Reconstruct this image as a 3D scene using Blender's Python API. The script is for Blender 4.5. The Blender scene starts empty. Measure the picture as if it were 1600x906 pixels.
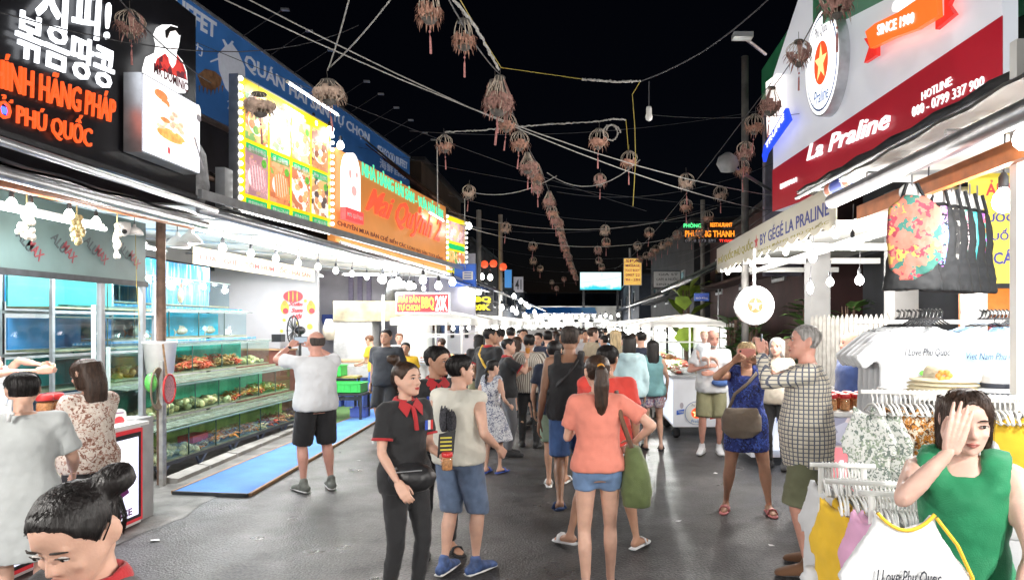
import bpy, bmesh, math, random
from math import sin, cos, pi, radians, sqrt
from mathutils import Vector, Matrix, noise
V = Vector
random.seed(7)
scene = bpy.context.scene
COL = scene.collection
# ---------------------------------------------------------------- camera
FPX = 1067.0                      # focal length in pixels of a 1600 px wide frame
cam_d = bpy.data.cameras.new('camera')
cam_d.sensor_width = 36.0
cam_d.lens = 36.0 * FPX / 1600.0
cam_d.clip_start = 0.05
cam_d.clip_end = 600
cam = bpy.data.objects.new('camera', cam_d)
COL.objects.link(cam)
CAM = V((0, 0, 1.8))
cam.location = CAM
cam.rotation_euler = (pi / 2, 0, 0)
cam_d.shift_x, cam_d.shift_y = -105 / 1600, 55 / 1600   # level camera, street vanishing point at (905, 508)
scene.camera = cam
# ---------------------------------------------------------------- world (night sky) and exposure
world = bpy.data.worlds.new('World')
scene.world = world
world.use_nodes = True
wn, wl = world.node_tree.nodes, world.node_tree.links
sky = wn.new('ShaderNodeTexSky')
sky.sky_type = 'NISHITA'
sky.sun_disc = False
sky.sun_elevation = radians(-6.0)
sky.sun_rotation = radians(20)
sky.altitude = 0
add = wn.new('ShaderNodeMix'); add.data_type = 'RGBA'; add.blend_type = 'ADD'; add.inputs[0].default_value = 1
add.inputs[7].default_value = (.009, .012, .028, 1)      # city glow in the night air
wl.new(sky.outputs[0], add.inputs[6])
wl.new(add.outputs[2], wn['Background'].inputs[0])
wn['Background'].inputs[1].default_value = 0.05
vs = scene.view_settings
vs.view_transform = 'Standard'
vs.look = 'None'
vs.exposure = 0.4
vs.gamma = 1.0
vs.use_curve_mapping = False
scene.cycles.max_bounces = 6
scene.cycles.diffuse_bounces = 3
scene.cycles.glossy_bounces = 3
scene.cycles.transparent_max_bounces = 12
scene.cycles.sample_clamp_indirect = 6.0
scene.cycles.caustics_reflective = False
scene.cycles.caustics_refractive = False
# ---------------------------------------------------------------- geometry of the photograph
def ray(px, py):
 return V((px - 905.0, FPX, 508.0 - py))
def W(px, py, Y):                 # the point at street depth Y (metres along the street)
 d = ray(px, py)
 return CAM + d * (Y / d.y)
def WX(px, py, X):
 d = ray(px, py)
 return CAM + d * (X / d.x)
def G(px, py, z=0.0):             # the point on the ground (or at height z)
 d = ray(px, py)
 return CAM + d * ((z - CAM.z) / d.z)
class Plane:                      # a vertical plane through two points; u runs a -> b, v up, n to the street
 def __init__(s, a, b, flip=False):
  s.O = V((a[0], a[1], 0))
  s.u = V((b[0] - a[0], b[1] - a[1], 0)).normalized()
  s.v = V((0, 0, 1))
  s.n = s.u.cross(s.v)
  if flip: s.n = -s.n
 def uv(s, px, py):
  d = ray(px, py)
  t = (s.O - CAM).dot(s.n) / d.dot(s.n)
  q = CAM + d * t - s.O
  return (q.dot(s.u), q.z)
 def pt(s, a, b, k=0.0):
  return s.O + s.u * a + s.v * b + s.n * k
# ---------------------------------------------------------------- materials
MATS = {}
def srgb(r, g, b):
 f = lambda c: (c / 12.92 if c <= .04045 else ((c + .055) / 1.055) ** 2.4)
 return (f(r / 255), f(g / 255), f(b / 255))
def _new(name):
 m = bpy.data.materials.new(name)
 m.use_nodes = True
 nt = m.node_tree
 return m, nt.nodes, nt.links, nt.nodes['Principled BSDF']
def mat(name, col, rough=.55, metal=0.0, var=.12, scale=14.0, bump=.0, bscale=60.0, spec=.5, em=0.0, emc=None, stretch=None, sheen=0, detail=3):
 if name in MATS: return MATS[name]
 m, n, l, b = _new(name)
 b.inputs['Roughness'].default_value = rough
 b.inputs['Metallic'].default_value = metal
 b.inputs['Specular IOR Level'].default_value = spec
 if sheen:
  b.inputs['Sheen Weight'].default_value = sheen
 tc = n.new('ShaderNodeTexCoord')
 mp = n.new('ShaderNodeMapping')
 l.new(tc.outputs['Object'], mp.inputs[0])
 if stretch: mp.inputs['Scale'].default_value = stretch
 if var:
  nz = n.new('ShaderNodeTexNoise')
  nz.inputs['Scale'].default_value = scale
  nz.inputs['Detail'].default_value = detail
  l.new(mp.outputs[0], nz.inputs['Vector'])
  mx = n.new('ShaderNodeMix'); mx.data_type = 'RGBA'
  mx.inputs[6].default_value = (*[c * (1 - var) for c in col], 1)
  mx.inputs[7].default_value = (*[min(1, c * (1 + var)) for c in col], 1)
  mr = n.new('ShaderNodeMapRange')
  mr.inputs[1].default_value = .3; mr.inputs[2].default_value = .7
  l.new(nz.outputs[0], mr.inputs[0])
  l.new(mr.outputs[0], mx.inputs[0])
  l.new(mx.outputs[2], b.inputs['Base Color'])
 else:
  b.inputs['Base Color'].default_value = (*col, 1)
 if bump:
  nb = n.new('ShaderNodeTexNoise')
  nb.inputs['Scale'].default_value = bscale
  nb.inputs['Detail'].default_value = 3
  l.new(mp.outputs[0], nb.inputs['Vector'])
  bp = n.new('ShaderNodeBump')
  bp.inputs['Strength'].default_value = bump
  bp.inputs['Distance'].default_value = .01
  l.new(nb.outputs[0], bp.inputs['Height'])
  l.new(bp.outputs[0], b.inputs['Normal'])
 if em:
  b.inputs['Emission Color'].default_value = (*(emc or col), 1)
  b.inputs['Emission Strength'].default_value = em
 MATS[name] = m
 return m
def emit(name, col, s):           # a lit lamp, tube or LED letter
 if name in MATS: return MATS[name]
 m, n, l, b = _new(name)
 b.inputs['Base Color'].default_value = (*[c * .25 for c in col], 1)
 b.inputs['Emission Color'].default_value = (*col, 1)
 b.inputs['Emission Strength'].default_value = s
 MATS[name] = m
 return m
def lightbox(name, col, s, var=.25, scale=5, c2=None):   # a backlit printed face
 if name in MATS: return MATS[name]
 m, n, l, b = _new(name)
 tc = n.new('ShaderNodeTexCoord')
 nz = n.new('ShaderNodeTexNoise'); nz.inputs['Scale'].default_value = scale
 l.new(tc.outputs['Object'], nz.inputs['Vector'])
 mx = n.new('ShaderNodeMix'); mx.data_type = 'RGBA'
 mx.inputs[6].default_value = (*(c2 or [c * (1 - var) for c in col]), 1)
 mx.inputs[7].default_value = (*col, 1)
 mr = n.new('ShaderNodeMapRange')
 mr.inputs[1].default_value = .35; mr.inputs[2].default_value = .65
 l.new(nz.outputs[0], mr.inputs[0]); l.new(mr.outputs[0], mx.inputs[0])
 l.new(mx.outputs[2], b.inputs['Base Color']); l.new(mx.outputs[2], b.inputs['Emission Color'])
 b.inputs['Emission Strength'].default_value = s
 b.inputs['Roughness'].default_value = .3
 MATS[name] = m
 return m
def glass(name, tint=(.95, .98, .98), gloss=.08, rough=.03):
 if name in MATS: return MATS[name]
 m, n, l, b = _new(name)
 n.remove(b)
 t = n.new('ShaderNodeBsdfTransparent'); t.inputs[0].default_value = (*tint, 1)
 g = n.new('ShaderNodeBsdfGlossy'); g.inputs['Roughness'].default_value = rough
 x = n.new('ShaderNodeMixShader')
 fr = n.new("ShaderNodeLayerWeight"); fr.inputs[0].default_value = .12
 mu = n.new('ShaderNodeMath'); mu.operation = 'MULTIPLY'; mu.inputs[1].default_value = .3
 l.new(fr.outputs["Facing"], mu.inputs[0]); l.new(mu.outputs[0], x.inputs[0])
 l.new(t.outputs[0], x.inputs[1]); l.new(g.outputs[0], x.inputs[2])
 l.new(x.outputs[0], n['Material Output'].inputs[0])
 MATS[name] = m
 return m
def translucent(name, col, f=.5):  # thin cloth that lets the lamps behind it shine through
 if name in MATS: return MATS[name]
 m, n, l, b = _new(name)
 b.inputs['Base Color'].default_value = (*col, 1); b.inputs['Roughness'].default_value = .8
 t = n.new('ShaderNodeBsdfTranslucent'); t.inputs[0].default_value = (*col, 1)
 nz = n.new('ShaderNodeTexNoise'); nz.inputs['Scale'].default_value = 3; nz.inputs['Detail'].default_value = 6
 mr = n.new('ShaderNodeMapRange'); mr.inputs[3].default_value = f - .15; mr.inputs[4].default_value = f + .15
 x = n.new('ShaderNodeMixShader'); l.new(nz.outputs[0], mr.inputs[0]); l.new(mr.outputs[0], x.inputs[0])
 l.new(b.outputs[0], x.inputs[1]); l.new(t.outputs[0], x.inputs[2]); l.new(x.outputs[0], n['Material Output'].inputs[0])
 MATS[name] = m
 return m
def patches(name, cols, scale=8, rough=.7, em=0.0, rand=1.0, bump=0, warp=.0, feature='F1'):   # voronoi print in a list of colours
 if name in MATS: return MATS[name]
 m, n, l, b = _new(name)
 tc = n.new('ShaderNodeTexCoord')
 vo = n.new('ShaderNodeTexVoronoi'); vo.inputs['Scale'].default_value = scale
 vo.inputs['Randomness'].default_value = rand
 src = tc.outputs['Object']
 if warp:
  nz = n.new('ShaderNodeTexNoise'); nz.inputs['Scale'].default_value = scale * 1.2
  l.new(src, nz.inputs['Vector'])
  ad = n.new('ShaderNodeMix'); ad.data_type = 'RGBA'; ad.blend_type = 'ADD'
  ad.inputs[0].default_value = warp
  l.new(src, ad.inputs[6]); l.new(nz.outputs[1], ad.inputs[7])
  src = ad.outputs[2]
 l.new(src, vo.inputs['Vector'])
 rp = n.new('ShaderNodeValToRGB'); rp.color_ramp.interpolation = 'CONSTANT'
 e = rp.color_ramp.elements
 while len(e) < len(cols): e.new(.5)
 for i, c in enumerate(cols):
  e[i].position = i / len(cols)
  e[i].color = (*c, 1)
 sp = n.new('ShaderNodeSeparateColor')
 l.new(vo.outputs['Color'], sp.inputs[0])
 l.new(sp.outputs[0], rp.inputs[0])
 l.new(rp.outputs[0], b.inputs['Base Color'])
 b.inputs['Roughness'].default_value = rough
 if em:
  l.new(rp.outputs[0], b.inputs['Emission Color'])
  b.inputs['Emission Strength'].default_value = em
 MATS[name] = m
 return m
def stripes(name, c1, c2, axis=0, period=.02, duty=.5, rough=.8, c3=None, axis2=None, base=None):   # woven stripes or checks
 if name in MATS: return MATS[name]
 m, n, l, b = _new(name)
 tc = n.new('ShaderNodeTexCoord')
 sp = n.new('ShaderNodeSeparateXYZ'); l.new(tc.outputs['Object'], sp.inputs[0])
 def band(ax, per, du):
  a = n.new('ShaderNodeMath'); a.operation = 'MULTIPLY'; a.inputs[1].default_value = 1 / per
  if ax == 'around':
   at2 = n.new('ShaderNodeMath'); at2.operation = 'ARCTAN2'; l.new(sp.outputs[0], at2.inputs[0]); l.new(sp.outputs[1], at2.inputs[1])
   sc2 = n.new('ShaderNodeMath'); sc2.operation = 'MULTIPLY'; sc2.inputs[1].default_value = .19; l.new(at2.outputs[0], sc2.inputs[0]); l.new(sc2.outputs[0], a.inputs[0])
  else: l.new(sp.outputs[ax], a.inputs[0])
  f = n.new('ShaderNodeMath'); f.operation = 'FRACT'; l.new(a.outputs[0], f.inputs[0])
  g = n.new('ShaderNodeMath'); g.operation = 'LESS_THAN'; g.inputs[1].default_value = du
  l.new(f.outputs[0], g.inputs[0])
  return g.outputs[0]
 mx = n.new('ShaderNodeMix'); mx.data_type = 'RGBA'
 mx.inputs[6].default_value = (*c1, 1); mx.inputs[7].default_value = (*c2, 1)
 l.new(band(axis, period, duty), mx.inputs[0])
 out = mx.outputs[2]
 if axis2 is not None:
  mx2 = n.new('ShaderNodeMix'); mx2.data_type = 'RGBA'
  l.new(out, mx2.inputs[6]); mx2.inputs[7].default_value = (*(c3 or c2), 1)
  l.new(band(axis2, period, duty), mx2.inputs[0])
  out = mx2.outputs[2]
 l.new(out, b.inputs['Base Color'])
 b.inputs['Roughness'].default_value = rough
 MATS[name] = m
 return m
# ---------------------------------------------------------------- mesh collecting
class MB:
 def __init__(s): s.v, s.f = [], []
 def add(s, vs, fs):
  k = len(s.v)
  s.v += [V(p) for p in vs]
  s.f += [[i + k for i in f] for f in fs]
  return s
 def box(s, c, d, rz=0.0, R=None):
  c = V(c); hx, hy, hz = d[0] / 2, d[1] / 2, d[2] / 2
  Rm = R if R is not None else Matrix.Rotation(rz, 3, 'Z')
  p = [c + Rm @ V((x, y, z)) for z in (-hz, hz) for y in (-hy, hy) for x in (-hx, hx)]
  return s.add(p, [(0, 2, 3, 1), (4, 5, 7, 6), (0, 1, 5, 4), (2, 6, 7, 3), (0, 4, 6, 2), (1, 3, 7, 5)])
 def slab(s, quad, n, t):      # a thick quad: four points, thickness t against n
  n = V(n) * t
  a = [V(p) for p in quad]; k = len(a)
  vs = a + [p - n for p in a]
  fs = [list(range(k)), list(range(2 * k - 1, k - 1, -1))]
  for i in range(k):
   j = (i + 1) % k
   fs.append([i, k + i, k + j, j])
  return s.add(vs, fs)
 def pslab(s, pl, pts, k, t):  # polygon in plane coords, front face k in front of the plane, t thick
  return s.slab([pl.pt(a, b, k) for a, b in pts], pl.n, t)
 def rect(s, pl, a0, b0, a1, b1, k, t):
  return s.pslab(pl, [(a0, b0), (a1, b0), (a1, b1), (a0, b1)], k, t)
 def disc(s, pl, ca, cb, ra, rb, k, t, n=20):
  return s.pslab(pl, [(ca + ra * cos(2 * pi * i / n), cb + rb * sin(2 * pi * i / n)) for i in range(n)], k, t)
 def tube(s, pts, r, seg=8, cap=True, round_=False):
  pts = [V(p) for p in pts]; n = len(pts)
  if n < 2: return s
  rad = [r] * n if not isinstance(r, (list, tuple)) or (isinstance(r, tuple)) else list(r)
  if round_:
   d0 = (pts[0] - pts[1]).normalized(); d1 = (pts[-1] - pts[-2]).normalized()
   g = lambda q: (max(q) if isinstance(q, tuple) else q)
   sc_ = lambda q, k: (tuple(x * k for x in q) if isinstance(q, tuple) else q * k)
   a0, a1 = g(rad[0]), g(rad[-1])
   pts = [pts[0] + d0 * a0 * .95, pts[0] + d0 * a0 * .6] + pts + [pts[-1] + d1 * a1 * .6, pts[-1] + d1 * a1 * .95]
   rad = [sc_(rad[0], .3), sc_(rad[0], .8)] + rad + [sc_(rad[-1], .8), sc_(rad[-1], .3)]
   n += 4
  t = (pts[1] - pts[0]).normalized()
  ref = V((0, 0, 1)) if abs(t.z) < .9 else V((0, 1, 0))
  x = t.cross(ref).normalized()
  vs, fs = [], []
  for i in range(n):
   if i == 0: t2 = (pts[1] - pts[0])
   elif i == n - 1: t2 = (pts[-1] - pts[-2])
   else: t2 = (pts[i + 1] - pts[i]).normalized() + (pts[i] - pts[i - 1]).normalized()
   if t2.length < 1e-9: t2 = t
   t2 = t2.normalized()
   x = (x - t2 * x.dot(t2))
   x = x.normalized() if x.length > 1e-6 else t2.orthogonal().normalized()
   y = t2.cross(x)
   rx, ry = rad[i] if isinstance(rad[i], tuple) else (rad[i], rad[i])
   for k in range(seg):
    a = 2 * pi * k / seg
    vs.append(pts[i] + x * cos(a) * rx + y * sin(a) * ry)
  for i in range(n - 1):
   for k in range(seg):
    j = (k + 1) % seg
    fs.append([i * seg + k, i * seg + j, (i + 1) * seg + j, (i + 1) * seg + k])
  if cap:
   fs.append(list(range(seg))[::-1]); fs.append([(n - 1) * seg + k for k in range(seg)])
  return s.add(vs, fs)
 def lathe(s, c, prof, seg=14, sx=1.0, sy=1.0):   # prof: (r, z) pairs
  c = V(c); vs, fs = [], []
  for r, z in prof:
   for k in range(seg):
    a = 2 * pi * k / seg
    vs.append(c + V((r * cos(a) * sx, r * sin(a) * sy, z)))
  n = len(prof)
  for i in range(n - 1):
   for k in range(seg):
    j = (k + 1) % seg
    fs.append([i * seg + k, i * seg + j, (i + 1) * seg + j, (i + 1) * seg + k])
  fs.append(list(range(seg))[::-1]); fs.append([(n - 1) * seg + k for k in range(seg)])
  return s.add(vs, fs)
 def ball(s, c, r, seg=12, rings=8, sx=1, sy=1, sz=1, R=None):
  c = V(c); vs, fs = [], []
  for i in range(1, rings):
   th = pi * i / rings
   for k in range(seg):
    a = 2 * pi * k / seg
    p = V((r * sx * sin(th) * cos(a), r * sy * sin(th) * sin(a), -r * sz * cos(th)))
    vs.append(c + (R @ p if R is not None else p))
  n = rings - 1
  for i in range(n - 1):
   for k in range(seg):
    j = (k + 1) % seg
    fs.append([i * seg + k, i * seg + j, (i + 1) * seg + j, (i + 1) * seg + k])
  lo = V((0, 0, -r * sz)); hi = V((0, 0, r * sz))
  vs.append(c + (R @ lo if R is not None else lo)); vs.append(c + (R @ hi if R is not None else hi))
  for k in range(seg):
   j = (k + 1) % seg
   fs.append([n * seg, j, k]); fs.append([n * seg + 1, (n - 1) * seg + k, (n - 1) * seg + j])
  return s.add(vs, fs)
 def loft(s, rings, seg=18, e=2.0):   # rings: (cx, cy, z, rx, ry)
  vs, fs = [], []
  for cx, cy, z, rx, ry in rings:
   for k in range(seg):
    a = 2 * pi * k / seg
    ca, sa = cos(a), sin(a)
    vs.append(V((cx + rx * math.copysign(abs(ca) ** (2 / e), ca), cy + ry * math.copysign(abs(sa) ** (2 / e), sa), z)))
  n = len(rings)
  for i in range(n - 1):
   for k in range(seg):
    j = (k + 1) % seg
    fs.append([i * seg + k, i * seg + j, (i + 1) * seg + j, (i + 1) * seg + k])
  fs.append(list(range(seg))[::-1]); fs.append([(n - 1) * seg + k for k in range(seg)])
  return s.add(vs, fs)
 def mesh(s, name, m=None, smooth=False, off=V((0, 0, 0))):
  me = bpy.data.meshes.new(name)
  me.from_pydata([p - off for p in s.v], [], s.f)
  if m: me.materials.append(m)
  if smooth: me.polygons.foreach_set('use_smooth', [True] * len(me.polygons))
  me.update()
  return me
 def build(s, name, m, parent=None, smooth=False, world=True):
  off = V((0, 0, 0))
  if world:
   q = parent
   while q is not None:
    off = off + q.location; q = q.parent
  o = bpy.data.objects.new(name, s.mesh(name, m, smooth, off))
  COL.objects.link(o)
  if parent is not None: o.parent = parent
  return o
def tag(o, label=None, cat=None, group=None, kind=None):
 if label: o['label'] = label
 if cat: o['category'] = cat
 if group: o['group'] = group
 if kind: o['kind'] = kind
 return o
def thing(name, label, cat, loc=(0, 0, 0), rz=0.0, group=None):
 o = bpy.data.objects.new(name, None)
 COL.objects.link(o)
 o.location = loc; o.rotation_euler = (0, 0, rz)
 o.empty_display_size = .2
 return tag(o, label, cat, group)
def single(mb, name, m, label, cat, group=None, smooth=False, origin=None):
 t = mb.v[0].copy() if origin is None else V(origin)
 o = bpy.data.objects.new(name, mb.mesh(name, m, smooth, t))
 COL.objects.link(o); o.location = t
 return tag(o, label, cat, group)
def copy_tree(o, parent=None):
 c = o.copy(); COL.objects.link(c); c.parent = parent
 for ch in o.children: copy_tree(ch, c)
 return c
def lamp(name, loc, power, parent=None, col=(1, .965, .91), r=.06, kind='POINT', size=(1, .1), rot=None, spread=None):
 d = bpy.data.lights.new(name, kind)
 d.energy = power; d.color = col
 if kind == 'POINT': d.shadow_soft_size = r
 else:
  d.shape = 'RECTANGLE'; d.size, d.size_y = size
  if spread: d.spread = spread
 o = bpy.data.objects.new(name, d); COL.objects.link(o)
 off = V((0, 0, 0)); q = parent
 while q is not None: off = off + q.location; q = q.parent
 o.location = V(loc) - off
 if rot: o.rotation_euler = rot
 if parent is not None: o.parent = parent
 return o
_O1 = 'first second third fourth fifth sixth seventh eighth ninth tenth eleventh twelfth thirteenth fourteenth fifteenth sixteenth seventeenth eighteenth nineteenth'.split()
def nth(i):                       # 0 -> 'first'
 i += 1
 if i < 20: return _O1[i - 1]
 return {2: 'twent', 3: 'thirt', 4: 'fort'}[i // 10] + ('ieth' if i % 10 == 0 else 'y ' + _O1[i % 10 - 1])
# ---------------------------------------------------------------- lettering
_HOOK = {'Ả': ('A', 'h'), 'Ở': ('O', 'hr'), 'Ợ': ('O', 'rd'), 'Ư': ('U', 'r'), 'Ự': ('U', 'rd'), 'Ọ': ('O', 'd'), 'ả': ('a', 'h'), 'Ơ': ('O', 'r'), 'Ồ': ('Ô', 'g'), 'Ộ': ('Ô', 'd'), 'Ặ': ('Ă', 'd'), 'Ạ': ('A', 'd')}
_TM = {}
def _tmesh(s, depth, off, shear):
 if (s, depth, off, shear) not in _TM: _TM[(s, depth, off, shear)] = _tmesh0(s, depth, off, shear)
 vs, fs = _TM[(s, depth, off, shear)]
 return [v.copy() for v in vs], fs
_TC = bpy.data.curves.new('lettering', 'FONT'); _TC.size = 1; _TC.resolution_u = 2
_TO = bpy.data.objects.new('lettering', _TC)
def _tmesh0(s, depth, off, shear):
 _TC.body = s; _TC.extrude = depth; _TC.offset = off; _TC.shear = shear
 me = bpy.data.meshes.new_from_object(_TO)
 vs = [v.co.copy() for v in me.vertices]; fs = [list(p.vertices) for p in me.polygons]
 bpy.data.meshes.remove(me)
 return vs, fs
def text_mb(s, depth=.05, off=.0, shear=.0):
 plain = ''.join(_HOOK.get(ch, (ch, ''))[0] for ch in s)
 mb = MB(); vs, fs = _tmesh(plain, depth, off, shear); mb.add(vs, fs)
 if plain != s:
  for i, ch in enumerate(s):
   if ch not in _HOOK: continue
   base, marks = _HOOK[ch]
   x1 = max([v.x for v in _tmesh(plain[:i + 1], 0, off, 0)[0]] or [0])
   wd = max([v.x for v in _tmesh(base, 0, off, 0)[0]] or [0])
   xm = x1 - wd / 2
   t = .05 + off
   hi = .74 if base.isupper() else .56
   for k in marks:
    if k == 'h':
     mb.box((xm, hi + .16, 0), (.14, t, depth * 2)); mb.box((xm + .05, hi + .10, 0), (t, .1, depth * 2)); mb.box((xm, hi + .045, 0), (t, .07, depth * 2))
    if k == 'r': mb.box((x1 + .01, hi - .02, 0), (.12, t, depth * 2)); mb.box((x1 + .05, hi + .04, 0), (t, .1, depth * 2))
    if k == 'd': mb.box((xm, -.13, 0), (.09, .09, depth * 2))
 return mb
def text(s, parent, pl, lb, rt, m, k=.03, depth=.03, off=.0, shear=.0, name='lettering', top=None):
 """lettering on plane pl filling the box lb..rt (plane coords), standing k in front of the plane"""
 mb = text_mb(s, .5, off, shear)
 x0 = min(v.x for v in mb.v); x1 = max(v.x for v in mb.v)
 y0 = min(v.y for v in mb.v); y1 = max(v.y for v in mb.v)
 sx = (rt[0] - lb[0]) / max(x1 - x0, 1e-6); sy = (rt[1] - lb[1]) / max(y1 - y0, 1e-6)
 def place(src, nm):
  out = MB(); out.f = src.f
  out.v = [pl.pt(lb[0] + (v.x - x0) * sx, lb[1] + (v.y - y0) * sy, k + (v.z + .5) * depth) for v in src.v]
  return out.build(nm, m, parent)
 if (rt[0] - lb[0]) / len(s) < .085 or len(s) == 1: return place(mb, name)
 for i, ch in enumerate(s):
  if ch == ' ': continue
  c = text_mb(ch, .5, off, shear)
  full = _tmesh(''.join(_HOOK.get(e, (e, ''))[0] for e in s[:i + 1]), 0, off, shear)[0]
  dx = max(v.x for v in full) - max(v.x for v in _tmesh(_HOOK.get(ch, (ch, ''))[0], 0, off, shear)[0])
  for v in c.v: v.x += dx
  place(c, 'letter')
def textpx(s, parent, pl, lb, rt, m, **kw):
 return text(s, parent, pl, pl.uv(*lb), pl.uv(*rt), m, **kw)
def textq(s, parent, pl, lb, rb, rt, lt, m, k=.03, depth=.03, off=.0, shear=.0):
 """lettering fitted to the four corners it has on the board"""
 mb = text_mb(s, .5, off, shear); q = [pl.uv(*c) for c in (lb, rb, rt, lt)]
 x0 = min(v.x for v in mb.v); x1 = max(v.x for v in mb.v); y0 = min(v.y for v in mb.v); y1 = max(v.y for v in mb.v)
 def place(src):
  out = MB(); out.f = src.f
  for v in src.v:
   a, b = (v.x - x0) / (x1 - x0), (v.y - y0) / (y1 - y0)
   g = lambda i: (q[0][i] * (1 - a) + q[1][i] * a) * (1 - b) + (q[3][i] * (1 - a) + q[2][i] * a) * b
   out.v.append(pl.pt(g(0), g(1), k + (v.z + .5) * depth))
  return out
 if len(s) > 34:
  o = place(mb).build('lettering', m, parent); o['kind'] = 'stuff'; return o
 for i, ch in enumerate(s):          # every letter is a piece of its own
  if ch == ' ': continue
  c = text_mb(ch, .5, off, shear)
  full = _tmesh(''.join(_HOOK.get(e, (e, ''))[0] for e in s[:i + 1]), 0, off, shear)[0]
  own = _tmesh(_HOOK.get(ch, (ch, ''))[0], 0, off, shear)[0]
  dx = max(v.x for v in full) - max(v.x for v in own)
  for v in c.v: v.x += dx
  place(c).build('letter', m, parent)
# ---------------------------------------------------------------- shared materials
m_steel = mat('galvanised steel', (.42, .43, .45), .38, .85, .25, 9)
m_alu = mat('aluminium', (.55, .57, .60), .35, .7, .15, 7)
m_dark = mat('dark painted steel', (.035, .037, .042), .5, .2, .3, 12)
m_white = mat('white paint', (.78, .78, .76), .45, 0, .06, 6)
m_wplastic = mat('white plastic', (.75, .75, .74), .4, 0, .08, 8)
m_black = mat('black plastic', (.015, .015, .017), .4, 0, .2, 20)
m_wire = mat('cable sheath', (.05, .05, .055), .6, 0, .3, 30)
m_wirel = mat('pale cable sheath', (.36, .35, .33), .6, 0, .3, 30)
m_wirey = mat('yellow cable sheath', (.35, .28, .04), .6, 0, .2, 30)
m_orange = mat('orange painted pipe', (.62, .19, .05), .45, 0, .2, 8)
m_rust = mat('rusty brown post', (.14, .085, .06), .8, 0, .5, 9, .3)
m_concrete = mat('concrete', (.30, .29, .27), .85, 0, .25, 3, .3, 40)
m_wood = mat('worn wood', (.32, .19, .10), .7, 0, .35, 6, .2, 30, stretch=(1, 1, 6))
m_blue = mat('blue tarpaulin', (.03, .12, .48), .55, 0, .2, 4)
m_navy = mat('dark blue tarpaulin', (.02, .045, .12), .55, 0, .25, 4)
m_green = mat('green plastic basket', (.05, .55, .10), .45, 0, .12, 10)
m_red = mat('red plastic', (.55, .03, .03), .4, 0, .12, 10)
m_bulb = emit('lit bulb glass', (1, .97, .93), 14)
m_tube = emit('lit fluorescent tube', (.95, .98, 1), 12)
m_bluepl = mat('blue plastic crate', (.10, .16, .55), .45, 0, .15, 9)
# ---------------------------------------------------------------- soft surfaces (cloth, bodies): solids fused into one continuous skin
SOFT, JOIN = [], {}
TEX = {}
def _tex(scale):
 if scale not in TEX:
  t = bpy.data.textures.new('fold', 'CLOUDS'); t.noise_scale = scale; t.noise_depth = 2
  TEX[scale] = t
 return TEX[scale]
def soft(mb, name, m, parent=None, vox=.012, smooth=4, disp=0.0, dscale=.1, world=True, into=None):
 o = mb.build(name, m, parent, False, world)
 r = o.modifiers.new('fuse', 'REMESH'); r.mode = 'VOXEL'; r.voxel_size = vox; r.use_smooth_shade = True
 if smooth:
  s = o.modifiers.new('smooth', 'SMOOTH'); s.iterations = smooth; s.factor = .5
 if disp:
  d = o.modifiers.new('fold', 'DISPLACE'); d.texture = _tex(dscale); d.strength = disp; d.mid_level = .5
  d.texture_coords = 'LOCAL'
 SOFT.append(o)
 if into is not None: JOIN.setdefault(into.name, []).append(o)
 return o
def bake_soft():
 global SOFT, JOIN
 dg = bpy.context.evaluated_depsgraph_get()
 got = {}
 for o in SOFT:
  got[o.name] = bpy.data.meshes.new_from_object(o.evaluated_get(dg))
 tmp = []
 for o in SOFT:
  me = got[o.name]; old = o.data
  o.modifiers.clear(); o.data = me; me.name = old.name
  me.polygons.foreach_set('use_smooth', [True] * len(me.polygons))
  bpy.data.meshes.remove(old)
 for bn, parts in JOIN.items():
  body = bpy.data.objects[bn]
  bm = bmesh.new(); bm.from_mesh(body.data)
  for p in parts: bm.from_mesh(p.data)
  bm.to_mesh(body.data); bm.free()
  body.data.polygons.foreach_set('use_smooth', [True] * len(body.data.polygons))
  tmp += parts
 for p in tmp: bpy.data.objects.remove(p)
 SOFT, JOIN = [], {}
# ================================================================ ground
def asphalt():
 m, n, l, b = _new('worn asphalt')
 tc = n.new('ShaderNodeTexCoord')
 def nz(s, d=4):
  x = n.new('ShaderNodeTexNoise'); x.inputs['Scale'].default_value = s; x.inputs['Detail'].default_value = d
  l.new(tc.outputs['Object'], x.inputs['Vector']); return x.outputs[0]
 def ramp(src, p0, c0, p1, c1):
  r = n.new('ShaderNodeValToRGB'); l.new(src, r.inputs[0])
  r.color_ramp.elements[0].position = p0; r.color_ramp.elements[0].color = (*c0, 1)
  r.color_ramp.elements[1].position = p1; r.color_ramp.elements[1].color = (*c1, 1)
  return r.outputs[0]
 base = ramp(nz(.7, 8), .3, (.036, .035, .037), .7, (.082, .080, .080))
 grain = ramp(nz(42, 8), .38, (.5, .5, .51), .68, (1.5, 1.5, 1.48))
 mx = n.new('ShaderNodeMix'); mx.data_type = 'RGBA'; mx.blend_type = 'MULTIPLY'; mx.inputs[0].default_value = 1
 l.new(base, mx.inputs[6]); l.new(grain, mx.inputs[7])
 stain = ramp(nz(2.9, 9), .36, (.38, .37, .36), .46, (1, 1, 1))
 mx2 = n.new('ShaderNodeMix'); mx2.data_type = 'RGBA'; mx2.blend_type = 'MULTIPLY'; mx2.inputs[0].default_value = .8
 l.new(mx.outputs[2], mx2.inputs[6]); l.new(stain, mx2.inputs[7])
 l.new(mx2.outputs[2], b.inputs['Base Color'])
 rr = ramp(nz(1.7, 4), .3, (.26, .26, .26), .7, (.55, .55, .55))
 l.new(rr, b.inputs['Roughness'])
 bp = n.new('ShaderNodeBump'); bp.inputs['Strength'].default_value = .8; bp.inputs['Distance'].default_value = .012
 l.new(nz(55, 6), bp.inputs['Height']); l.new(bp.outputs[0], b.inputs['Normal'])
 return m
m_asphalt = asphalt()
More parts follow.
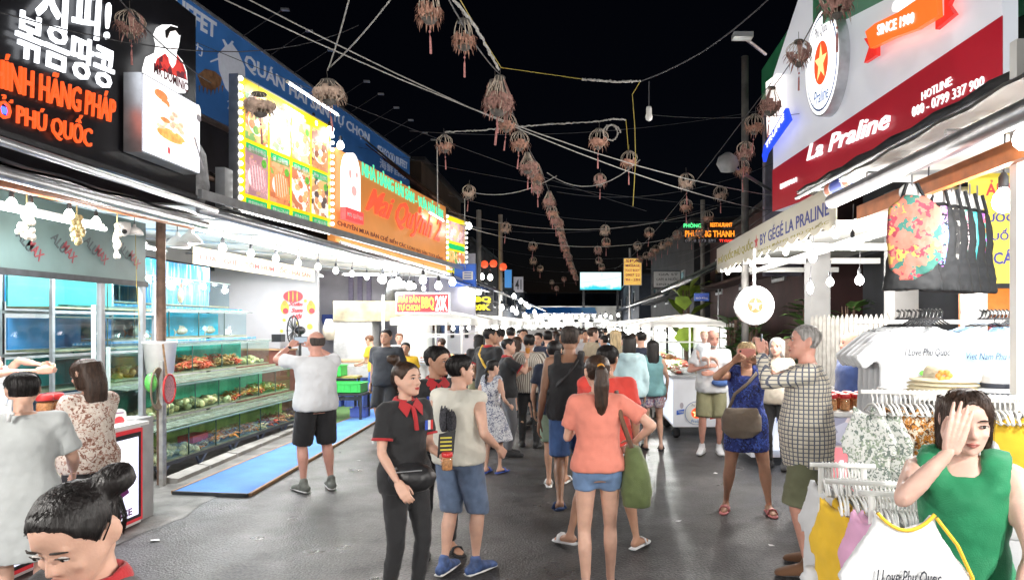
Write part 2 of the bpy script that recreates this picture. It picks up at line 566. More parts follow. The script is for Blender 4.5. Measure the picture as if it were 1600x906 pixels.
tag(MB().slab([(-150, -30, -.03), (150, -30, -.03), (150, 300, -.03), (-150, 300, -.03)], (0, 0, 1), .2).build('ground', m_concrete), kind='structure')
tag(MB().slab([(-4.6, -6, 0), (4.5, -6, 0), (4.5, 120, 0), (-4.6, 120, 0)], (0, 0, 1), .02).build('road', m_asphalt), kind='structure')
# worn concrete apron along the left stalls, ragged towards the asphalt
ed = []
for i in range(60):
 y = -2 + i * .42
 ed.append(V((-3.72 + .16 * noise.noise(V((y * .7, 3, 0))) + .1 * noise.noise(V((y * 2.3, 9, 0))) - .012 * y, y, .004)))
ap = MB(); N = len(ed)
ap.add([V((-9.5, p.y, .004)) for p in ed] + ed, [[i, N + i, N + i + 1, i + 1] for i in range(N - 1)])
tag(ap.build('pavement', mat('dusty concrete apron', (.17, .165, .155), .8, 0, .5, 3.5, .5, 40, detail=10)), kind='structure')
# kerb in front of the tanks
kb = MB()
k0, k1 = V((-4.72, 7.75, 0)), V((-4.98, 12.4, 0))
for i in range(6):
 a, b_ = k0.lerp(k1, i / 6 + .004), k0.lerp(k1, (i + 1) / 6 - .004)
 d = (b_ - a).normalized(); nn = V((d.y, -d.x, 0))
 h = .07 + .01 * random.random()
 kb.slab([a + V((0, 0, h)), a + nn * .15 + V((0, 0, h - .02)), b_ + nn * .15 + V((0, 0, h - .02)), b_ + V((0, 0, h))], (0, 0, 1), h - .006)
tag(kb.build('kerb', m_concrete), kind='structure')
# ================================================================ small makers
def bulb_thing(p, label, group=None, cord=.25, power=None, r=.045, col=(1, .965, .91), long_=False, name='hanging_bulb'):
 p = V(p)
 t = thing(name, label, 'light bulb', p, 0, group)
 s = r / .045
 sh = 2.0 if long_ else 1.0
 prof = [(.004, -.055 * s * sh), (.022 * s, -.05 * s * sh), (.04 * s, -.03 * s * sh), (.045 * s, -.005 * s), (.036 * s, .025 * s), (.02 * s, .045 * s), (.016 * s, .055 * s)]
 MB().lathe(p, prof, 12).build('globe', m_bulb, t, True)
 MB().lathe(p, [(.017 * s, .05 * s), (.02 * s, .06 * s), (.02 * s, .1 * s), (.008 * s, .12 * s)], 10).build('socket', m_dark, t, True)
 if cord: MB().tube([p + V((0, 0, .11 * s)), p + V((.01, 0, .11 * s + cord))], .005, 5).build('cord', m_wire, t)
 if power: lamp('bulb_light', p + V((0, 0, -.1 * s * sh)), power, t, col, .05)
 return t
def tube_lamp(a, b, label, power, group=None, drop=True, r=.018):
 a, b = V(a), V(b)
 t = thing('tube_lamp', label, 'tube lamp', (a + b) / 2, 0, group)
 d = (b - a).normalized()
 MB().tube([a, b], r, 8).build('tube', m_tube, t, True)
 MB().tube([a - d * .03, a + d * .02], r * 1.2, 8).build('end_cap', m_wplastic, t)
 MB().tube([b - d * .02, b + d * .03], r * 1.2, 8).build('end_cap', m_wplastic, t)
 up = V((0, 0, r * 1.9))
 MB().tube([a + up, b + up], r * .8, 6).build('batten', m_wplastic, t)
 if power:
  o = lamp('tube_light', (a + b) / 2 - V((0, 0, r * 1.6)), power, t, (.96, .98, 1), kind='AREA', size=((b - a).length, .05))
  o.rotation_euler = (0, 0, math.atan2(d.y, d.x))
 return t
def awning(label, quad, m, edge_m, name='awning', t=.02, pipe=.03, ribs=4):
 """quad: front-a, front-b, back-b, back-a"""
 q = [V(p) for p in quad]
 o = thing(name, label, 'awning', q[0])
 n_ = (q[1] - q[0]).cross(q[3] - q[0]).normalized()
 if n_.z < 0: n_ = -n_
 k = 14
 mb = MB()
 L = []
 for i in range(k + 1):
  a = q[0].lerp(q[1], i / k); b_ = q[3].lerp(q[2], i / k)
  s = .02 * (i % 2)
  L.append((a + n_ * s, a.lerp(b_, .5) + n_ * (s - .03), b_ + n_ * s))
 vs = [p for r_ in L for p in r_]
 fs = []
 for i in range(k):
  for j in range(2): fs.append([i * 3 + j, (i + 1) * 3 + j, (i + 1) * 3 + j + 1, i * 3 + j + 1])
 m2 = len(vs)
 mb.add(vs + [v - n_ * t for v in vs], fs + [[m2 + x for x in f][::-1] for f in fs])
 mb.build('sheet', m, o)
 if pipe: MB().tube([q[0] - n_ * .06, q[1] - n_ * .06], pipe, 10).build('front_pipe', edge_m, o, True)
 for i in range(ribs):
  f = (i + .5) / ribs
  MB().tube([q[0].lerp(q[1], f) - n_ * .07, q[3].lerp(q[2], f) - n_ * .07], .018, 6).build('rib', edge_m, o)
 return o
# ================================================================ LEFT: near snack stall
# black LED board
plA = Plane((-4.5, 4.0), (-4.5, 8.0))
t = thing('led_signboard', 'black signboard with white Korean and orange Vietnamese LED lettering above the left stall', 'signboard', (-4.5, 6, 3.3))
a1 = plA.uv(306, 150)[0]
MB().rect(plA, -.3, 3.32, a1, 5.42, 0, .18).build('board', mat('black acrylic board', (.012, .012, .015), .3, 0, .2, 6), t)
MB().rect(plA, -.3, 3.27, a1 + .02, 3.315, .03, .2).build('bottom_rail', m_dark, t)
m_ledw = emit('white LED lettering', (.92, .95, 1), 2.0)
m_ledo = emit('orange LED lettering', (1, .11, .02), 1.0)
textq('시피!', t, plA, (48, 42), (163, 68), (168, -4), (52, -50), m_ledw, depth=.02, off=.012)
textq('볶음땅콩', t, plA, (15, 86), (170, 143), (173, 80), (20, 12), m_ledw, depth=.02, off=.012)
textq('CHÍNH HÃNG PHÁP', t, plA, (-42, 128), (172, 193), (175, 148), (-42, 68), m_ledo, depth=.02, off=.006)
textq('Ở PHÚ QUỐC', t, plA, (-12, 188), (135, 236), (138, 186), (-12, 138), m_ledo, depth=.02, off=.006)
MB().rect(plA, plA.uv(0, 0)[0], 3.45, plA.uv(8, 0)[0], 3.5, .02, .02).build('led_dot', emit('blue LED', (.05, .1, 1), 3), t)
# backlit food poster on the board
t = thing('poster_lightbox', 'glowing white lightbox poster of a candied nut dish on the black board', 'lightbox', (-4.3, 7.2, 3.4))
A0, B0 = plA.uv(183, 242); A1, B1 = plA.uv(300, 165)
A0 += .05; A1 -= .22; B0, B1 = 3.5, 4.28
K = .22
MB().rect(plA, A0, B0, A1, B1, K - .012, .18).build('case', m_alu, t)
m_lb = lightbox('backlit white print', (.92, .93, 1), .95, .12, 3)
MB().rect(plA, A0 + .015, B0 + .015, A1 - .015, B1 - .015, K, .01).build('face', m_lb, t)
w_, h_ = A1 - A0, B1 - B0
k2 = K + .004
def pdisc(ca, cb, ra, rb, m, nm='print'):
 global k2
 k2 += .0012
 return MB().disc(plA, A0 + ca * w_, B0 + cb * h_, ra * w_, rb * h_, k2, .001, 18).build(nm, m, t)
pm = lambda n, c, s=.9: lightbox(n, c, s, .35, 20)
pdisc(.5, .40, .42, .3, pm('print cream', (.95, .86, .8), .95))
pdisc(.45, .36, .24, .08, pm('print caramel', (.9, .42, .12), .85))
for i in range(26):
 a = random.uniform(.22, .68); b_ = .42 + .28 * (1 - abs(a - .48) / .3) * random.random()
 pdisc(a, b_, .045, .035, pm('print nut%d' % (i % 3), [(.86, .62, .42), (.95, .82, .72), (.75, .5, .36)][i % 3], .9), 'nut_print')
for i in range(14):
 pdisc(random.uniform(.1, .9), random.uniform(.08, .3), .04, .03, pm('print pale', (.98, .9, .86), 1.0), 'nut_print')
pdisc(.2, .80, .11, .06, pm('print orange bow', (.95, .28, .1), .85)); pdisc(.27, .72, .07, .06, pm('print orange bow', (.95, .28, .1), .85))
pdisc(.22, .62, .13, .1, pm('print ivory', (1, .95, .88), 1.0)); pdisc(.26, .5, .08, .03, pm('print orange bow', (.95, .28, .1), .85))
pdisc(.32, .12, .02, .05, pm('print pinkred', (.8, .1, .12), .8))
pdisc(.85, .83, .05, .12, pm('print ivory', (1, .95, .88), 1.0)); pdisc(.86, .76, .045, .05, pm('print grey', (.3, .28, .3), .5))
k2 += .002
MB().pslab(plA, [(A0 + .76 * w_, B0 + .45 * h_), (A0 + .93 * w_, B0 + .06 * h_), (A0 + .955 * w_, B0 + .08 * h_), (A0 + .785 * w_, B0 + .46 * h_)], k2, .001).build('fork_print', pm('print grey', (.3, .28, .3), .5), t)
# portrait cut-out above it
t = thing('portrait_cutout', 'white backlit bust cut-out in red plaid shirt with name band above the poster', 'sign', (-4.35, 7.5, 4.3))
def pp(*q): return [plA.uv(x, y) for x, y in q]
out = pp((219, 108), (224, 90), (238, 83), (240, 70), (236, 55), (241, 44), (250, 39), (260, 42), (265, 55), (262, 74), (258, 84), (268, 95), (275, 112), (277, 140), (272, 146), (219, 116))
MB().pslab(plA, out, .12, .1).build('backing', lightbox('cutout white', (1, 1, 1), 1.1, .05), t)
MB().pslab(plA, pp((222, 106), (227, 92), (240, 84), (250, 96), (259, 86), (267, 97), (273, 112), (275, 126), (222, 106)), .124, .003).build('shirt_print', patches('plaid print', [(.65, .05, .04), (.5, .03, .03), (.12, .02, .03)], 16, .5, .6), t)
MB().pslab(plA, pp((243, 58), (246, 48), (254, 46), (261, 52), (262, 62), (259, 75), (253, 80), (246, 75)), .126, .003).build('face_print', lightbox('face print', (.98, .9, .88), 1.0, .06), t)
MB().pslab(plA, pp((240, 60), (239, 48), (248, 41), (260, 44), (264, 55), (262, 56), (256, 48), (247, 50), (243, 60)), .129, .003).build('hair_print', mat('hair print', (.02, .018, .018), .5), t)
MB().pslab(plA, pp((244, 84), (250, 96), (258, 86), (256, 100), (251, 107), (246, 98)), .129, .003).build('undershirt_print', lightbox('cutout white', (1, 1, 1), 1.1, .05), t)
textpx('MR DOMINIC', t, plA, (221, 114), (275, 130), mat('maroon print', (.12, .01, .02), .5), k=.127, depth=.003, off=.02)
# awning over the near-left stall, its pipes and lamps
awning('weathered grey awning of the near left stall below the LED board', [(-3.62, 1.5, 2.80), (-3.62, 6.65, 2.83), (-4.95, 6.9, 3.22), (-4.95, 1.5, 3.22)], mat('grey weathered awning sheet', (.20, .20, .20), .7, 0, .4, 5), m_steel, pipe=.045, ribs=5)
single(MB().tube([(-3.52, 1.5, 2.93), (-3.56, 6.7, 2.92)], .03, 8), 'awning_roller', m_alu, 'thin silver roller pipe along the near left awning', 'pipe', smooth=True)
single(MB().tube([(-3.88, 2.0, 2.70), (-3.9, 6.9, 2.80)], .035, 8), 'orange_pipe', m_orange, 'orange painted pipe under the near left awning', 'pipe', smooth=True)
tube_lamp((-4.2, 4.2, 2.66), (-4.22, 6.05, 2.655), 'long glowing tube lamp under the near left awning', 60)
for i, (x, y) in enumerate([(18, 318), (48, 326), (108, 335), (150, 346)]):
 p = W(x, y, [4.9, 5.0, 5.4, 5.9][i])
 bulb_thing(p, ['lit bulb at the left picture edge under the orange pipe', 'lit bulb beside the hanging garlic bunch', 'small lit bulb between two dried bunches', 'lit bulb at the end of the long tube lamp'][i], 'bulbs over the near left stall', .1, 26 if i in (1, 3) else None, .035)
# dried bunches
m_garlic = mat('dry pale garlic', (.55, .50, .42), .7, 0, .3, 30); m_dried = mat('dry yellow flowers', (.33, .27, .13), .8, 0, .4, 40)
def bunch(p, n, r, L, m, label):
 p = V(p); t = thing('dried_bunch', label, 'dried bunch', p)
 MB().tube([p + V((0, 0, .18)), p, p - V((0, 0, L * .5))], .006, 5).build('string', m_dried, t)
 mb = MB()
 for i in range(n):
  f = i / n
  mb.ball(p + V((random.uniform(-1, 1) * r * (.5 + f), random.uniform(-1, 1) * r * (.5 + f), -L * f)), random.uniform(.014, .026), 7, 5, sz=1.25)
 mb.build('heads', m, t, True)
 return t
bunch(W(42, 330, 5.0), 26, .035, .2, m_garlic, 'pale garlic bunch hanging nearest the left picture edge')
bunch(W(120, 338, 5.6), 34, .035, .22, m_dried, 'yellowish dried flower bunch hanging under the orange pipe')
bunch(W(183, 352, 6.2), 22, .03, .3, m_garlic, 'pale garlic bunch hanging beside the security camera')
# security camera and small white lamp shade
p = W(194, 362, 6.4)
t = thing('security_camera', 'white dome security camera under the left awning', 'camera', p)
MB().lathe(p, [(.02, .09), (.05, .085), (.055, .03), (.05, 0), (.03, -.03), (.005, -.045)], 12).build('housing', m_wplastic, t, True)
MB().ball(p + V((.03, -.04, -.005)), .022).build('lens', m_black, t, True)
p = W(210, 362, 6.5)
t = thing('pendant_shade', 'small cream pendant lamp shade beside the security camera', 'lamp shade', p)
MB().lathe(p, [(.075, -.03), (.07, 0), (.045, .03), (.015, .045), (.012, .07)], 12).build('shade', m_wplastic, t, True)
MB().tube([p + V((0, 0, .07)), p + V((0, 0, .35))], .004, 5).build('cord', m_wire, t)
MB().tube([p + V((.01, 0, -.03)), p + V((.02, 0, -.5)), p + V((.04, .02, -.95))], .003, 4).build('pull_cord', m_wirey, t)
# printed panel hanging above the glass
plB = Plane((-4.9, 4.0), (-4.9, 8.0))
t = thing('valance_panel', 'sea green panel with diagonal red and grey lettering above the glass front', 'panel', (-4.9, 6, 1.85))
MB().rect(plB, -1.5, 2.29, 3.72, 2.95, 0, .02).build('sheet', mat('sea green film', (.11, .17, .165), .45, 0, .15, 3), t)
MB().rect(plB, -1.5, 2.23, 3.72, 2.288, .03, .05).build('bottom_rail', m_dark, t)
m_pr, m_pg = mat('red film print', (.22, .03, .04), .5), mat('grey film print', (.045, .06, .065), .5)
for px_, py_ in ((90, 347), (142, 352), (195, 360), (35, 343)):
 for j, (s_, mm) in enumerate((('ALU', m_pg), ('MAX', m_pr))):
  c = plB.uv(px_ - 12 + j * 17, py_ + 25 + j * 15)
  pr = Plane((-4.9, 4.0), (-4.9, 8.0)); pr.O = plB.pt(c[0], c[1]); 
  pr.u = V((0, cos(-.75), sin(-.75))); pr.v = V((0, sin(.75), cos(.75)))
  text(s_, t, pr, (0, 0), (.2, .1), mm, k=.003, depth=.002, off=.02)
# glass front with aluminium mullions
t = thing('glass_partition', 'glass front with aluminium mullions behind the snack counter', 'partition', (-4.9, 6, 0))
m_pane = glass('window pane', (.93, .96, .96))
for y0, y1 in ((3.6, 5.2), (5.24, 6.96), (7.04, 7.64)):
 MB().box((-4.9, (y0 + y1) / 2, 1.51), (.008, y1 - y0, 1.42)).build('pane', m_pane, t)
for y in (5.22, 7.0, 7.66):
 MB().box((-4.9, y - .018, 1.51), (.05, .03, 1.44)).build('mullion', m_alu, t)
 MB().box((-4.905, y + .018, 1.51), (.045, .03, 1.44)).build('mullion', m_alu, t)
MB().box((-4.9, 5.6, .78), (.06, 4.2, .04)).build('sill', m_alu, t)
MB().box((-4.9, 5.6, .38), (.05, 4.2, .75)).build('lower_panel', m_wplastic, t)
# post with hanging nets
single(MB().tube([(-4.72, 7.72, 0), (-4.73, 7.72, 3.1)], .05, 8), 'wooden_post', m_rust, 'brown weathered post at the corner of the fish tanks', 'post')
single(MB().box((-4.66, 7.64, .7), (.04, .07, 1.4)), 'white_post', mat('scuffed white paint', (.34, .33, .31), .7, 0, .4, 9), 'scuffed white post beside the brown post', 'post', origin=(-4.66, 7.62, 0))
p = W(262, 607, 7.6)
t = thing('landing_net', 'pink and red landing net hung on the post by the tanks', 'net', p)
rg = [p + V((.02, .11 * cos(2 * pi * i / 18), .16 * sin(2 * pi * i / 18))) for i in range(19)]
MB().tube(rg, .012, 6).build('hoop', m_red, t, True)
MB().add([p + V((.02, 0, 0))] + [q for q in rg[:-1]], [[0, i + 1, (i + 1) % 18 + 1] for i in range(18)]).build('mesh_bag', mat('pink netting', (.6, .3, .3), .8, 0, .3, 60), t)
MB().tube([p + V((.02, -.05, .15)), p + V((.02, -.12, .5))], .012, 6).build('handle', m_wood, t)
p = W(238, 600, 7.55)
t = thing('rope_coil', 'coil of brown hose hanging on the post', 'hose', p)
for j in range(5):
 MB().tube([p + V((.03 + .008 * j, (.075 + .012 * j) * cos(2 * pi * i / 20), -.05 + (.19 + .01 * j) * sin(2 * pi * i / 20))) for i in range(21)], .011, 6).build('loop', mat('brown hose', (.22, .17, .12), .7), t, True)
p = W(236, 598, 7.5)
t = thing('bag', 'crumpled green plastic bag tied to the white post', 'bag', p)
MB().ball(p, .09, 10, 7, .7, .7, 1.2).build('bag_body', mat('green thin plastic', (.15, .6, .12), .35, 0, .3, 20), t, True)
p = W(250, 558, 7.75)
t = thing('tub', 'white plastic tub hanging at the left end of the tanks', 'tub', p)
MB().lathe(p, [(.10, -.2), (.13, -.18), (.16, .15), (.17, .16), (.17, .18)], 14, sy=1.2).build('tub_body', m_wplastic, t, True)
# tank tower seen through the glass
def tank(label, x0, x1, y0, y1, z0, z1, nseg, back_m, tint, heap=None, wl=.88, grp='fish tanks of the seafood restaurant'):
 t = thing('fish_tank', label, 'fish tank', (x0, y0, z0), 0, grp)
 for i in range(nseg):
  a, b_ = y0 + (y1 - y0) * i / nseg + .006, y0 + (y1 - y0) * (i + 1) / nseg - .006
  MB().box((x0, (a + b_) / 2, (z0 + z1) / 2), (.008, b_ - a, z1 - z0 - .01)).build('pane', tint, t)
 for i in range(1, nseg):
  y = y0 + (y1 - y0) * i / nseg
  MB().box(((x0 + x1) / 2, y, (z0 + z1) / 2), (abs(x1 - x0) - .02, .006, z1 - z0 - .02)).build('divider', m_pane, t)
  MB().box((x0 + .008, y, (z0 + z1) / 2), (.012, .01, z1 - z0)).build('seal', mat('dark green sealant', (.03, .07, .06), .5), t)
 for y in (y0, y1): MB().box(((x0 + x1) / 2, y, (z0 + z1) / 2), (abs(x1 - x0), .008, z1 - z0 - .01)).build('side_pane', m_pane, t)
 MB().box((x1, (y0 + y1) / 2, (z0 + z1) / 2), (.02, y1 - y0 - .02, z1 - z0 - .004)).build('back_panel', back_m, t)
 MB().box(((x0 + x1) / 2, (y0 + y1) / 2, z0 - .012), (abs(x1 - x0), y1 - y0, .022)).build('floor_sheet', mat('tank floor', (.2, .22, .14), .6, 0, .3, 9), t)
 MB().box((x0 + .006, (y0 + y1) / 2, z1 + .008), (.03, y1 - y0, .016)).build('rim', mat('pale tank rim', (.16, .26, .24), .4), t)
 MB().add([V((x0 - .01, y0 + .01, z0 + (z1 - z0) * wl)), V((x0 - .01, y1 - .01, z0 + (z1 - z0) * wl)), V((x1 + .012, y1 - .01, z0 + (z1 - z0) * wl)), V((x1 + .012, y0 + .01, z0 + (z1 - z0) * wl))], [[0, 1, 2, 3]]).build('water_surface', glass('water surface', (.85, .97, .95), rough=.12), t)
 return t
m_tealback = mat('teal tank back', (.08, .48, .48), .5, 0, .2, 4)
m_blueback = mat('blue tank back', (.05, .34, .80), .5, 0, .2, 4)
m_tankglass = glass('tank glass green tint', (.90, .98, .94))
m_tankglassb = glass('tank glass blue tint', (.90, .97, .99))
for i, (z0, h) in enumerate(((.72, .32), (1.12, .32), (1.54, .34), (2.0, .34))):
 tank('%s glass tank of the tower behind the glass front' % ['lowest', 'second lowest', 'second highest', 'highest'][i], -5.5, -6.0, 7.15, 8.75, z0, z0 + h, 2, m_tealback if i % 2 else m_blueback, m_tankglassb, grp='tanks behind the glass front')
t = thing('tank_rack', 'steel rack carrying the tanks behind the glass front', 'rack', (-5.6, 7.1, 0))
for y in (7.1, 8.8):
 for x in (-5.48, -6.03): MB().box((x, y, 1.1), (.035, .035, 2.5)).build('post', m_alu, t)
for z in (.66, 1.06, 1.48, 1.94):
 for x in (-5.48, -6.03): MB().box((x, 7.95, z), (.035, 1.66, .03)).build('beam', m_alu, t)
MB().box((-5.42, 7.62, 1.55), (.03, .03, .95)).build('drain_pipe', m_white, t)
MB().box((-5.42, 7.86, 1.3), (.03, .03, .5)).build('drain_pipe', m_white, t)
# room behind
tag(MB().box((-8.2, 9.5, 1.9), (.1, 12, 3.8)).build('restaurant_wall', mat('white room wall', (.52, .52, .52), .7, 0, .08, 2)), 'white back wall of the seafood restaurant', 'wall')
tag(MB().box((-6.6, 5.3, 1.4), (3.1, .08, 2.8)).build('side_wall', mat('pale room wall', (.55, .53, .50), .7, 0, .15, 2)), 'pale side wall behind the snack counter', 'wall')
p = V((-5.9, 6.35, .8))
t = thing('steel_tank', 'steel drum standing behind the glass near the raised arms', 'drum', p)
MB().lathe(p, [(.02, 0), (.22, 0), (.22, .5), (.2, .52), (.02, .53)], 18).build('drum_body', m_steel, t, True)
MB().box(p + V((0, 0, -.4)), (.5, .5, .79)).build('stand', m_wplastic, t)
tube_lamp((-5.2, 6.6, 2.75), (-5.2, 8.2, 2.75), 'fill tube placed between the glass front and the tank tower', 90)  # placed here to brighten the tanks behind the glass
# ================================================================ LEFT: the stepped fish tanks
def blue_fall():
 m, n, l, b = _new('blue tarpaulin with water streaks')
 tc = n.new('ShaderNodeTexCoord'); mp = n.new('ShaderNodeMapping'); mp.inputs['Scale'].default_value = (1, 16, 1.2)
 l.new(tc.outputs['Object'], mp.inputs[0])
 nz = n.new('ShaderNodeTexNoise'); nz.inputs['Scale'].default_value = 1.6; nz.inputs['Detail'].default_value = 6
 l.new(mp.outputs[0], nz.inputs['Vector'])
 r = n.new('ShaderNodeValToRGB'); l.new(nz.outputs[0], r.inputs[0])
 r.color_ramp.elements[0].position = .5; r.color_ramp.elements[0].color = (.01, .30, .72, 1)
 r.color_ramp.elements[1].position = .82; r.color_ramp.elements[1].color = (.75, .85, .9, 1)
 l.new(r.outputs[0], b.inputs['Base Color']); b.inputs['Roughness'].default_value = .2
 return m
m_fall = blue_fall()
m_tray = mat('wet white tray', (.13, .17, .14), .25, 0, .6, 9, stretch=(1, 3, 1))
tiers = [(-4.86, .20, .54), (-5.17, .67, 1.02), (-5.50, 1.15, 1.51), (-5.85, 1.63, 2.0), (-6.1, 2.12, 2.5)]
names = ['lowest long tank full of shells at street level', 'second long tank from the ground with pale shells', 'middle long tank with red crabs', 'second highest long tank with resting fish', 'highest long tank with blue back']
backs = [mat('olive tank back', (.34, .40, .10), .6, 0, .3, 5), mat('dark green tank back', (.10, .48, .30), .6, 0, .25, 5), mat('bluegreen tank back', (.05, .52, .48), .6, 0, .25, 5), mat('sea blue tank back', (.02, .52, .78), .6, 0, .2, 5), m_fall]
TY0, TY1 = 7.85, 12.3
for i, (x, z0, z1) in enumerate(tiers):
 tank(names[i], x, x - .5, TY0 + .12 * i, TY1 - .1 * i, z0, z1, 7 if i < 2 else 5, backs[i], m_tankglass if i < 3 else m_tankglassb)
t = thing('tank_stand', 'stepped steel stand with V shaped braces under the long tanks', 'stand', (-4.9, 8, 0))
MB().box((-4.87, 10.07, .165), (.05, 4.5, .04)).build('front_rail', m_dark, t)
for i in range(6):
 y = 8.0 + i * .82
 MB().tube([(-4.88, y - .12, .15), (-4.9, y, .01), (-4.88, y + .12, .15)], .02, 6).build('brace', mat('blue grey steel', (.16, .2, .3), .5, .3), t)
MB().box((-5.6, 7.79, 1.2), (1.2, .01, 2.4)).build('end_pane', m_pane, t)
for i, (x, z0, z1) in enumerate(tiers):
 nx, nz0 = (tiers[i + 1][0], tiers[i + 1][1]) if i < 4 else (x - .4, 2.55)
 if i < 4:
  MB().slab([(nx + .03, TY0, z1 + .06), (nx + .03, TY1, z1 + .06), (nx + .03, TY1, nz0 - .04), (nx + .03, TY0, nz0 - .04)], (1, 0, 0), .01).build('waterfall_sheet', m_fall if i > 1 else mat('wet algae sheet', (.25, .30, .22), .3, 0, .5, 12, stretch=(1, 8, 1)), t)
  MB().slab([(x - .03, TY0, z1 + .03), (nx + .02, TY0, z1 + .055), (nx + .02, TY1, z1 + .055), (x - .03, TY1, z1 + .03)][::-1], (0, 0, 1), .01).build('spill_tray', m_tray, t)
MB().box((-6.64, 10.05, 2.45), (.02, 4.4, .75)).build('blue_backing', m_fall, t)
for y in (7.85, 12.25):
 MB().box((-6.65, y, 1.2), (.05, .05, 2.4)).build('post', m_dark, t)
# heaps in the tanks
def heap(label, x, y0, y1, z, n, r, cols, squash=.7, cat='shellfish', spread=.28, stack=.10, spiky=False):
 bms = [MB() for _ in cols]
 for i in range(n):
  y = random.uniform(y0, y1); q = random.random()
  c = V((x - .03 - q * spread, y, z + r * .5 + random.random() * stack * (1 - abs(2 * (y - y0) / (y1 - y0) - 1) ** 3)))
  k = random.randrange(len(cols)); rr = r * random.uniform(.8, 1.5)
  R = Matrix.Rotation(random.uniform(0, 6), 3, random.choice('XYZ'))
  if spiky:
   bms[k].ball(c, rr * .6, 7, 5, 1, 1, squash, R)
   for j in range(6):
    a = random.uniform(0, 6.28)
    d = V((cos(a), sin(a), random.uniform(0, .9)))
    bms[k].tube([c, c + d * rr * 1.1, c + d * rr * 1.8 - V((0, 0, rr * .6))], [rr * .22, rr * .18, rr * .06], 4)
  else: bms[k].ball(c, rr, 8, 6, 1, .75, squash, R)
 root = None
 for k, mb in enumerate(bms):
  if not mb.v: continue
  if root is None:
   root = single(mb, 'shellfish_heap', cols[k], label, cat, 'shellfish in the tanks', True); root['kind'] = 'stuff'
  else:
   o = bpy.data.objects.new('shellfish_heap', mb.mesh('shellfish_heap', cols[k], True, root.location)); COL.objects.link(o); o.parent = root; o['kind'] = 'stuff'
m_s1 = mat('cream shell', (.72, .60, .32), .5, 0, .35, 30); m_s2 = mat('brown shell', (.45, .25, .10), .5, 0, .4, 30)
m_s3 = mat('orange shell', (.75, .30, .06), .5, 0, .35, 30); m_s4 = mat('red crab', (.62, .10, .05), .5, 0, .3, 30); m_s5 = mat('grey green shell', (.42, .42, .24), .5, 0, .35, 30)
x, z = tiers[0][0], tiers[0][1]
heap('heap of cream shells at the near end of the lowest tank', x, 7.9, 8.75, z, 110, .042, [m_s1, m_s5, m_s1])
heap('brown crabs and snails along the lowest tank', x, 8.8, 10.6, z, 110, .04, [m_s2, m_s1, m_s3], spiky=True)
heap('reddish crabs at the far end of the lowest tank', x, 10.7, 12.2, z, 90, .045, [m_s2, m_s4, m_s1], spiky=True)
x, z = tiers[1][0], tiers[1][1]
heap('pale clams in the near half of the second tank', x, 8.1, 10.3, z, 130, .045, [m_s1, m_s5])
heap('orange starfish and shells in the far half of the second tank', x, 10.3, 12.1, z, 110, .04, [m_s3, m_s1, m_s4], spiky=True)
x, z = tiers[2][0], tiers[2][1]
heap('yellow clams at the near end of the middle tank', x, 8.3, 9.3, z, 70, .045, [m_s1, m_s1, m_s3])
heap('red crab heap in the middle of the middle tank', x, 9.3, 10.2, z, 70, .045, [m_s4, m_s4, m_s2], stack=.16, spiky=True)
heap('second red crab heap in the middle tank', x, 10.4, 11.1, z, 50, .042, [m_s4, m_s2], stack=.13, spiky=True)
heap('pale clams at the far end of the middle tank', x, 11.2, 12.0, z, 50, .042, [m_s1, m_s5])
x, z = tiers[3][0], tiers[3][1]
m_fish = mat('pale grouper skin', (.38, .34, .24), .4, 0, .4, 18)
for i, (y, tilt, L) in enumerate(((9.2, .1, .3), (9.75, .5, .34), (10.3, .08, .28), (11.1, .1, .26))):
 p = V((x - .14, y, z + .07 + .1 * abs(tilt)))
 t = thing('fish', ['pale fish at the near end of the blue tank', 'large pale fish nosing down in the blue tank', 'pale fish resting behind the nosing fish', 'pale fish at the far end of the blue tank'][i], 'fish', p, 0, 'fish in the tanks')
 R = Matrix.Rotation(tilt, 3, 'X')
 MB().ball(p, L / 2, 12, 8, .28, 1, .36, R).build('fish_body', m_fish, t, True)
 q = p + R @ V((0, -L * .48, 0))
 MB().slab([q, q + R @ V((0, -.07, .06)), q + R @ V((0, -.05, 0)), q + R @ V((0, -.07, -.06))], (1, 0, 0), .006).build('tail', m_fish, t)
 q = p + R @ V((0, 0, L * .15))
 MB().slab([q + R @ V((0, -.08, 0)), q + R @ V((0, -.06, .05)), q + R @ V((0, .06, .03)), q + R @ V((0, .1, 0))], (1, 0, 0), .006).build('fin', m_fish, t)
p = W(282, 462, 10.0)
t = thing('fish', 'small mottled fish hanging in the highest tank', 'fish', p, 0, 'fish in the tanks')
MB().ball(p, .09, 10, 7, .4, .7, 1.3).build('fish_body', m_fish, t, True)
MB().slab([p + V((0, 0, .1)), p + V((0, .06, .18)), p + V((0, -.06, .18))], (1, 0, 0), .006).build('tail', m_s4, t)
p = V((tiers[0][0] - .2, 8.95, .33))
single(MB().box(p, (.2, .36, .09)), 'red_basket', m_red, 'red basket lying in the lowest tank', 'basket')
# blue carpet ramp
cq = [G(272, 772), G(388, 776), G(592, 657), G(584, 640)]
t = thing('carpet_ramp', 'bright blue carpeted ramp with wooden edges leading into the restaurant', 'ramp', cq[0])
up = V((0, 0, .035))
MB().slab([p + up for p in cq], (0, 0, 1), .028).build('carpet', mat('blue carpet', (.06, .22, .58), .9, 0, .16, 3, .5, 200, sheen=.2), t)
for a, b_ in ((0, 1), (1, 2), (0, 3)):
 pa, pb = cq[a], cq[b_]
 d = (pb - pa).normalized(); n_ = V((d.y, -d.x, 0)) * .03
 if a == 0 and b_ == 3: n_ = -n_
 MB().slab([pa + V((0, 0, .04)), pa + n_ + V((0, 0, .04)), pb + n_ + V((0, 0, .04)), pb + V((0, 0, .04))], (0, 0, 1), .034).build('edge_board', m_wood if b_ != 1 else m_dark, t)
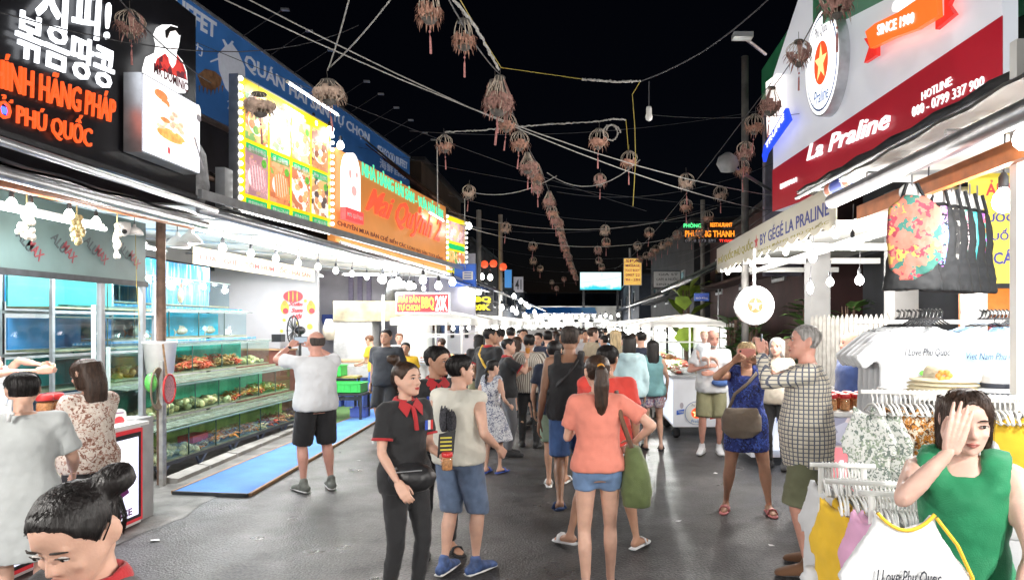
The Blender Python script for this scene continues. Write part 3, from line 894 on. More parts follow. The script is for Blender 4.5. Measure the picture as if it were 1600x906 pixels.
# green matting behind
tag(MB().slab([(-6.4, 12.6, .012), (-4.2, 12.6, .012), (-3.7, 15.2, .012), (-6.4, 15.2, .012)], (0, 0, 1), .006).build('green_matting', mat('green turf matting', (.10, .20, .06), .95, 0, .3, 60)), 'worn green turf matting behind the carpet ramp', 'mat')
# ================================================================ LEFT: restaurant canopy and signs
m_canopy = mat('white canopy underside', (.66, .66, .64), .6, 0, .12, 3)
awning('long pale canopy of the seafood restaurant carrying the lit menu boards', [(-4.28, 7.7, 3.16), (-3.05, 17.6, 3.02), (-8.1, 17.6, 3.35), (-8.1, 7.7, 3.35)], m_canopy, m_alu, pipe=.05, ribs=7)
single(MB().box((-3.62, 12.65, 3.27), (.05, 10.1, .1), rz=radians(-7.1)), 'gutter', m_alu, 'grey gutter along the edge of the restaurant canopy', 'gutter')
# yellow menu board
pY = Plane((-4.48, 9.0), (-4.12, 11.36))
t = thing('menu_board', 'yellow lit menu board with eight seafood photographs framed by bulbs', 'signboard', (-4.4, 9.5, 3.3))
Lw = 2.38
zb, zt = 3.32, 5.12
MB().rect(pY, 0, zb, Lw, zt, -.012, .14).build('case', m_alu, t)
MB().rect(pY, .03, zb + .03, Lw - .03, zt - .03, 0, .011).build('face', lightbox('backlit yellow', (.95, .76, .01), .42, .1, 2), t)
m_gcap = lightbox('backlit green caption', (.01, .38, .12), .75, .1, 3)
food_c = [[(.95, .55, .2), (.7, .25, .1), (.2, .4, .1), (1, .9, .8)], [(.95, .9, .85), (.9, .6, .5), (.3, .5, .2), (.98, .95, .95)], [(.95, .6, .35), (.85, .35, .15), (.98, .9, .85), (.9, .5, .3)], [(.6, .25, .12), (.25, .1, .06), (.9, .7, .3), (.8, .35, .15)],
          [(.55, .3, .32), (.75, .5, .5), (.6, .35, .2), (.45, .22, .25)], [(.75, .28, .12), (.6, .18, .08), (.85, .4, .2), (.3, .45, .1)], [(.85, .4, .18), (.95, .85, .8), (.6, .2, .1), (.9, .55, .3)], [(.12, .08, .07), (.6, .3, .15), (.8, .5, .2), (.9, .85, .8)]]
for r_ in range(2):
 for c in range(4):
  i = r_ * 4 + c
  a0 = .12 + c * .55; a1 = a0 + .5
  b0 = zb + (.98 if r_ == 0 else .24); b1 = b0 + .62
  pan = MB().rect(pY, a0, b0, a1, b1, .006, .005).build('photo_print', patches('food print %d' % i, food_c[i], 7, .4, .38, 1, 0, .3), t)
  MB().rect(pY, a0 + .02, b0 - .17, a1 - .02, b0 - .05, .006, .005).build('caption', m_gcap, pan)
  plp = lightbox('print plate white', (.95, .93, .9), .5, .1)
  MB().disc(pY, a0 + .25, b0 + .26, .2, .17, .008, .001, 18).build('plate_print', plp, pan)
  kk = .0095
  if i in (4, 5): 
   for j in range(6):
    x0 = a0 + .07 + j * .06
    kk += .0006
    MB().pslab(pY, [(x0, b0 + .5 - j * .02), (x0 + .045, b0 + .5 - j * .02), (x0 + .11, b0 + .08), (x0 + .06, b0 + .07)], kk, .001).build('skewer_print', lightbox('print skewer %d' % i, food_c[i][j % 2], .85, .3, 30), pan)
  else:
   for j in range(7):
    kk += .0006
    MB().disc(pY, a0 + .25 + .13 * cos(j * .9), b0 + .27 + .11 * sin(j * .9), .07, .06, kk, .001, 10).build('shrimp_print', lightbox('print shrimp %d %d' % (i, j % 3), food_c[i][j % 3], .85, .35, 30), pan)
  MB().disc(pY, a0 + .4, b0 + .48, .06, .06, kk + .001, .001, 10).build('herb_print', lightbox('print herb', (.15, .45, .06), .6, .4, 40), pan)
  text(['칠리새우튀김', '굴 크림찜', '마늘 새우', '마늘 가리비'][c] if r_ == 0 else ['한치마늘튀김', '한치구이', '새우소금구이', '조개모둠'][c], pan, pY, (a0 + .06, b0 - .145), (a1 - .06, b0 - .075), m_white, k=.0065, depth=.002, off=.02)
m_mb = emit('marquee bulb', (1, .97, .9), 5)
me_b = None
def marquee(pl, pts, par):
 global me_b
 if me_b is None: me_b = MB().ball((0, 0, 0), .032, 8, 6).mesh('marquee_bulb', m_mb, True)
 for a, b_ in pts:
  o = bpy.data.objects.new('marquee_bulb', me_b); COL.objects.link(o); o.parent = par
  o.location = pl.pt(a, b_, .02) - par.location
pts = [(.0, zb + .05 + i * .112) for i in range(16)] + [(Lw, zb + .05 + i * .112) for i in range(16)] + [(.06 + i * .1, zb + .0) for i in range(23)]
marquee(pY, pts, t)
tube_lamp(pY.pt(.55, zt + .05, .35), pY.pt(1.95, zt + .02, .35), 'thin lit tube above the yellow menu board', 14, r=.014)
tube_lamp(pY.pt(.75, zt - .25, .16), pY.pt(1.25, zt - .27, .16), 'bright tube lamp against the top of the menu board', 8, r=.03)
for i, (px_, py_) in enumerate(((490, 192), (515, 205), (532, 227))):
 bulb_thing(W(px_, py_, 10.9 + i * .3), ['bright globe at the top right of the menu board', 'bright globe at the menu board corner', 'bright globe between menu board and orange sign'][i], 'globes on the signboards', .0, 8 if i == 1 else None, .06)
# orange restaurant sign
pO = Plane((-4.10, 11.45), (-3.30, 16.9))
t = thing('restaurant_sign', 'orange restaurant signboard with green and red lit letters on the canopy edge', 'signboard', (-4, 12, 3.2))
La = 5.5
pOt = lambda x0, y0: pO.uv(x0, y0)
MB().pslab(pO, [(.02, 3.22), (La, 3.1), (La, 4.72), (.02, 4.78)], 0, .14).build('board', mat('orange printed board', (.55, .22, .06), .45, 0, .12, 1.5, em=.42, emc=(.75, .28, .07)), t)  # emission in the board colour brightens the print
m_gl = emit('green LED lettering', (.12, 1, .5), .85); m_rl = emit('red LED lettering', (1, .09, .04), 1.0)
textq('NHÀ HÀNG HẢI SẢN - VỰA HẢI SẢN', t, pO, (565, 279), (691, 346), (691, 324), (565, 246), m_gl, k=.004, depth=.02, off=.0)
textq('Mai Quỳnh 2', t, pO, (567, 338), (684, 388), (690, 340), (580, 290), m_rl, k=.004, depth=.03, off=.012, shear=.2)
m_pur = mat('dark red print', (.16, .015, .03), .5)
textq('CHUYÊN MUA BÁN CHẾ BIẾN CÁC LOẠI HẢI SẢN TƯƠI SỐNG', t, pO, (527, 353), (692, 408), (692, 400), (527, 340), m_pur, depth=.004, k=.002, off=.01)
textq('ĐC: 10 TRẦN HƯNG ĐẠO DƯƠNG ĐÔNG PHÚ QUỐC', t, pO, (517, 368), (640, 403), (640, 395), (517, 356), mat('teal print', (.02, .28, .3), .5), depth=.004, k=.002, off=.01)
em_ = pO.uv(542, 288)
eb = thing('logo_cutout', 'white rounded emblem cut-out with red name ribbon on the orange sign', 'sign', pO.pt(em_[0], em_[1]))
ea, ebb = em_
MB().pslab(pO, [(ea - .27, ebb - .5)] + [(ea + .27 * cos(pi - pi * i / 12), ebb + .12 + .42 * sin(pi - pi * i / 12)) for i in range(13)] + [(ea + .27, ebb - .5)], .12, .1).build('emblem', lightbox('emblem white', (1, .93, .9), 1.0, .08), eb)
for (da, db, r1, r2) in ((.02, -.12, .1, .09), (-.12, .15, .05, .08), (.12, .18, .04, .05)):
 MB().disc(pO, ea + da, ebb + db, r1, r2, .124, .003, 14).build('emblem_mark', lightbox('emblem pink', (.9, .4, .38), .8, .1), eb)
MB().rect(pO, ea - .33, ebb - .66, ea + .33, ebb - .45, .15, .1).build('ribbon', lightbox('ribbon red', (.85, .08, .08), .8, .1), eb)
text('MAI QUỲNH', eb, pO, (ea - .28, ebb - .61), (ea + .28, ebb - .5), m_white, k=.152, depth=.003, off=.02)
# lit strip under the orange sign
tube_lamp(pO.pt(.0, 3.16, .10), pO.pt(5.45, 3.04, .10), 'continuous white light strip under the orange sign', 95, r=.022)
tube_lamp(pO.pt(4.0, 4.35, .12), pO.pt(5.0, 4.3, .12), 'short bright tube at the end of the orange sign', 3, r=.016)
# second small menu board
pS = Plane((-3.34, 17.1), (-3.02, 18.4))
t = thing('menu_board', 'small yellow menu board with food pictures at the far end of the orange sign', 'signboard', (-3.3, 17.3, 3))
a0, b0 = pS.uv(698, 422); a1, b1 = pS.uv(728, 345)
MB().rect(pS, a0, 3.1, a1, 4.6, -.01, .1).build('case', m_alu, t)
MB().rect(pS, a0 + .03, 3.13, a1 - .03, 4.57, 0, .009).build('face', lightbox('backlit yellow', (.95, .76, .01), .42, .1, 2), t)
for j, zz in enumerate((3.2, 3.95)):
 MB().rect(pS, a0 + .1, zz, a1 - .1, zz + .5, .005, .004).build('photo_print', patches('food print %d' % (j * 4), food_c[j], 7, .4, .9), t)
MB().rect(pS, a0 + .1, 3.75, a1 - .1, 3.88, .005, .004).build('caption', m_gcap, t)
marquee(pS, [(a0, 3.1 + .13 * i) for i in range(12)] + [(a1, 3.1 + .13 * i) for i in range(12)], t)
bulb_thing(W(733, 353, 17.5), 'bright globe beside the small yellow menu board', 'globes on the signboards', .0, 10, .07)
# big blue buffet board
pB = Plane((-6.5, 9.0), (-5.35, 21.2))
t = thing('buffet_board', 'long blue seafood buffet board with white lettering and a prawn picture', 'signboard', (-6.2, 11, 5.3))
aR = pB.uv(640, 245)[0]
MB().rect(pB, -3.2, 5.3, aR, 7.05, 0, .1).build('board', mat('blue printed board', (.045, .17, .46), .5, 0, .12, 2, em=.10, emc=(.04, .18, .55)), t)
for z_ in (5.28, 7.08): MB().rect(pB, -3.25, z_ - .025, aR + .03, z_ + .025, .02, .14).build('frame_rail', m_alu, t)
m_bt = mat('white board print', (.62, .66, .72), .5, 0, .05, em=.12, emc=(.6, .7, .9))
textq('SEAFOOD BUFFET', t, pB, (96, -78), (337, 62), (338, 36), (96, -128), m_bt, k=.002, depth=.01, off=.03)
textq('QUÁN HẢI SẢN TỰ CHỌN', t, pB, (382, 110), (577, 226), (577, 206), (382, 76), m_bt, k=.002, depth=.01, off=.02)
textq('SEAFOOD BUFFET', t, pB, (590, 241), (636, 265), (636, 254), (590, 226), m_bt, k=.002, depth=.01, off=.02)
textq('海鮮自助', t, pB, (593, 262), (634, 281), (634, 270), (593, 247), m_bt, k=.002, depth=.01, off=.0)
textpx('力', t, pB, (302, 82), (316, 72), m_bt, k=.002, depth=.01)
textpx('20 LV', t, pB, (355, 170), (380, 170), m_bt, k=.002, depth=.01)
def bpoly(nm, q, m, k): MB().pslab(pB, [pB.uv(*x) for x in q], k, .004).build(nm, m, t)
bpoly('prawn_print', [(352, 72), (362, 68), (372, 82), (382, 105), (384, 140), (376, 160), (366, 156), (352, 138), (342, 110), (340, 85)], m_bt, .006)
bpoly('prawn_print', [(352, 74), (347, 62), (350, 62), (356, 72)], m_bt, .006); bpoly('prawn_print', [(356, 72), (362, 64), (365, 66), (359, 74)], m_bt, .006)
bpoly('prawn_print', [(342, 90), (328, 96), (329, 98), (343, 93)], m_bt, .006)
bpoly('crab_print', [(308, 118), (320, 108), (335, 112), (346, 122), (344, 134), (330, 142), (314, 134)], mat('crab print', (.30, .17, .09), .5, 0, .4, 12), .008)
for i in range(7):
 x0, y0 = 346 - i * 6, 134 + (3 - abs(i - 3)) * 2
 bpoly('crab_leg_print', [(x0, y0), (x0 + 3, y0), (x0 + 1, y0 + 10)], mat('crab print', (.30, .17, .09), .5, 0, .4, 12), .007)
# little arm lamps along the top
for i, (px_, py_) in enumerate(((378, 50), (420, 83), (458, 112), (520, 155), (545, 172), (572, 195), (597, 212), (622, 224), (636, 235))):
 a, b_ = pB.uv(px_, py_ + 10)
 base = pB.pt(a, 7.08, .02)
 t = thing('arm_lamp', nth(i) + ' unlit arm spotlight from the camera along the top of the blue board', 'arm lamp', base, 0, 'arm spotlights on the blue board')
 tip = base + pB.n * .75 + V((0, 0, .45))
 MB().tube([base, tip], .009, 6).build('arm', m_dark, t)
 MB().box(tip + pB.n * .06, (.14, .07, .035), rz=.1).build('head', m_alu, t)
# sheds and roofs between the boards
awning('low rusty corrugated roof between the black board and the yellow board', [(-4.75, 7.9, 3.75), (-4.6, 9.0, 3.7), (-7.5, 9.6, 4.6), (-7.5, 7.9, 4.6)], mat('rusty corrugated sheet', (.16, .13, .11), .8, 0, .5, 5), m_rust, ribs=5)
awning('rusty tin roof beyond the orange sign', [(-3.6, 16.9, 5.05), (-3.5, 22, 5.1), (-5.2, 22, 6.3), (-5.2, 16.0, 6.3)], mat('orange rust sheet', (.24, .15, .08), .8, 0, .5, 5), m_rust, ribs=4)
t = thing('wall_unit', 'tarpaulin wrapped bundle and box on the pillar between the boards', 'bundle', (-4.7, 8.4, 3.3))
MB().loft([(-4.75, 8.35, 3.2, .12, .12), (-4.75, 8.35, 3.5, .2, .24), (-4.75, 8.35, 3.9, .16, .2), (-4.75, 8.35, 4.1, .06, .08)], 14).build('wrap', mat('grey wrap sheet', (.26, .26, .27), .5, 0, .4, 8, .6, 12), t, True)
MB().box((-4.55, 8.75, 3.55), (.12, .2, .5)).build('box', m_alu, t)
# ---------------------------------------------------------------- inside the restaurant
plW = Plane((-8.0, 14.6), (-5.6, 14.6))
tag(MB().box((-6.85, 14.66, 1.6), (2.5, .1, 3.2)).build('lantern_wall', mat('white painted panel wall', (.40, .40, .42), .6, 0, .08, 2)), 'white panel wall with new year lantern stickers', 'wall')
def sticker(nm, label, mbs, cat='sticker'):
 t = thing(nm, label, cat, mbs[0][0].v[0])
 for mb, m, n_ in mbs: mb.build(n_, m, t)
a, b_ = plW.uv(458, 463)
m_lr, m_lg = mat('sticker red', (.62, .04, .05), .5, 0, .12, 12), mat('sticker gold', (.75, .42, .05), .5, 0, .3, 20)
mbs = [(MB().disc(plW, a, b_, .21, .125, .008, .005), m_lr, 'lantern_print')]
for k in (-1, 0, 1): mbs.append((MB().disc(plW, a + k * .09, b_, .012, .12, .011, .002, 12), m_lg, 'rib_print'))
sticker('lantern_sticker', 'big red paper lantern sticker on the white panel wall', mbs)
for i, px_ in enumerate((445, 486)):
 a, b_ = plW.uv(px_, 481)
 mbs = [(MB().disc(plW, a, b_, .09, .13, .008, .005), m_lg, 'figure_print'), (MB().disc(plW, a + .02, b_ - .06, .06, .06, .011, .002), m_lr, 'mark_print'), (MB().disc(plW, a, b_ + .1, .05, .06, .012, .002), mat('sticker orange', (.7, .25, .04), .5), 'mark_print')]
 sticker('figure_sticker', ['gold and red festive sticker on the near side of the red lantern sticker', 'gold and red festive sticker on the far side of the red lantern sticker'][i], mbs)
t = thing('greeting_lettering', 'red script greeting lettering under the lantern sticker', 'sticker', plW.pt(*plW.uv(458, 490)))
for i, (s_, x0, x1, y0, y1) in enumerate((('Xuân', 450, 473, 478, 472), ('Sum', 455, 473, 488, 481), ('Hội', 457, 472, 499, 490))):
 textpx(s_, t, plW, (x0, y0), (x1, y1), m_lr, k=.003, depth=.004, off=.03, shear=.3)
for i, (x, y) in enumerate(((444, 500), (484, 510), (464, 505), (477, 470), (440, 517))):
 a, b_ = plW.uv(x, y)
 single(MB().disc(plW, a, b_, .06 if i == 1 else .035, .06 if i == 1 else .035, .006, .004, 12), 'flower_sticker', mat('sticker yellow', (.75, .62, .05), .5), ['yellow dot sticker under the near festive figure', 'largest yellow dot sticker on the white panel wall', 'yellow dot sticker below the red greeting', 'yellow dot sticker beside the red lantern sticker', 'yellow dot sticker above the sideboard'][i], 'sticker', 'yellow dots on the panel wall')
# fan
p = W(458, 530, 14.0)
t = thing('standing_fan', 'black standing fan in front of the white panel wall', 'fan', V((p.x, p.y, 0)))
cage = p + V((0, 0, .18))
for j in range(12):
 a = j * pi / 6
 MB().tube([cage, cage + V((.12 * cos(a) , -.04, .3 * sin(a))), cage + V((.11 * cos(a), .06, .29 * sin(a)))], .008, 4).build('cage_wire', m_black, t)
MB().tube([cage + V((.12 * cos(i * pi / 10), 0, .3 * sin(i * pi / 10))) for i in range(21)], .014, 6).build('cage_rim', m_black, t)
for j in range(4):
 a = j * pi / 2 + .4
 MB().slab([cage, cage + V((.09 * cos(a), .01, .24 * sin(a))), cage + V((.09 * cos(a + .7), .03, .24 * sin(a + .7)))], (0, 1, 0), .006).build('blade', mat('fan blade grey', (.12, .12, .13), .4), t)
MB().ball(cage + V((.1, .1, 0)), .09, 10, 8, 1.3).build('motor', m_black, t, True)
MB().tube([cage + V((.1, .1, 0)), V((p.x + .1, p.y + .1, .05))], .03, 8).build('pole', m_black, t)
MB().lathe(V((p.x + .1, p.y + .1, 0)), [(.2, 0), (.2, .03), (.05, .05)], 16).build('base', m_black, t)
# sideboard, tables, crates
t = thing('sideboard', 'dark red sideboard behind the fan', 'cabinet', (-6.7, 14.3, 0))
MB().box((-6.6, 14.4, .65), (1.1, .35, 1.25)).build('carcass', mat('dark red wood', (.16, .05, .035), .5, 0, .3, 6), t)
MB().box((-6.6, 14.4, 1.29), (1.16, .4, .03)).build('top', m_wood, t)
for s in (-1, 1): MB().box((-6.6 + s * .27, 14.215, .65), (.5, .02, 1.0)).build('door', mat('dark red wood', (.16, .05, .035), .5, 0, .3, 6), t)
p = W(435, 528, 14.3); single(MB().box(p, (.2, .2, .16)), 'radio', m_black, 'small black speaker on the dark red sideboard', 'speaker')
def table(label, x0, x1, y0, y1, h, mtop, mleg, nm='table'):
 t = thing(nm, label, 'table', ((x0 + x1) / 2, (y0 + y1) / 2, 0))
 MB().box(((x0 + x1) / 2, (y0 + y1) / 2, h), (x1 - x0, y1 - y0, .04)).build('tabletop', mtop, t)
 for x in (x0 + .05, x1 - .05):
  for y in (y0 + .05, y1 - .05): MB().box((x, y, h / 2 - .01), (.04, .04, h - .025)).build('leg', mleg, t)
 MB().box(((x0 + x1) / 2, y0 + .05, h - .07), (x1 - x0 - .14, .025, .07)).build('apron', mleg, t)
 return t
table('wooden work table of the restaurant with blue bins beneath', -5.7, -4.45, 15.0, 15.8, 1.0, m_wood, m_wplastic)
def crate(label, c, d, m, grp=None, nm='crate', rim=True, slots=True):
 c = V(c); t = thing(nm, label, 'crate', c, 0, grp)
 w, l_, h = d; th = .012
 MB().box(c + V((0, 0, th / 2)), (w, l_, th)).build('base', m, t)
 for s in (-1, 1):
  MB().box(c + V((s * (w / 2 - th / 2), 0, h / 2)), (th, l_ - .03, h)).build('side', m, t)
  MB().box(c + V((0, s * (l_ / 2 - th / 2), h / 2)), (w, th, h)).build('side', m, t)
  if rim:
   MB().box(c + V((s * w / 2, 0, h + .006)), (.03, l_ + .03, .014)).build('rim', m, t)
   MB().box(c + V((0, s * l_ / 2, h + .008)), (w + .03, .03, .014)).build('rim', m, t)
 if slots:
  for i in range(5):
   MB().box(c + V((-w * .4 + i * w * .2, -l_ / 2 - .004, h * .5)), (.012, .012, h * .9)).build('slat', m, t)
 return t
for i, x in enumerate((-5.45, -4.95)):
 crate(['blue bin under the work table nearest the white wall', 'blue bin under the work table nearest the street'][i], (x, 15.25, 0), (.42, .5, .6), m_bluepl, 'blue bins', 'storage_bin')
crate('blue bin in front of the stove behind the worker', (-4.4, 16.0, 0), (.4, .5, .55), m_bluepl, 'blue bins', 'storage_bin')
table('low black folding table holding green baskets', -5.25, -4.05, 12.75, 13.35, .5, m_dark, m_dark)
crate('green basket on the low folding table near the street', (-4.42, 13.05, .525), (.62, .46, .17), m_green, 'green baskets')
crate('green basket stacked behind the man photographing the tanks', (-5.0, 13.0, .525), (.5, .46, .22), m_green, 'green baskets')
crate('green basket on the upper tray by the far tank end', (-4.95, 13.5, .8), (.6, .4, .2), m_green, 'green baskets')
t = table('narrow steel tray table behind the green baskets', -5.4, -4.35, 13.38, 13.7, .78, mat('brass brown sheet', (.45, .33, .12), .4, .3), m_dark)
crate('small blue and red tub on the ground by the folding table', (-4.25, 13.25, .015), (.3, .3, .18), m_bluepl, None, 'tub', True, False)
# white stove cabinet with sooty hood
t = thing('stove_cabinet', 'white cabinet with sooty hood and dark oven opening', 'stove', (-5.4, 17, 0))
MB().box((-5.6, 17.2, .95), (.95, .6, 1.9)).build('cabinet', mat('off white enamel', (.5, .5, .49), .5), t)
MB().box((-4.62, 17.3, .6), (1.0, .6, 1.2)).build('oven', mat('sooty steel', (.05, .045, .04), .6, 0, .5, 5), t)
MB().box((-5.1, 17.2, 2.15), (1.95, .7, .5)).build('hood', mat('sooty cream hood', (.30, .26, .17), .6, 0, .6, 2.5), t)
MB().tube([(-4.8, 17.3, 2.4), (-4.8, 17.3, 2.75), (-4.2, 17.3, 2.8)], .14, 10).build('duct', m_steel, t, True)
tag(MB().box((-5.4, 19.1, 1.9), (5, .1, 3.8)).build('kitchen_wall', mat('lavender grey wall', (.42, .41, .45), .7, 0, .15, 2)), 'lavender grey kitchen wall behind the stove', 'wall')
for i, x in enumerate((-6.35, -6.1, -5.85, -4.25, -3.95)):
 single(MB().box((x, 19.0, 1.6), (.12, .06, 3.1)), 'wall_strip', mat('purple grey curtain strip', (.30, .27, .38), .7), nth(i) + ' purple grey vertical strip from the left on the kitchen wall', 'strip', 'strips on the kitchen wall')
for i, px_ in enumerate((510, 522)):
 p = W(px_, 500, 18.0); t = thing('hanging_bag', ['dark blue pouch hanging on the kitchen wall beside the lantern wall', 'dark blue pouch hanging on the kitchen wall nearer the stove'][i], 'bag', p)
 MB().loft([(p.x, p.y, p.z - .15, .09, .05), (p.x, p.y, p.z, .13, .06), (p.x, p.y, p.z + .15, .12, .04)], 12).build('pouch', mat('navy cloth', (.02, .04, .16), .8), t, True)
p = W(514, 515, 16.4); t = thing('hanging_cloth', 'cream garment hanging in front of the kitchen wall', 'cloth', p)
MB().loft([(p.x, p.y, p.z - .25, .12, .06), (p.x, p.y, p.z, .16, .08), (p.x, p.y, p.z + .25, .08, .04)], 12).build('cloth', mat('cream cloth', (.55, .5, .4), .9, 0, .15, 8), t, True)
# hanging banner and lights below the canopy
pN = Plane((-5.65, 10.0), (-5.5, 14.4))
t = thing('canopy_banner', 'cream banner with red lettering hanging inside the canopy', 'banner', (-5.6, 12, 2.4))
MB().rect(pN, .0, 2.70, 4.2, 2.96, 0, .012).build('cloth', mat('cream banner', (.72, .60, .42), .7, 0, .1, 4), t)
text('CUA - GHẸ - TÔM HÙM - ỐC - HẢI SẢN', t, pN, (.15, 2.75), (4.0, 2.9), m_lr, k=.002, depth=.003, off=.02)
pT = Plane((-5.0, 13.9), (-4.2, 13.9))
for i in range(14):
 px_ = 262 + i * 24; y = 8.6 + i * .62
 p = V((-4.9 + .085 * i, y, 2.86 - .012 * i))
 bulb_thing(p, nth(i) + ' lit bulb from the camera in the row under the restaurant canopy', 'bulb row under the restaurant canopy', .12, 52 if i % 2 == 0 else None, .05)
for i in range(3):
 tube_lamp((-6.6 + .2 * i, 9.0 + 2.8 * i, 2.98), (-6.6 + .2 * i, 10.9 + 2.8 * i, 2.98), ['tube lamp over the near end of the tanks', 'tube lamp over the far end of the tanks', 'tube lamp over the green baskets'][i], 100)
tube_lamp((-4.7, 8.3, 2.98), (-4.5, 11.6, 2.95), 'added long fill tube at the canopy edge in front of the tanks', 60)  # extra tube put in to brighten the tanks from the front
tube_lamp((-5.6, 16.2, 3.0), (-4.3, 16.2, 3.0), 'tube lamp over the kitchen work table', 16)
for i, (px_, py_) in enumerate(((297, 372), (277, 378))):
 p = W(px_, py_, 8.3)
 t = thing('bell_shade', ['wide white bell shade under the canopy corner', 'smaller white bell shade beside the brown post'][i], 'lamp shade', p)
 MB().lathe(p, [(.14, -.06), (.13, -.03), (.07, .04), (.025, .08), (.02, .12)], 16).build('shade', m_wplastic, t, True)
 MB().tube([p + V((0, 0, .12)), p + V((0, 0, .7))], .005, 5).build('cord', m_wire, t)
# ================================================================ market stalls further down
m_food = [mat('food %d' % i, c, .5, 0, .35, 25) for i, c in enumerate([(.55, .25, .10), (.60, .45, .25), (.45, .08, .05), (.25, .35, .08), (.65, .55, .42)])]
def goods(label, x0, x1, y0, y1, z, n, r=.05, cols=None):
 cols = cols or m_food
 bms = [MB() for _ in cols]
 for i in range(n):
  k = random.randrange(len(cols))
  c = V((random.uniform(x0, x1), random.uniform(y0, y1), z + r * .5))
  bms[k].ball(c, r * random.uniform(.6, 1.2), 7, 5, random.uniform(.7, 1.6), random.uniform(.7, 1.6), random.uniform(.5, 1))
 root = None
 for k, mb in enumerate(bms):
  if not mb.v: continue
  if root is None: root = single(mb, 'food_display', cols[k], label, 'food', None, True); root['kind'] = 'stuff'
  else:
   o = bpy.data.objects.new('food_display', mb.mesh('food_display', cols[k], True, root.location)); COL.objects.link(o); o.parent = root; o['kind'] = 'stuff'
def stall(label, x0, x1, y0, y1, h=2.1, ch=.9, canopy=m_white, panel=m_white, drop=.15, posts=True, lightp=60, side=1, bulbs=3):
 """side=1: the street lies at +x"""
 t = thing('food_stall', label, 'stall', ((x0 + x1) / 2, (y0 + y1) / 2, 0), 0, 'food stalls along the street')
 MB().box(((x0 + x1) / 2, (y0 + y1) / 2, ch / 2 + .05), (x1 - x0 - .04, y1 - y0 - .04, ch - .1)).build('counter', panel, t)
 MB().box(((x0 + x1) / 2, (y0 + y1) / 2, ch + .015), (x1 - x0 + .06, y1 - y0 + .06, .03)).build('countertop', m_alu, t)
 for x in (x0, x1):
  for y in (y0, y1): MB().box((x, y, h / 2), (.04, .04, h)).build('post', m_white, t)
 for z in (h - .35, h - .02):
  MB().box(((x0 + x1) / 2, y0, z), (x1 - x0 - .04, .03, .03)).build('rail', m_white, t)
  MB().box((x0 if side < 0 else x1, (y0 + y1) / 2, z), (.03, y1 - y0 - .04, .03)).build('rail', m_white, t)
 MB().box((x0 - .12 if side > 0 else x1 + .12, (y0 + y1) / 2, h / 2 + .02), (.02, y1 - y0 + .2, h - .1)).build('bounce_sheet', m_white, t)  # white sheet added behind the stall so its interior looks brighter
 MB().box(((x0 + x1) / 2, y0 + .03, ch + .4), (x1 - x0 - .04, .008, .5)).build('screen', m_pane, t)
 k = .25
 q = [V((x0 - k, y0 - k, h)), V((x1 + k, y0 - k, h)), V((x1 + k, y1 + k, h)), V((x0 - k, y1 + k, h))]
 ridge = [V((x0 - k, (y0 + y1) / 2, h + .28)), V((x1 + k, (y0 + y1) / 2, h + .28))]
 xm = (x0 + x1) / 2
 a, b_ = V((xm, y0 - k, h + .2)), V((xm, y1 + k, h + .2))
 mb = MB().add([q[0], q[1], q[2], q[3], a, b_], [[0, 4, 5, 3], [4, 1, 2, 5], [0, 1, 4], [3, 5, 2]])
 mb.add([p - V((0, 0, drop)) for p in q] + [p for p in q], [[0, 1, 5, 4], [1, 2, 6, 5], [2, 3, 7, 6], [3, 0, 4, 7]])
 mb.build('canopy', canopy, t)
 for i in range(bulbs):
  y = y0 + (y1 - y0) * (i + .5) / bulbs
  bulb_thing((xm + side * .35, y, h - .22), (['nearest ', 'middle ', 'farthest '][i] if bulbs > 1 else '') + 'lit bulb under the ' + label, 'bulbs under the stall canopies', .1, lightp if i == bulbs // 2 else None, .045)
 return t
m_sc = translucent('white stall canopy', (.74, .74, .72), .55)
ordinal = ['first', 'second', 'third', 'fourth', 'fifth', 'sixth', 'seventh']
# left side: barbecue stalls
for i in range(6):
 y0 = 15.4 + i * 4.6
 stall(['white food stall behind the red 20K barbecue sign', 'white food stall behind the black 20K barbecue sign', 'third white stall along the left row', 'fourth white stall along the left row', 'fifth white stall along the left row', 'farthest white stall along the left row'][i], -3.95 + .06 * i, -2.65 + .05 * i, y0, y0 + 3.4, 1.95, .9, m_sc, m_white, lightp=115, side=1)
 if i < 4: goods(['skewers and seafood piled on the first barbecue stall', 'skewers and seafood piled on the second barbecue stall', 'food piled on the third left stall', 'food piled on the fourth left stall'][i], -3.8, -2.75, y0 + .1, y0 + 3.2, .94, 150 if i < 2 else 90, .07)
def hang_sign(name, label, pl, box, frame_m, face_m, k=0, th=.05, em=None, cat='sign'):
 a0, b0, a1, b1 = box
 t = thing(name, label, cat, pl.pt((a0 + a1) / 2, b0, 0))
 MB().rect(pl, a0, b0, a1, b1, k, th).build('frame', frame_m, t)
 g = .03 if (a1 - a0) > .6 else .015
 MB().rect(pl, a0 + g, b0 + g, a1 - g, b1 - g, k + .004, .006).build('face', face_m, t)
 return t
def pxbox(pl, x0, y0, x1, y1):
 a0, b1 = pl.uv(x0, y0); a1, b0 = pl.uv(x1, y1)
 return (a0, b0, a1, b1)
p15 = Plane((-5, 15.05), (0, 15.05))
bx = pxbox(p15, 618, 457, 703, 490)
m_rlb = emit('backlit red', (.55, .004, .015), .95); m_yl = emit('yellow lettering', (1, .85, .05), 1.0); m_wl = emit('white lettering', (1, 1, 1), 1.0)
t = hang_sign('barbecue_sign', 'red barbecue sign with yellow and white lettering in white frame', p15, bx, m_alu, m_rlb)
a0, b0, a1, b1 = bx; w_, h_ = a1 - a0, b1 - b0
fx = lambda f: a0 + f * w_
fy = lambda f: b0 + f * h_
text('HẢI SẢN', t, p15, (fx(.05), fy(.52)), (fx(.45), fy(.88)), m_yl, k=.006, depth=.004, off=.03)
text('TỰ CHỌN', t, p15, (fx(.05), fy(.10)), (fx(.45), fy(.46)), m_yl, k=.006, depth=.004, off=.03)
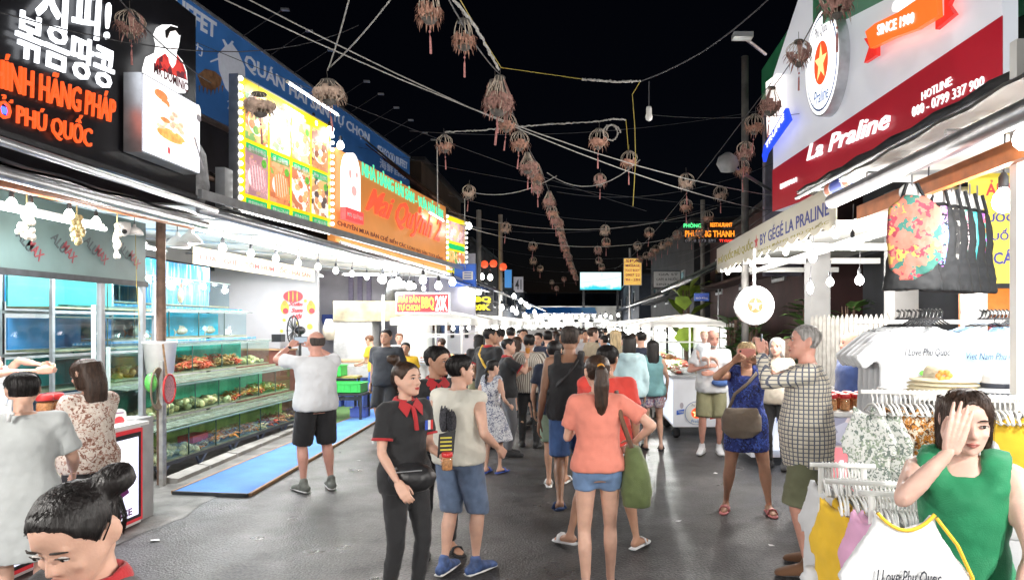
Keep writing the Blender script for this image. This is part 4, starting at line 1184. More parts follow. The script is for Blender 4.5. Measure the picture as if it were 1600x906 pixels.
text('BBQ', t, p15, (fx(.48), fy(.16)), (fx(.71), fy(.80)), m_yl, k=.006, depth=.004, off=.03)
text('20K', t, p15, (fx(.73), fy(.12)), (fx(.96), fy(.86)), m_wl, k=.006, depth=.004, off=.03)
p19 = Plane((-5, 19.6), (0, 19.6))
bx = pxbox(p19, 729, 461, 770, 487); a0, b0, a1, b1 = bx; w_, h_ = a1 - a0, b1 - b0
t = hang_sign('barbecue_sign', 'black barbecue sign with big yellow letters further along the left row', p19, bx, m_dark, mat('black sign face', (.03, .025, .02), .4))
text('BBQ', t, p19, (fx(.06), fy(.52)), (fx(.94), fy(.92)), m_yl, k=.006, depth=.004, off=.06)
text('20K', t, p19, (fx(.2), fy(.08)), (fx(.92), fy(.46)), m_yl, k=.006, depth=.004, off=.06)
bx = pxbox(p19, 703, 460, 727, 488); t = hang_sign('food_picture', 'small food picture board between the two barbecue signs', p19, bx, m_alu, mat('dim food picture', (.3, .16, .07), .5, 0, .8, 6))
single(MB().tube([(-4.22, 14.7, 0), (-4.22, 14.7, 2.45)], .03, 8), 'white_pole', m_white, 'tall white pole in front of the barbecue stall', 'pole', smooth=True)
t = thing('food_shelf', 'white shelf frame with trays in front of the barbecue stall', 'shelf', (-3.4, 15.0, 0))
for px_ in (655, 697):
 p = W(px_, 560, 15.1); MB().box((p.x, 15.1, .95), (.04, .04, 1.9)).build('post', m_white, t)
for z in (1.05, 1.55, 1.88): MB().box((-3.25, 15.1, z), (.6, .035, .035)).build('rail', m_white, t)
MB().box((-3.25, 15.2, 1.0), (.7, .3, .03)).build('tray', m_alu, t)
goods('trays of grilled food on the white shelf frame', -3.55, -2.95, 15.1, 15.3, 1.02, 40, .05)
# dark goods hanging at the back of the stalls
for i in range(10):
 p = V((-4.3 + .13 * i, 18.95, 1.75 + .1 * (i % 3)))
 single(MB().loft([(p.x, p.y, p.z - .3, .05, .03), (p.x, p.y, p.z, .06, .035), (p.x, p.y, p.z + .2, .03, .02)], 8), 'hanging_pouch', [m_dark, m_navy, m_rust][i % 3], nth(i) + ' dark pouch from the left at the back of the first barbecue stall', 'pouch', 'pouches behind the barbecue stall', True)
# blue canopies
awning('bright blue tarpaulin canopy end with white notice beyond the restaurant sign', [(-2.75, 16.9, 2.82), (-2.6, 19.6, 2.82), (-4.6, 19.6, 3.5), (-4.6, 16.9, 3.5)], m_blue, m_alu, ribs=3)
pC = Plane((-5, 17.6), (0, 17.6))
bx = pxbox(pC, 702, 412, 744, 448)
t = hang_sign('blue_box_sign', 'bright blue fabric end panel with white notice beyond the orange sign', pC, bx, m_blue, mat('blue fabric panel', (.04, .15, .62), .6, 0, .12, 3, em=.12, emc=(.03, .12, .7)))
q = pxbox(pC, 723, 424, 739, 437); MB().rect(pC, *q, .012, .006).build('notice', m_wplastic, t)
for j in range(3): MB().rect(pC, q[0] + .04, q[1] + .04 + .06 * j, q[2] - .04, q[1] + .065 + .06 * j, .014, .001).build('notice_line', m_blue, t)
awning('long dark blue awning along the left row of stalls', [(-2.45, 19.8, 2.86), (-2.2, 48, 2.8), (-4.8, 48, 3.9), (-4.8, 19.8, 3.9)], m_navy, m_alu, ribs=8)
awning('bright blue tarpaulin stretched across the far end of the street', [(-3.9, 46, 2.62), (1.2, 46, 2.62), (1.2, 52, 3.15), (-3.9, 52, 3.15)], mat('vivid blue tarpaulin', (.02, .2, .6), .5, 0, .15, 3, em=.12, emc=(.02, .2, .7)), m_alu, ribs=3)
_bl = [(661, 437, 14.2), (685, 446, 14.8), (707, 440, 16), (733, 450, 19), (748, 456, 20.5), (803, 463, 27), (814, 470, 31), (822, 475, 35), (826, 479, 38), (784, 480, 25), (801, 483, 28), (807, 488, 31), (820, 492, 36), (835, 487, 44), (852, 491, 48), (866, 492, 52), (880, 490, 56), (892, 491, 58), (842, 496, 46), (860, 497, 50), (905, 492, 60), (875, 497, 55), (915, 489, 60), (740, 437, 19), (622, 440, 14), (640, 446, 14.4), (598, 436, 13.5), (612, 444, 14)]
_bx = [(a, b_) for a, b_, c in _bl]
for i, (x, y, Y) in enumerate(_bl):
 bulb_thing(W(x, y, Y), nth(sorted(_bx).index((x, y))) + ' lit bulb from the left in the string along the left stalls', 'bulb string along the left stalls', .15, (28 if Y < 22 else 140) if i % 3 == 0 and Y > 15.5 else None, .06 + .0012 * Y)
for i in range(5):
 x0 = -3.6 + i * 1.15
 stall(['leftmost white stall of the cross row', 'second white stall of the cross row', 'middle white stall of the cross row', 'fourth white stall of the cross row', 'rightmost white stall of the cross row'][i], x0, x0 + 1.0, 52.5, 54.5, 2.2, 1.0, m_sc, m_white, lightp=200, side=1, bulbs=1)
tag(MB().box((-1, 57, 1.7), (9, .2, 3.4)).build('far_shop_front', mat('pale far shop front', (.6, .6, .58), .7, 0, .2, 1)), 'pale lit shop front behind the far cross row of stalls', 'shop front')
for i in range(16):
 bulb_thing((-3.4 + .4 * i, 45.5 + (i % 3), 2.35 + .12 * (i % 2)), nth(i) + ' lit bulb from the left in the string under the far blue tarpaulin', 'bulb string under the far tarpaulin', .1, 120 if i % 4 == 1 else None, .1)
# ---------------------------------------------------------------- far buildings and signs
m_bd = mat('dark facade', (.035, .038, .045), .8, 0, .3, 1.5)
m_win = mat('dark window', (.01, .012, .016), .2, 0, .1)
def house(label, x0, x1, y0, y1, h, m, wins=(2, 3), lit=None):
 t = thing('shop_house', label, 'building', ((x0 + x1) / 2, (y0 + y1) / 2, 0), 0, 'dark shop houses behind the stalls')
 MB().box(((x0 + x1) / 2, (y0 + y1) / 2, h / 2), (x1 - x0, y1 - y0, h)).build('wall', m, t)
 MB().box(((x0 + x1) / 2, (y0 + y1) / 2, h + .06), (x1 - x0 + .3, y1 - y0 + .3, .12)).build('roof', m_dark, t)
 xs = x1 if x1 < 0 else x0
 sg = 1 if x1 < 0 else -1
 for r_ in range(wins[0]):
  for c in range(wins[1]):
   y = y0 + (y1 - y0) * (c + .5) / wins[1]; z = 3.4 + r_ * 1.9
   if z + .8 > h: continue
   wdw = MB().box((xs + sg * .02, y, z), (.06, 1.0, 1.2)).build('window', m_alu, t)
   MB().box((xs + sg * .056, y, z), (.02, .86, 1.06)).build('pane', m_win, wdw)
 MB().box((xs + sg * .3, (y0 + y1) / 2, 3.0), (.6, y1 - y0 - .3, .08)).build('ledge', m, t)
 return t
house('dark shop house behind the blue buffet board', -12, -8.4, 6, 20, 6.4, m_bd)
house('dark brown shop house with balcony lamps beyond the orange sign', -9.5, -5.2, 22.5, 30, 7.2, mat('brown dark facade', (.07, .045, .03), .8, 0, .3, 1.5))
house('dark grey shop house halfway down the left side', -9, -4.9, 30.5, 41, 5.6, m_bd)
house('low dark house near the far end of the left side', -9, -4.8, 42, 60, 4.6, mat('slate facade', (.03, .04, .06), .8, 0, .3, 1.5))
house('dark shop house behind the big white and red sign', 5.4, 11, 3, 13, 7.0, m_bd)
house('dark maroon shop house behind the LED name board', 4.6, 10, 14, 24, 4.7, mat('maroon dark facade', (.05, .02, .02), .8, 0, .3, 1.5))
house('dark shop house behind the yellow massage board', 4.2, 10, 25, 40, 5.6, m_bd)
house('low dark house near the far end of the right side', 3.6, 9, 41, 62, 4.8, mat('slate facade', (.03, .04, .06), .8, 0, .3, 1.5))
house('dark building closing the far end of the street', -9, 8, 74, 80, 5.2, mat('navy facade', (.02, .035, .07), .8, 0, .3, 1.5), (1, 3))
for i, (x, y) in enumerate(((753, 432), (766, 433))):
 bulb_thing(W(x, y, 24), ['warm balcony lamp nearer the blue panel', 'warm balcony lamp further from the blue panel'][i], 'warm balcony lamps', .1, 20, .09, (1, .6, .25))
m_rlant = mat('red paper lantern', (.5, .05, .02), .6, 0, .2, 9, em=.8, emc=(1, .12, .04))
for i, (x, y) in enumerate(((757, 413), (771, 412), (786, 417))):
 p = W(x, y, 24); t = thing('paper_lantern', ['small red lantern nearest the blue panel', 'middle small red lantern on the balcony', 'small orange red lantern nearest the vertical signs'][i], 'lantern', p)
 MB().lathe(p, [(.03, -.13), (.1, -.1), (.14, 0), (.1, .1), (.03, .13)], 12).build('shade', m_rlant, t, True)
 MB().tube([p + V((0, 0, .13)), p + V((0, 0, .5))], .008, 4).build('cord', m_wire, t)
for Y, x0, y0, x1, y1, lab, fm, s_ in ((26, 788, 421, 800, 450, 'narrow bright blue vertical sign on the left houses', emit('cyan sign face', (.03, .3, .8), .5), None), (27, 802, 432, 818, 457, 'white vertical sign with dark figures on the left houses', mat('grey white sign face', (.35, .35, .38), .5, em=.15, emc=(.8, .8, .9)), '41')):
 pl = Plane((-9, Y), (0, Y)); bx = pxbox(pl, x0, y0, x1, y1)
 t = hang_sign('vertical_sign', lab, pl, bx, m_dark, fm)
 if s_: text(s_, t, pl, (bx[0] + .08, bx[1] + .12), (bx[2] - .08, bx[3] - .12), m_dark, k=.006, depth=.004, off=.02)
# LED screen
p56 = Plane((-5, 56), (5, 56))
def screen_mat():
 m, n, l, b = _new('bright screen picture')
 tc = n.new('ShaderNodeTexCoord'); sp = n.new('ShaderNodeSeparateXYZ'); l.new(tc.outputs['Object'], sp.inputs[0])
 nz = n.new('ShaderNodeTexNoise'); nz.inputs['Scale'].default_value = 1.8; nz.inputs['Detail'].default_value = 5; l.new(tc.outputs['Object'], nz.inputs['Vector'])
 a = n.new('ShaderNodeMath'); a.operation = 'MULTIPLY_ADD'; a.inputs[1].default_value = .9; l.new(nz.outputs[0], a.inputs[0]); l.new(sp.outputs[2], a.inputs[2])
 r = n.new('ShaderNodeValToRGB'); l.new(a.outputs[0], r.inputs[0])
 r.color_ramp.elements[0].position = .62; r.color_ramp.elements[0].color = (.02, .45, .55, 1)
 r.color_ramp.elements[1].position = .85; r.color_ramp.elements[1].color = (.6, .98, 1, 1)
 l.new(r.outputs[0], b.inputs['Emission Color']); b.inputs['Emission Strength'].default_value = 1.3
 b.inputs['Base Color'].default_value = (.02, .02, .02, 1)
 return m
bx = pxbox(p56, 906, 425, 971, 453)
t = hang_sign('led_screen', 'bright cyan LED screen above the far end of the street', p56, bx, m_dark, screen_mat(), th=.3)
for a in (bx[0] + .3, bx[2] - .3): MB().box(p56.pt(a, bx[1] / 2, -.3), (.2, .2, bx[1])).build('leg', m_dark, t)
p30 = Plane((0, 30), (5, 30)); bx = pxbox(p30, 974, 403, 1003, 446)
t = hang_sign('massage_board', 'yellow and pink hanging board over the right stalls', p30, bx, m_alu, lightbox('backlit peach', (.85, .5, .12), .8, .2, 1.5))
a0, b0, a1, b1 = bx; w_, h_ = a1 - a0, b1 - b0
m_mg = mat('magenta print', (.35, .03, .15), .5)
for i, s_ in enumerate(('SPA', 'MASSAGE', 'FOOT BODY', '0907 22', '9H - 23H')):
 text(s_, t, p30, (fx(.12), fy(.84 - .17 * i)), (fx(.88), fy(.94 - .17 * i)), m_mg, k=.006, depth=.01, off=.02)
single(MB().tube([p30.pt(bx[0] + .3, 0, -.15), p30.pt(bx[0] + .3, 5.2, -.15)], .06, 8), 'sign_pole', m_steel, 'steel pole carrying the yellow and pink board', 'pole')
p22 = Plane((0, 22), (6, 22)); bx = pxbox(p22, 1020, 423, 1064, 450)
t = hang_sign('cafe_board', 'white board with small black lettering over the right stalls', p22, bx, m_dark, mat('grey white board', (.45, .45, .44), .5, em=.08))
a0, b0, a1, b1 = bx; w_, h_ = a1 - a0, b1 - b0
for i, s_ in enumerate(('GIA SỸ', 'CAFE & NƯỚC', 'SINH TỐ')):
 text(s_, t, p22, (fx(.2 if i == 0 else .12), fy(.72 - .28 * i)), (fx(.9), fy(.9 - .28 * i)), m_dark, k=.006, depth=.01, off=.01)
single(MB().tube([p22.pt(bx[0] - .05, bx[1] - .02, .03), p22.pt(bx[2] + 1.2, bx[1] - .02, .03), p22.pt(bx[2] + 1.2, 0, .03)], .03, 6), 'sign_bracket', m_steel, 'steel bracket under the white cafe board', 'bracket')
p18 = Plane((0, 18), (6, 18)); bx = pxbox(p18, 1068, 357, 1148, 379)
t = hang_sign('led_name_board', 'LED name board with orange letters between the right awnings', p18, bx, m_dark, mat('black LED face', (.015, .01, .01), .4))
a0, b0, a1, b1 = bx; w_, h_ = a1 - a0, b1 - b0
m_ol = emit('orange LED', (1, .28, .02), 1.4)
text('PHƯỢNG THANH', t, p18, (fx(.03), fy(.3)), (fx(.99), fy(.92)), m_ol, k=.006, depth=.02, off=.02)
text('0918 573 591', t, p18, (fx(.03), fy(.04)), (fx(.62), fy(.22)), mat('grey print', (.3, .3, .35), .5, em=.2), k=.006, depth=.02)
text('TT GIANG', t, p18, (fx(.7), fy(.03)), (fx(.99), fy(.22)), emit('red LED', (1, .05, .03), 1.5), k=.006, depth=.02, off=.02)
text('PHÒNG', t, p18, (fx(.0), fy(1.05)), (fx(.34), fy(1.4)), emit('green LED', (.1, 1, .3), 1.2), k=.006, depth=.02, off=.02)
text('RESTAURANT', t, p18, (fx(.52), fy(1.1)), (fx(.95), fy(1.4)), m_ol, k=.006, depth=.02, off=.02)
p16 = Plane((0, 16), (6, 16)); bx = pxbox(p16, 1085, 458, 1108, 470)
t = hang_sign('street_sign', 'small blue street name sign among the plants', p16, bx, m_blue, mat('blue enamel', (.02, .06, .35), .4, em=.05)); a0, b0, a1, b1 = bx; w_, h_ = a1 - a0, b1 - b0
text('BẠCH ĐẰNG', t, p16, (fx(.1), fy(.2)), (fx(.9), fy(.6)), m_white, k=.006, depth=.004)
# ================================================================ RIGHT: cart row
for i in range(6):
 y0 = 13.4 + i * 4.8
 stall(['white food cart just beyond the logo cart', 'second white cart along the right row', 'third white cart along the right row', 'fourth white cart along the right row', 'fifth white cart along the right row', 'farthest white cart along the right row'][i], 1.45 - .03 * i, 2.75, y0, y0 + 3.6, 1.82, .85, m_sc, m_white, drop=.06, lightp=180, side=-1)
 if i < 3: goods(['snacks piled on the cart beyond the logo cart', 'snacks piled on the second right cart', 'snacks piled on the third right cart'][i], 1.5, 2.6, y0 + .1, y0 + 3.4, .9, 90, .07)
def emblem(par, pl, ca, cb, r, k, lit=True, glow=.9, sx=1.0):
 class Q: pass
 if sx != 1.0:
  p2 = Q(); p2.pt = lambda a, b_, kk=0.0: pl.pt(ca + (a - ca) * sx, b_, kk); p2.n = pl.n; pl, pl0 = p2, pl
  pl.pt = lambda a, b_, kk=0.0: pl0.pt(ca + (a - ca) * sx, b_, kk)
 mw = lightbox('emblem face white', (1, 1, 1), glow, .04, 3) if lit else m_white
 MB().disc(pl, ca, cb, r, r, k, .006, 30).build('emblem_disc', mw, par)
 MB().pslab(pl, [(ca + r * .93 * cos(i * pi / 15), cb + r * .93 * sin(i * pi / 15)) for i in range(30)], k + .002, .002).build('emblem_ring', mat('blue ring print', (.1, .2, .5), .5), par)
 MB().disc(pl, ca, cb, r * .89, r * .89, k + .004, .002, 30).build('emblem_inner', mw, par)
 MB().disc(pl, ca, cb, r * .42, r * .42, k + .006, .002, 24).build('emblem_centre', lightbox('emblem red', (.8, .1, .03), glow * .8, .1), par)
 st = [(ca + (r * .38 if i % 2 == 0 else r * .15) * cos(pi / 2 + i * pi / 5), cb + (r * .38 if i % 2 == 0 else r * .15) * sin(pi / 2 + i * pi / 5)) for i in range(10)]
 mb = MB(); c0 = pl.pt(ca, cb, k + .009)
 mb.add([c0] + [pl.pt(a, b_, k + .009) for a, b_ in st], [[0, i + 1, (i + 1) % 10 + 1] for i in range(10)])
 mb.build('star', lightbox('emblem gold', (1, .75, .3), glow, .05), par)
 mblue = mat('blue script print', (.05, .2, .55), .5)
 text('Phu Quoc', par, pl, (ca - r * .4, cb + r * .5), (ca + r * .4, cb + r * .74), mat('grey script print', (.2, .2, .25), .5), k=k + .006, depth=.002, shear=.3)
 text('Praline', par, pl, (ca - r * .45, cb - r * .76), (ca + r * .45, cb - r * .5), mblue, k=k + .006, depth=.002, shear=.3)
# logo cart
pK = Plane((1.5, 10.9), (2.6, 10.9))
t = thing('snack_cart', 'white snack cart with star emblem and ribbon logos beside the bald man', 'cart', (2.0, 11.3, 0))
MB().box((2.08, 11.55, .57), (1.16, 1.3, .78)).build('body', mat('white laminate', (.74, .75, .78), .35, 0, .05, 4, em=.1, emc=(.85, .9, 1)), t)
MB().box((2.08, 11.55, .98), (1.24, 1.38, .035)).build('countertop', m_alu, t)
for x in (1.56, 2.6):
 for y in (11.0, 12.1):
  MB().lathe((x, y, 0), [(.03, .0), (.07, .03), (.07, .12), (.03, .16)], 10).build('castor', m_black, t)
a, b_ = pK.uv(1088, 645)
emblem(t, pK, a, b_, .2, .012, False)
m_rb = mat('blue ribbon print', (.03, .12, .6), .5); m_rr = mat('red ribbon print', (.65, .06, .04), .5)
for x, y, mm, s_ in ((1065, 643, m_rb, 'FRANCE'), (1117, 650, m_rr, '1900')):
 a, b_ = pK.uv(x, y)
 MB().pslab(pK, [(a - .08, b_ - .05), (a + .08, b_ - .02), (a + .08, b_ + .05), (a - .08, b_ + .02)], .008, .006).build('ribbon_logo', mm, t)
 text(s_, t, pK, (a - .06, b_ - .02), (a + .06, b_ + .02), m_white, k=.009, depth=.002)
 MB().disc(pK, a, b_ + .1, .03, .05, .008, .006, 10).build('mascot_print', mat('pale print', (.5, .45, .5), .5), t)
MB().box((1.495, 11.55, .57), (.006, 1.2, .7)).build('side_print', lightbox('lit side panel', (.8, .87, 1), .8, .1), t)
goods('wrapped snacks on the logo cart', 1.6, 2.6, 11.0, 12.1, 1.0, 80, .06, [m_wplastic, m_food[2], m_food[4], m_wplastic])
# clear covers on the cart
t = thing('clear_cover', 'clear plastic sheet cover over the goods of the logo cart', 'cover', (2.0, 11.3, 1))
MB().add([V((1.55, 11.0, 1.0)), V((2.62, 11.0, 1.0)), V((2.62, 11.5, 1.5)), V((1.55, 11.5, 1.5)), V((1.55, 12.15, 1.0)), V((2.62, 12.15, 1.0))], [[0, 1, 2, 3], [3, 2, 5, 4]]).build('sheet', glass('milky cover', (.9, .92, .93), rough=.2), t)
# second cart behind woman in blue, with red lidded jars
pL = Plane((2.2, 8.8), (3.2, 8.8))
t = thing('snack_cart', 'white lit snack cart behind the man in the checked shirt', 'cart', (2.6, 9.2, 0))
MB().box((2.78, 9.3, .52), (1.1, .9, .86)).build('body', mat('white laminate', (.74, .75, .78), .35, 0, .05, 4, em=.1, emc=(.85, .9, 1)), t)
MB().box((2.78, 9.3, .97), (1.2, 1.0, .035)).build('countertop', m_alu, t)
MB().rect(pL, .08, .2, 1.0, .9, .056, .006).build('lit_panel', lightbox('lit side panel', (.8, .87, 1), .8, .1), t)
a, b_ = pL.uv(1228, 655); text('FRANCE', t, pL, (a - .14, b_ - .04), (a + .06, b_ + .04), m_rb, k=.058, depth=.002, off=.02)
for i in range(3):
 MB().lathe((2.4 + .35 * i, 8.95, 0), [(.03, 0), (.06, .03), (.06, .08), (.03, .09)], 10).build('castor', m_black, t)
m_jar = glass('jar glass', (.95, .9, .85)); m_nut = mat('roasted nuts', (.42, .22, .10), .5, 0, .4, 60)
def jar(label, p, s=1.0, grp=None, fill=None):
 p = V(p); t = thing('snack_jar', label, 'jar', p, 0, grp)
 MB().lathe(p, [(.036 * s, .004), (.04 * s, .01), (.04 * s, .085 * s), (.034 * s, .095 * s)], 14).build('filling', fill or m_nut, t, True)
 MB().lathe(p, [(.03 * s, 0), (.043 * s, .002), (.045 * s, .01), (.045 * s, .095 * s), (.036 * s, .105 * s)], 14).build('glass', m_jar, t, True)
 MB().lathe(p, [(.04 * s, .104 * s), (.043 * s, .108 * s), (.043 * s, .135 * s), (.036 * s, .14 * s)], 14).build('lid', m_red, t, True)
 return t
t = thing('snack_counter', 'counter with pink lit front and red lidded jars beside the checked shirt', 'counter', (2.4, 6.0, 0))
pQ = Plane((2.05, 5.7), (3.0, 5.7))
MB().box((2.5, 6.1, .53), (.9, .8, 1.02)).build('body', m_white, t)
MB().box((2.5, 6.1, 1.06), (.96, .86, .035)).build('countertop', m_white, t)
MB().rect(pQ, .06, .35, .85, .78, .008, .01).build('pink_panel', lightbox('backlit pink', (.85, .25, .28), .7, .25, 3), t)
text('1900', t, pQ, (.12, .45), (.5, .68), m_wl, k=.012, depth=.003, off=.03)
MB().rect(pQ, .06, .80, .85, 1.03, .008, .01).build('label_strip', patches('photo strip', [(.5, .5, .6), (.7, .6, .6), (.3, .3, .4)], 9, .4, .3), t)
for i in range(14):
 jar('red lidded jar, %s from the left in the %s row on the pink fronted counter' % (nth(i % 5), ['front', 'middle', 'back'][i // 5]), (2.14 + (i % 5) * .11, 5.78 + (i // 5) * .12, 1.08), 1.0, 'jars on the right counter')
# ---------------------------------------------------------------- plants and fence behind
m_leaf = mat('broad green leaf', (.06, .13, .025), .5, 0, .4, 5); m_leafl = mat('lime leaf', (.20, .30, .04), .5, 0, .35, 5)
def plant(label, base, h, n, L, m, w=.1, spread=.5, up=.6):
 base = V(base); t = thing('potted_plant', label, 'plant', base)
 st = MB(); lv = MB()
 for i in range(n):
  a = random.uniform(0, 2 * pi); z = h * (.25 + .75 * random.random())
  s0 = base + V((cos(a) * .08, sin(a) * .08, z))
  d = V((cos(a), sin(a), random.uniform(up * .4, up * 1.4))).normalized()
  l_ = L * random.uniform(.6, 1.2); side = d.cross(V((0, 0, 1))).normalized()
  q = [s0, s0 + d * l_ * .35 + side * w * l_ / .4, s0 + d * l_ * .75 + side * w * .7 * l_ / .4 - V((0, 0, l_ * .12)), s0 + d * l_ - V((0, 0, l_ * .3)), s0 + d * l_ * .75 - side * w * .7 * l_ / .4 - V((0, 0, l_ * .12)), s0 + d * l_ * .35 - side * w * l_ / .4]
  mid = [s0 + d * l_ * .35 - V((0, 0, .02)), s0 + d * l_ * .75 - V((0, 0, l_ * .14))]
  lv.add(q + mid, [[0, 1, 6], [1, 2, 7, 6], [2, 3, 7], [3, 4, 7], [4, 5, 6, 7], [5, 0, 6]])
 for i in range(5):
  a = i * 1.3
  st.tube([base, base + V((cos(a) * .04, sin(a) * .04, h * .5)), base + V((cos(a) * .1, sin(a) * .1, h))], [.03, .02, .01], 6)
 st.build('stem', m_rust, t); lv.build('foliage', m, t)
 MB().lathe(base, [(.14, 0), (.2, .3), (.21, .32)], 12).build('pot', mat('clay pot', (.25, .12, .07), .8), t)
 return t
plant('tall lime green banana like plant above the cart canopies', (2.75, 17.6, 0), 2.7, 16, .9, m_leafl, .14, .5, 1.6)
for i, (x, y, h, n) in enumerate(((3.2, 12.6, 2.0, 70), (2.9, 13.0, 1.9, 60), (3.9, 11.6, 2.2, 70), (3.5, 10.4, 1.9, 60), (4.3, 10.9, 2.1, 60))):
 plant(['leafy dark plant behind the bald man', 'leafy plant beside the cart canopy post', 'tall dark plant under the round lightbox', 'dark plant behind the woman in the blue dress', 'tall dark plant beside the picket fence'][i], (x, y, 0), h, n, .42, m_leaf, .09)
t = thing('picket_fence', 'white wooden picket fence behind the right stalls', 'fence', (3.9, 9.3, 0))
f0, f1 = W(1268, 500, 9.6), W(1392, 500, 8.2)
dd = (f1 - f0); dd.z = 0; Ln = dd.length; dd.normalize(); fn = V((dd.y, -dd.x, 0))
MB().slab([V((f0.x, f0.y, 1.62)), V((f1.x, f1.y, 1.62)), V((f1.x, f1.y, 1.68)), V((f0.x, f0.y, 1.68))], fn, .03).build('rail', m_wplastic, t)
MB().slab([V((f0.x, f0.y, .6)), V((f1.x, f1.y, .6)), V((f1.x, f1.y, .66)), V((f0.x, f0.y, .66))], fn, .03).build('rail', m_wplastic, t)
np_ = 17
for i in range(np_):
 a = f0 + dd * (Ln * (i + .1) / np_) + fn * .025; b_ = f0 + dd * (Ln * (i + .82) / np_) + fn * .025
 z1 = 1.88 + random.uniform(-.01, .01)
 m_ = (a + b_) / 2
 MB().slab([V((a.x, a.y, .02)), V((b_.x, b_.y, .02)), V((b_.x, b_.y, z1)), V((m_.x, m_.y, z1 + .06)), V((a.x, a.y, z1))], fn, .02).build('picket', mat('grey white picket', (.26, .25, .23), .7, 0, .2, 10), t)
# chairs seen between
for i, x in enumerate((3.05, 3.4)):
 p = V((x, 9.95, 0)); t = thing('rattan_chair', ['brown rattan chair nearer the round lightbox', 'brown rattan chair nearer the fence'][i], 'chair', p)
 MB().box(p + V((0, 0, .45)), (.3, .3, .05)).build('seat', m_rust, t)
 MB().box(p + V((0, .14, 1.05)), (.26, .04, 1.1)).build('backrest', m_rust, t)
 for sx in (-1, 1):
  for sy in (-1, 1): MB().box(p + V((sx * .12, sy * .12, .21)), (.03, .03, .42)).build('leg', m_rust, t)
# columns and back shop
m_col = mat('pale grey column', (.20, .20, .20), .7, 0, .12, 3)
for i, (x, y, w) in enumerate(((3.45, 9.9, .28), (4.1, 8.7, .3))):
 single(MB().box((x, y, 1.75), (w, w, 3.5)), 'column', m_col, ['pale grey column behind the round lightbox', 'pale grey column behind the hanging dresses'][i], 'column', origin=(x, y, 0))
single(MB().tube([(2.72, 11.2, 0), (2.72, 11.2, 6.2)], .06, 10), 'utility_pole', mat('dark concrete', (.11, .105, .1), .85, 0, .4, 5), 'concrete utility pole at the left edge of the big white sign', 'pole', smooth=True)
# round lightbox
pR = Plane((2.0, 8.4), (2.6, 8.4))
a, b_ = pR.uv(1180, 477)
t = thing('round_lightbox', 'round white lightbox with red star hanging over the street edge', 'lightbox', pR.pt(a, b_))
MB().disc(pR, a, b_, .24, .24, -.005, .1, 32).build('case', m_alu, t)
emblem(t, pR, a, b_, .225, .004, True, .9)
MB().box(pR.pt(a, b_ + .45, -.05), (.03, .03, .5)).build('hanger', m_steel, t)
# ================================================================ RIGHT: awnings and signs
pG = Plane((2.42, 12.0), (2.40, 5.9))
m_val = translucent('white scalloped valance', (.75, .73, .66), .55)
t = thing('shop_awning', 'dark awning with white lettered valance over the right carts', 'awning', (2.4, 9, 2.7))
a0 = pG.uv(1120, 405)[0]; a1 = pG.uv(1306, 320)[0]
L = a1 - a0; n_s = 15
pts = [(a0, 3.14), (a0, 2.76)]
for i in range(n_s):
 for f in (0, .2, .5, .8): pts.append((a0 + L * (i + f) / n_s, 2.76 - .05 * sin(pi * f)))
pts += [(a1, 2.76), (a1, 3.14)]
MB().pslab(pG, pts[::-1], 0, .012).build('valance', m_val, t)
m_vb, m_vy = mat('blue valance print', (.05, .07, .35), .6), mat('olive valance print', (.42, .36, .06), .6)
text('PHÚ QUỐC PHÚ QUỐC', t, pG, (a0 + .15, 2.84), (a0 + L * .45, 3.02), m_vy, k=.002, depth=.003, off=.02)
text('BY GÉGÉ LA PRALINE', t, pG, (a0 + L * .52, 2.86), (a0 + L * .97, 3.04), m_vb, k=.002, depth=.003, off=.01)
st = [(a0 + L * .485 + (.11 if i % 2 == 0 else .045) * cos(pi / 2 + i * pi / 5), 2.93 + (.11 if i % 2 == 0 else .045) * sin(pi / 2 + i * pi / 5)) for i in range(10)]
mb = MB(); mb.add([pG.pt(a0 + L * .485, 2.93, .004)] + [pG.pt(x, y, .004) for x, y in st], [[0, (i + 1) % 10 + 1, i + 1] for i in range(10)]); mb.build('star_print', m_lr, t)
text('BẠCH ĐẰNG PHÚ QUỐC', t, pG, (a0 + L * .5, 2.775), (a0 + L * .97, 2.825), m_vy, k=.002, depth=.003)
MB().slab([pG.pt(a0, 3.15, -.02), pG.pt(a1, 3.15, -.02), pG.pt(a1, 3.85, -1.5), pG.pt(a0, 3.85, -1.5)], (0, 0, 1), .02).build('sheet', mat('dark purple awning cloth', (.09, .08, .11), .7, 0, .2, 4), t)
MB().box((3.0, 9.0, 2.72), (.05, 5.8, .07)).build('beam', m_white, t)
for y in (6.4, 8.2, 10.0, 11.6): MB().box((3.4, y, 2.74), (2.0, .05, .08)).build('cross_beam', m_white, t)
MB().box((3.9, 9, 3.0), (1.5, 6, .03)).build('ceiling', mat('pale ceiling sheet', (.5, .5, .48), .7, 0, .15, 3), t)
# big white and red sign
pH = Plane((2.88, 10.6), (3.78, 5.6))
t = thing('shop_sign', 'huge white and red shop sign with star disc and orange ribbon above the right awning', 'signboard', (3.2, 8, 4))
au = lambda x, y: pH.uv(x, y)
aL, aR_ = au(1208, 200)[0], au(1566, 100)[0]
zbL = au(1210, 300)[1] - .05; zbR = au(1562, 158)[1] - .25
zb_ = min(zbL, zbR)
bd = [(aL, zb_), (aR_, zb_), (aR_, 7.0), (aL + 1.4, 7.0), (aL, au(1208, 118)[1])]
MB().pslab(pH, bd[::-1], 0, .16).build('board', lightbox('white sign face', (.68, .69, .74), .38, .1, 1), t)
red = [(aL, zb_ - .01), (aR_ + .01, zb_ - .01), (aR_ + .01, au(1562, 28)[1]), (aL, au(1210, 265)[1])]
MB().pslab(pH, red[::-1], .012, .01).build('red_band', mat('deep red sign face', (.30, .008, .02), .4, 0, .1, 2, em=.35, emc=(.38, .008, .02)), t)
ca, cb = au(1302, 100)
rr = .62
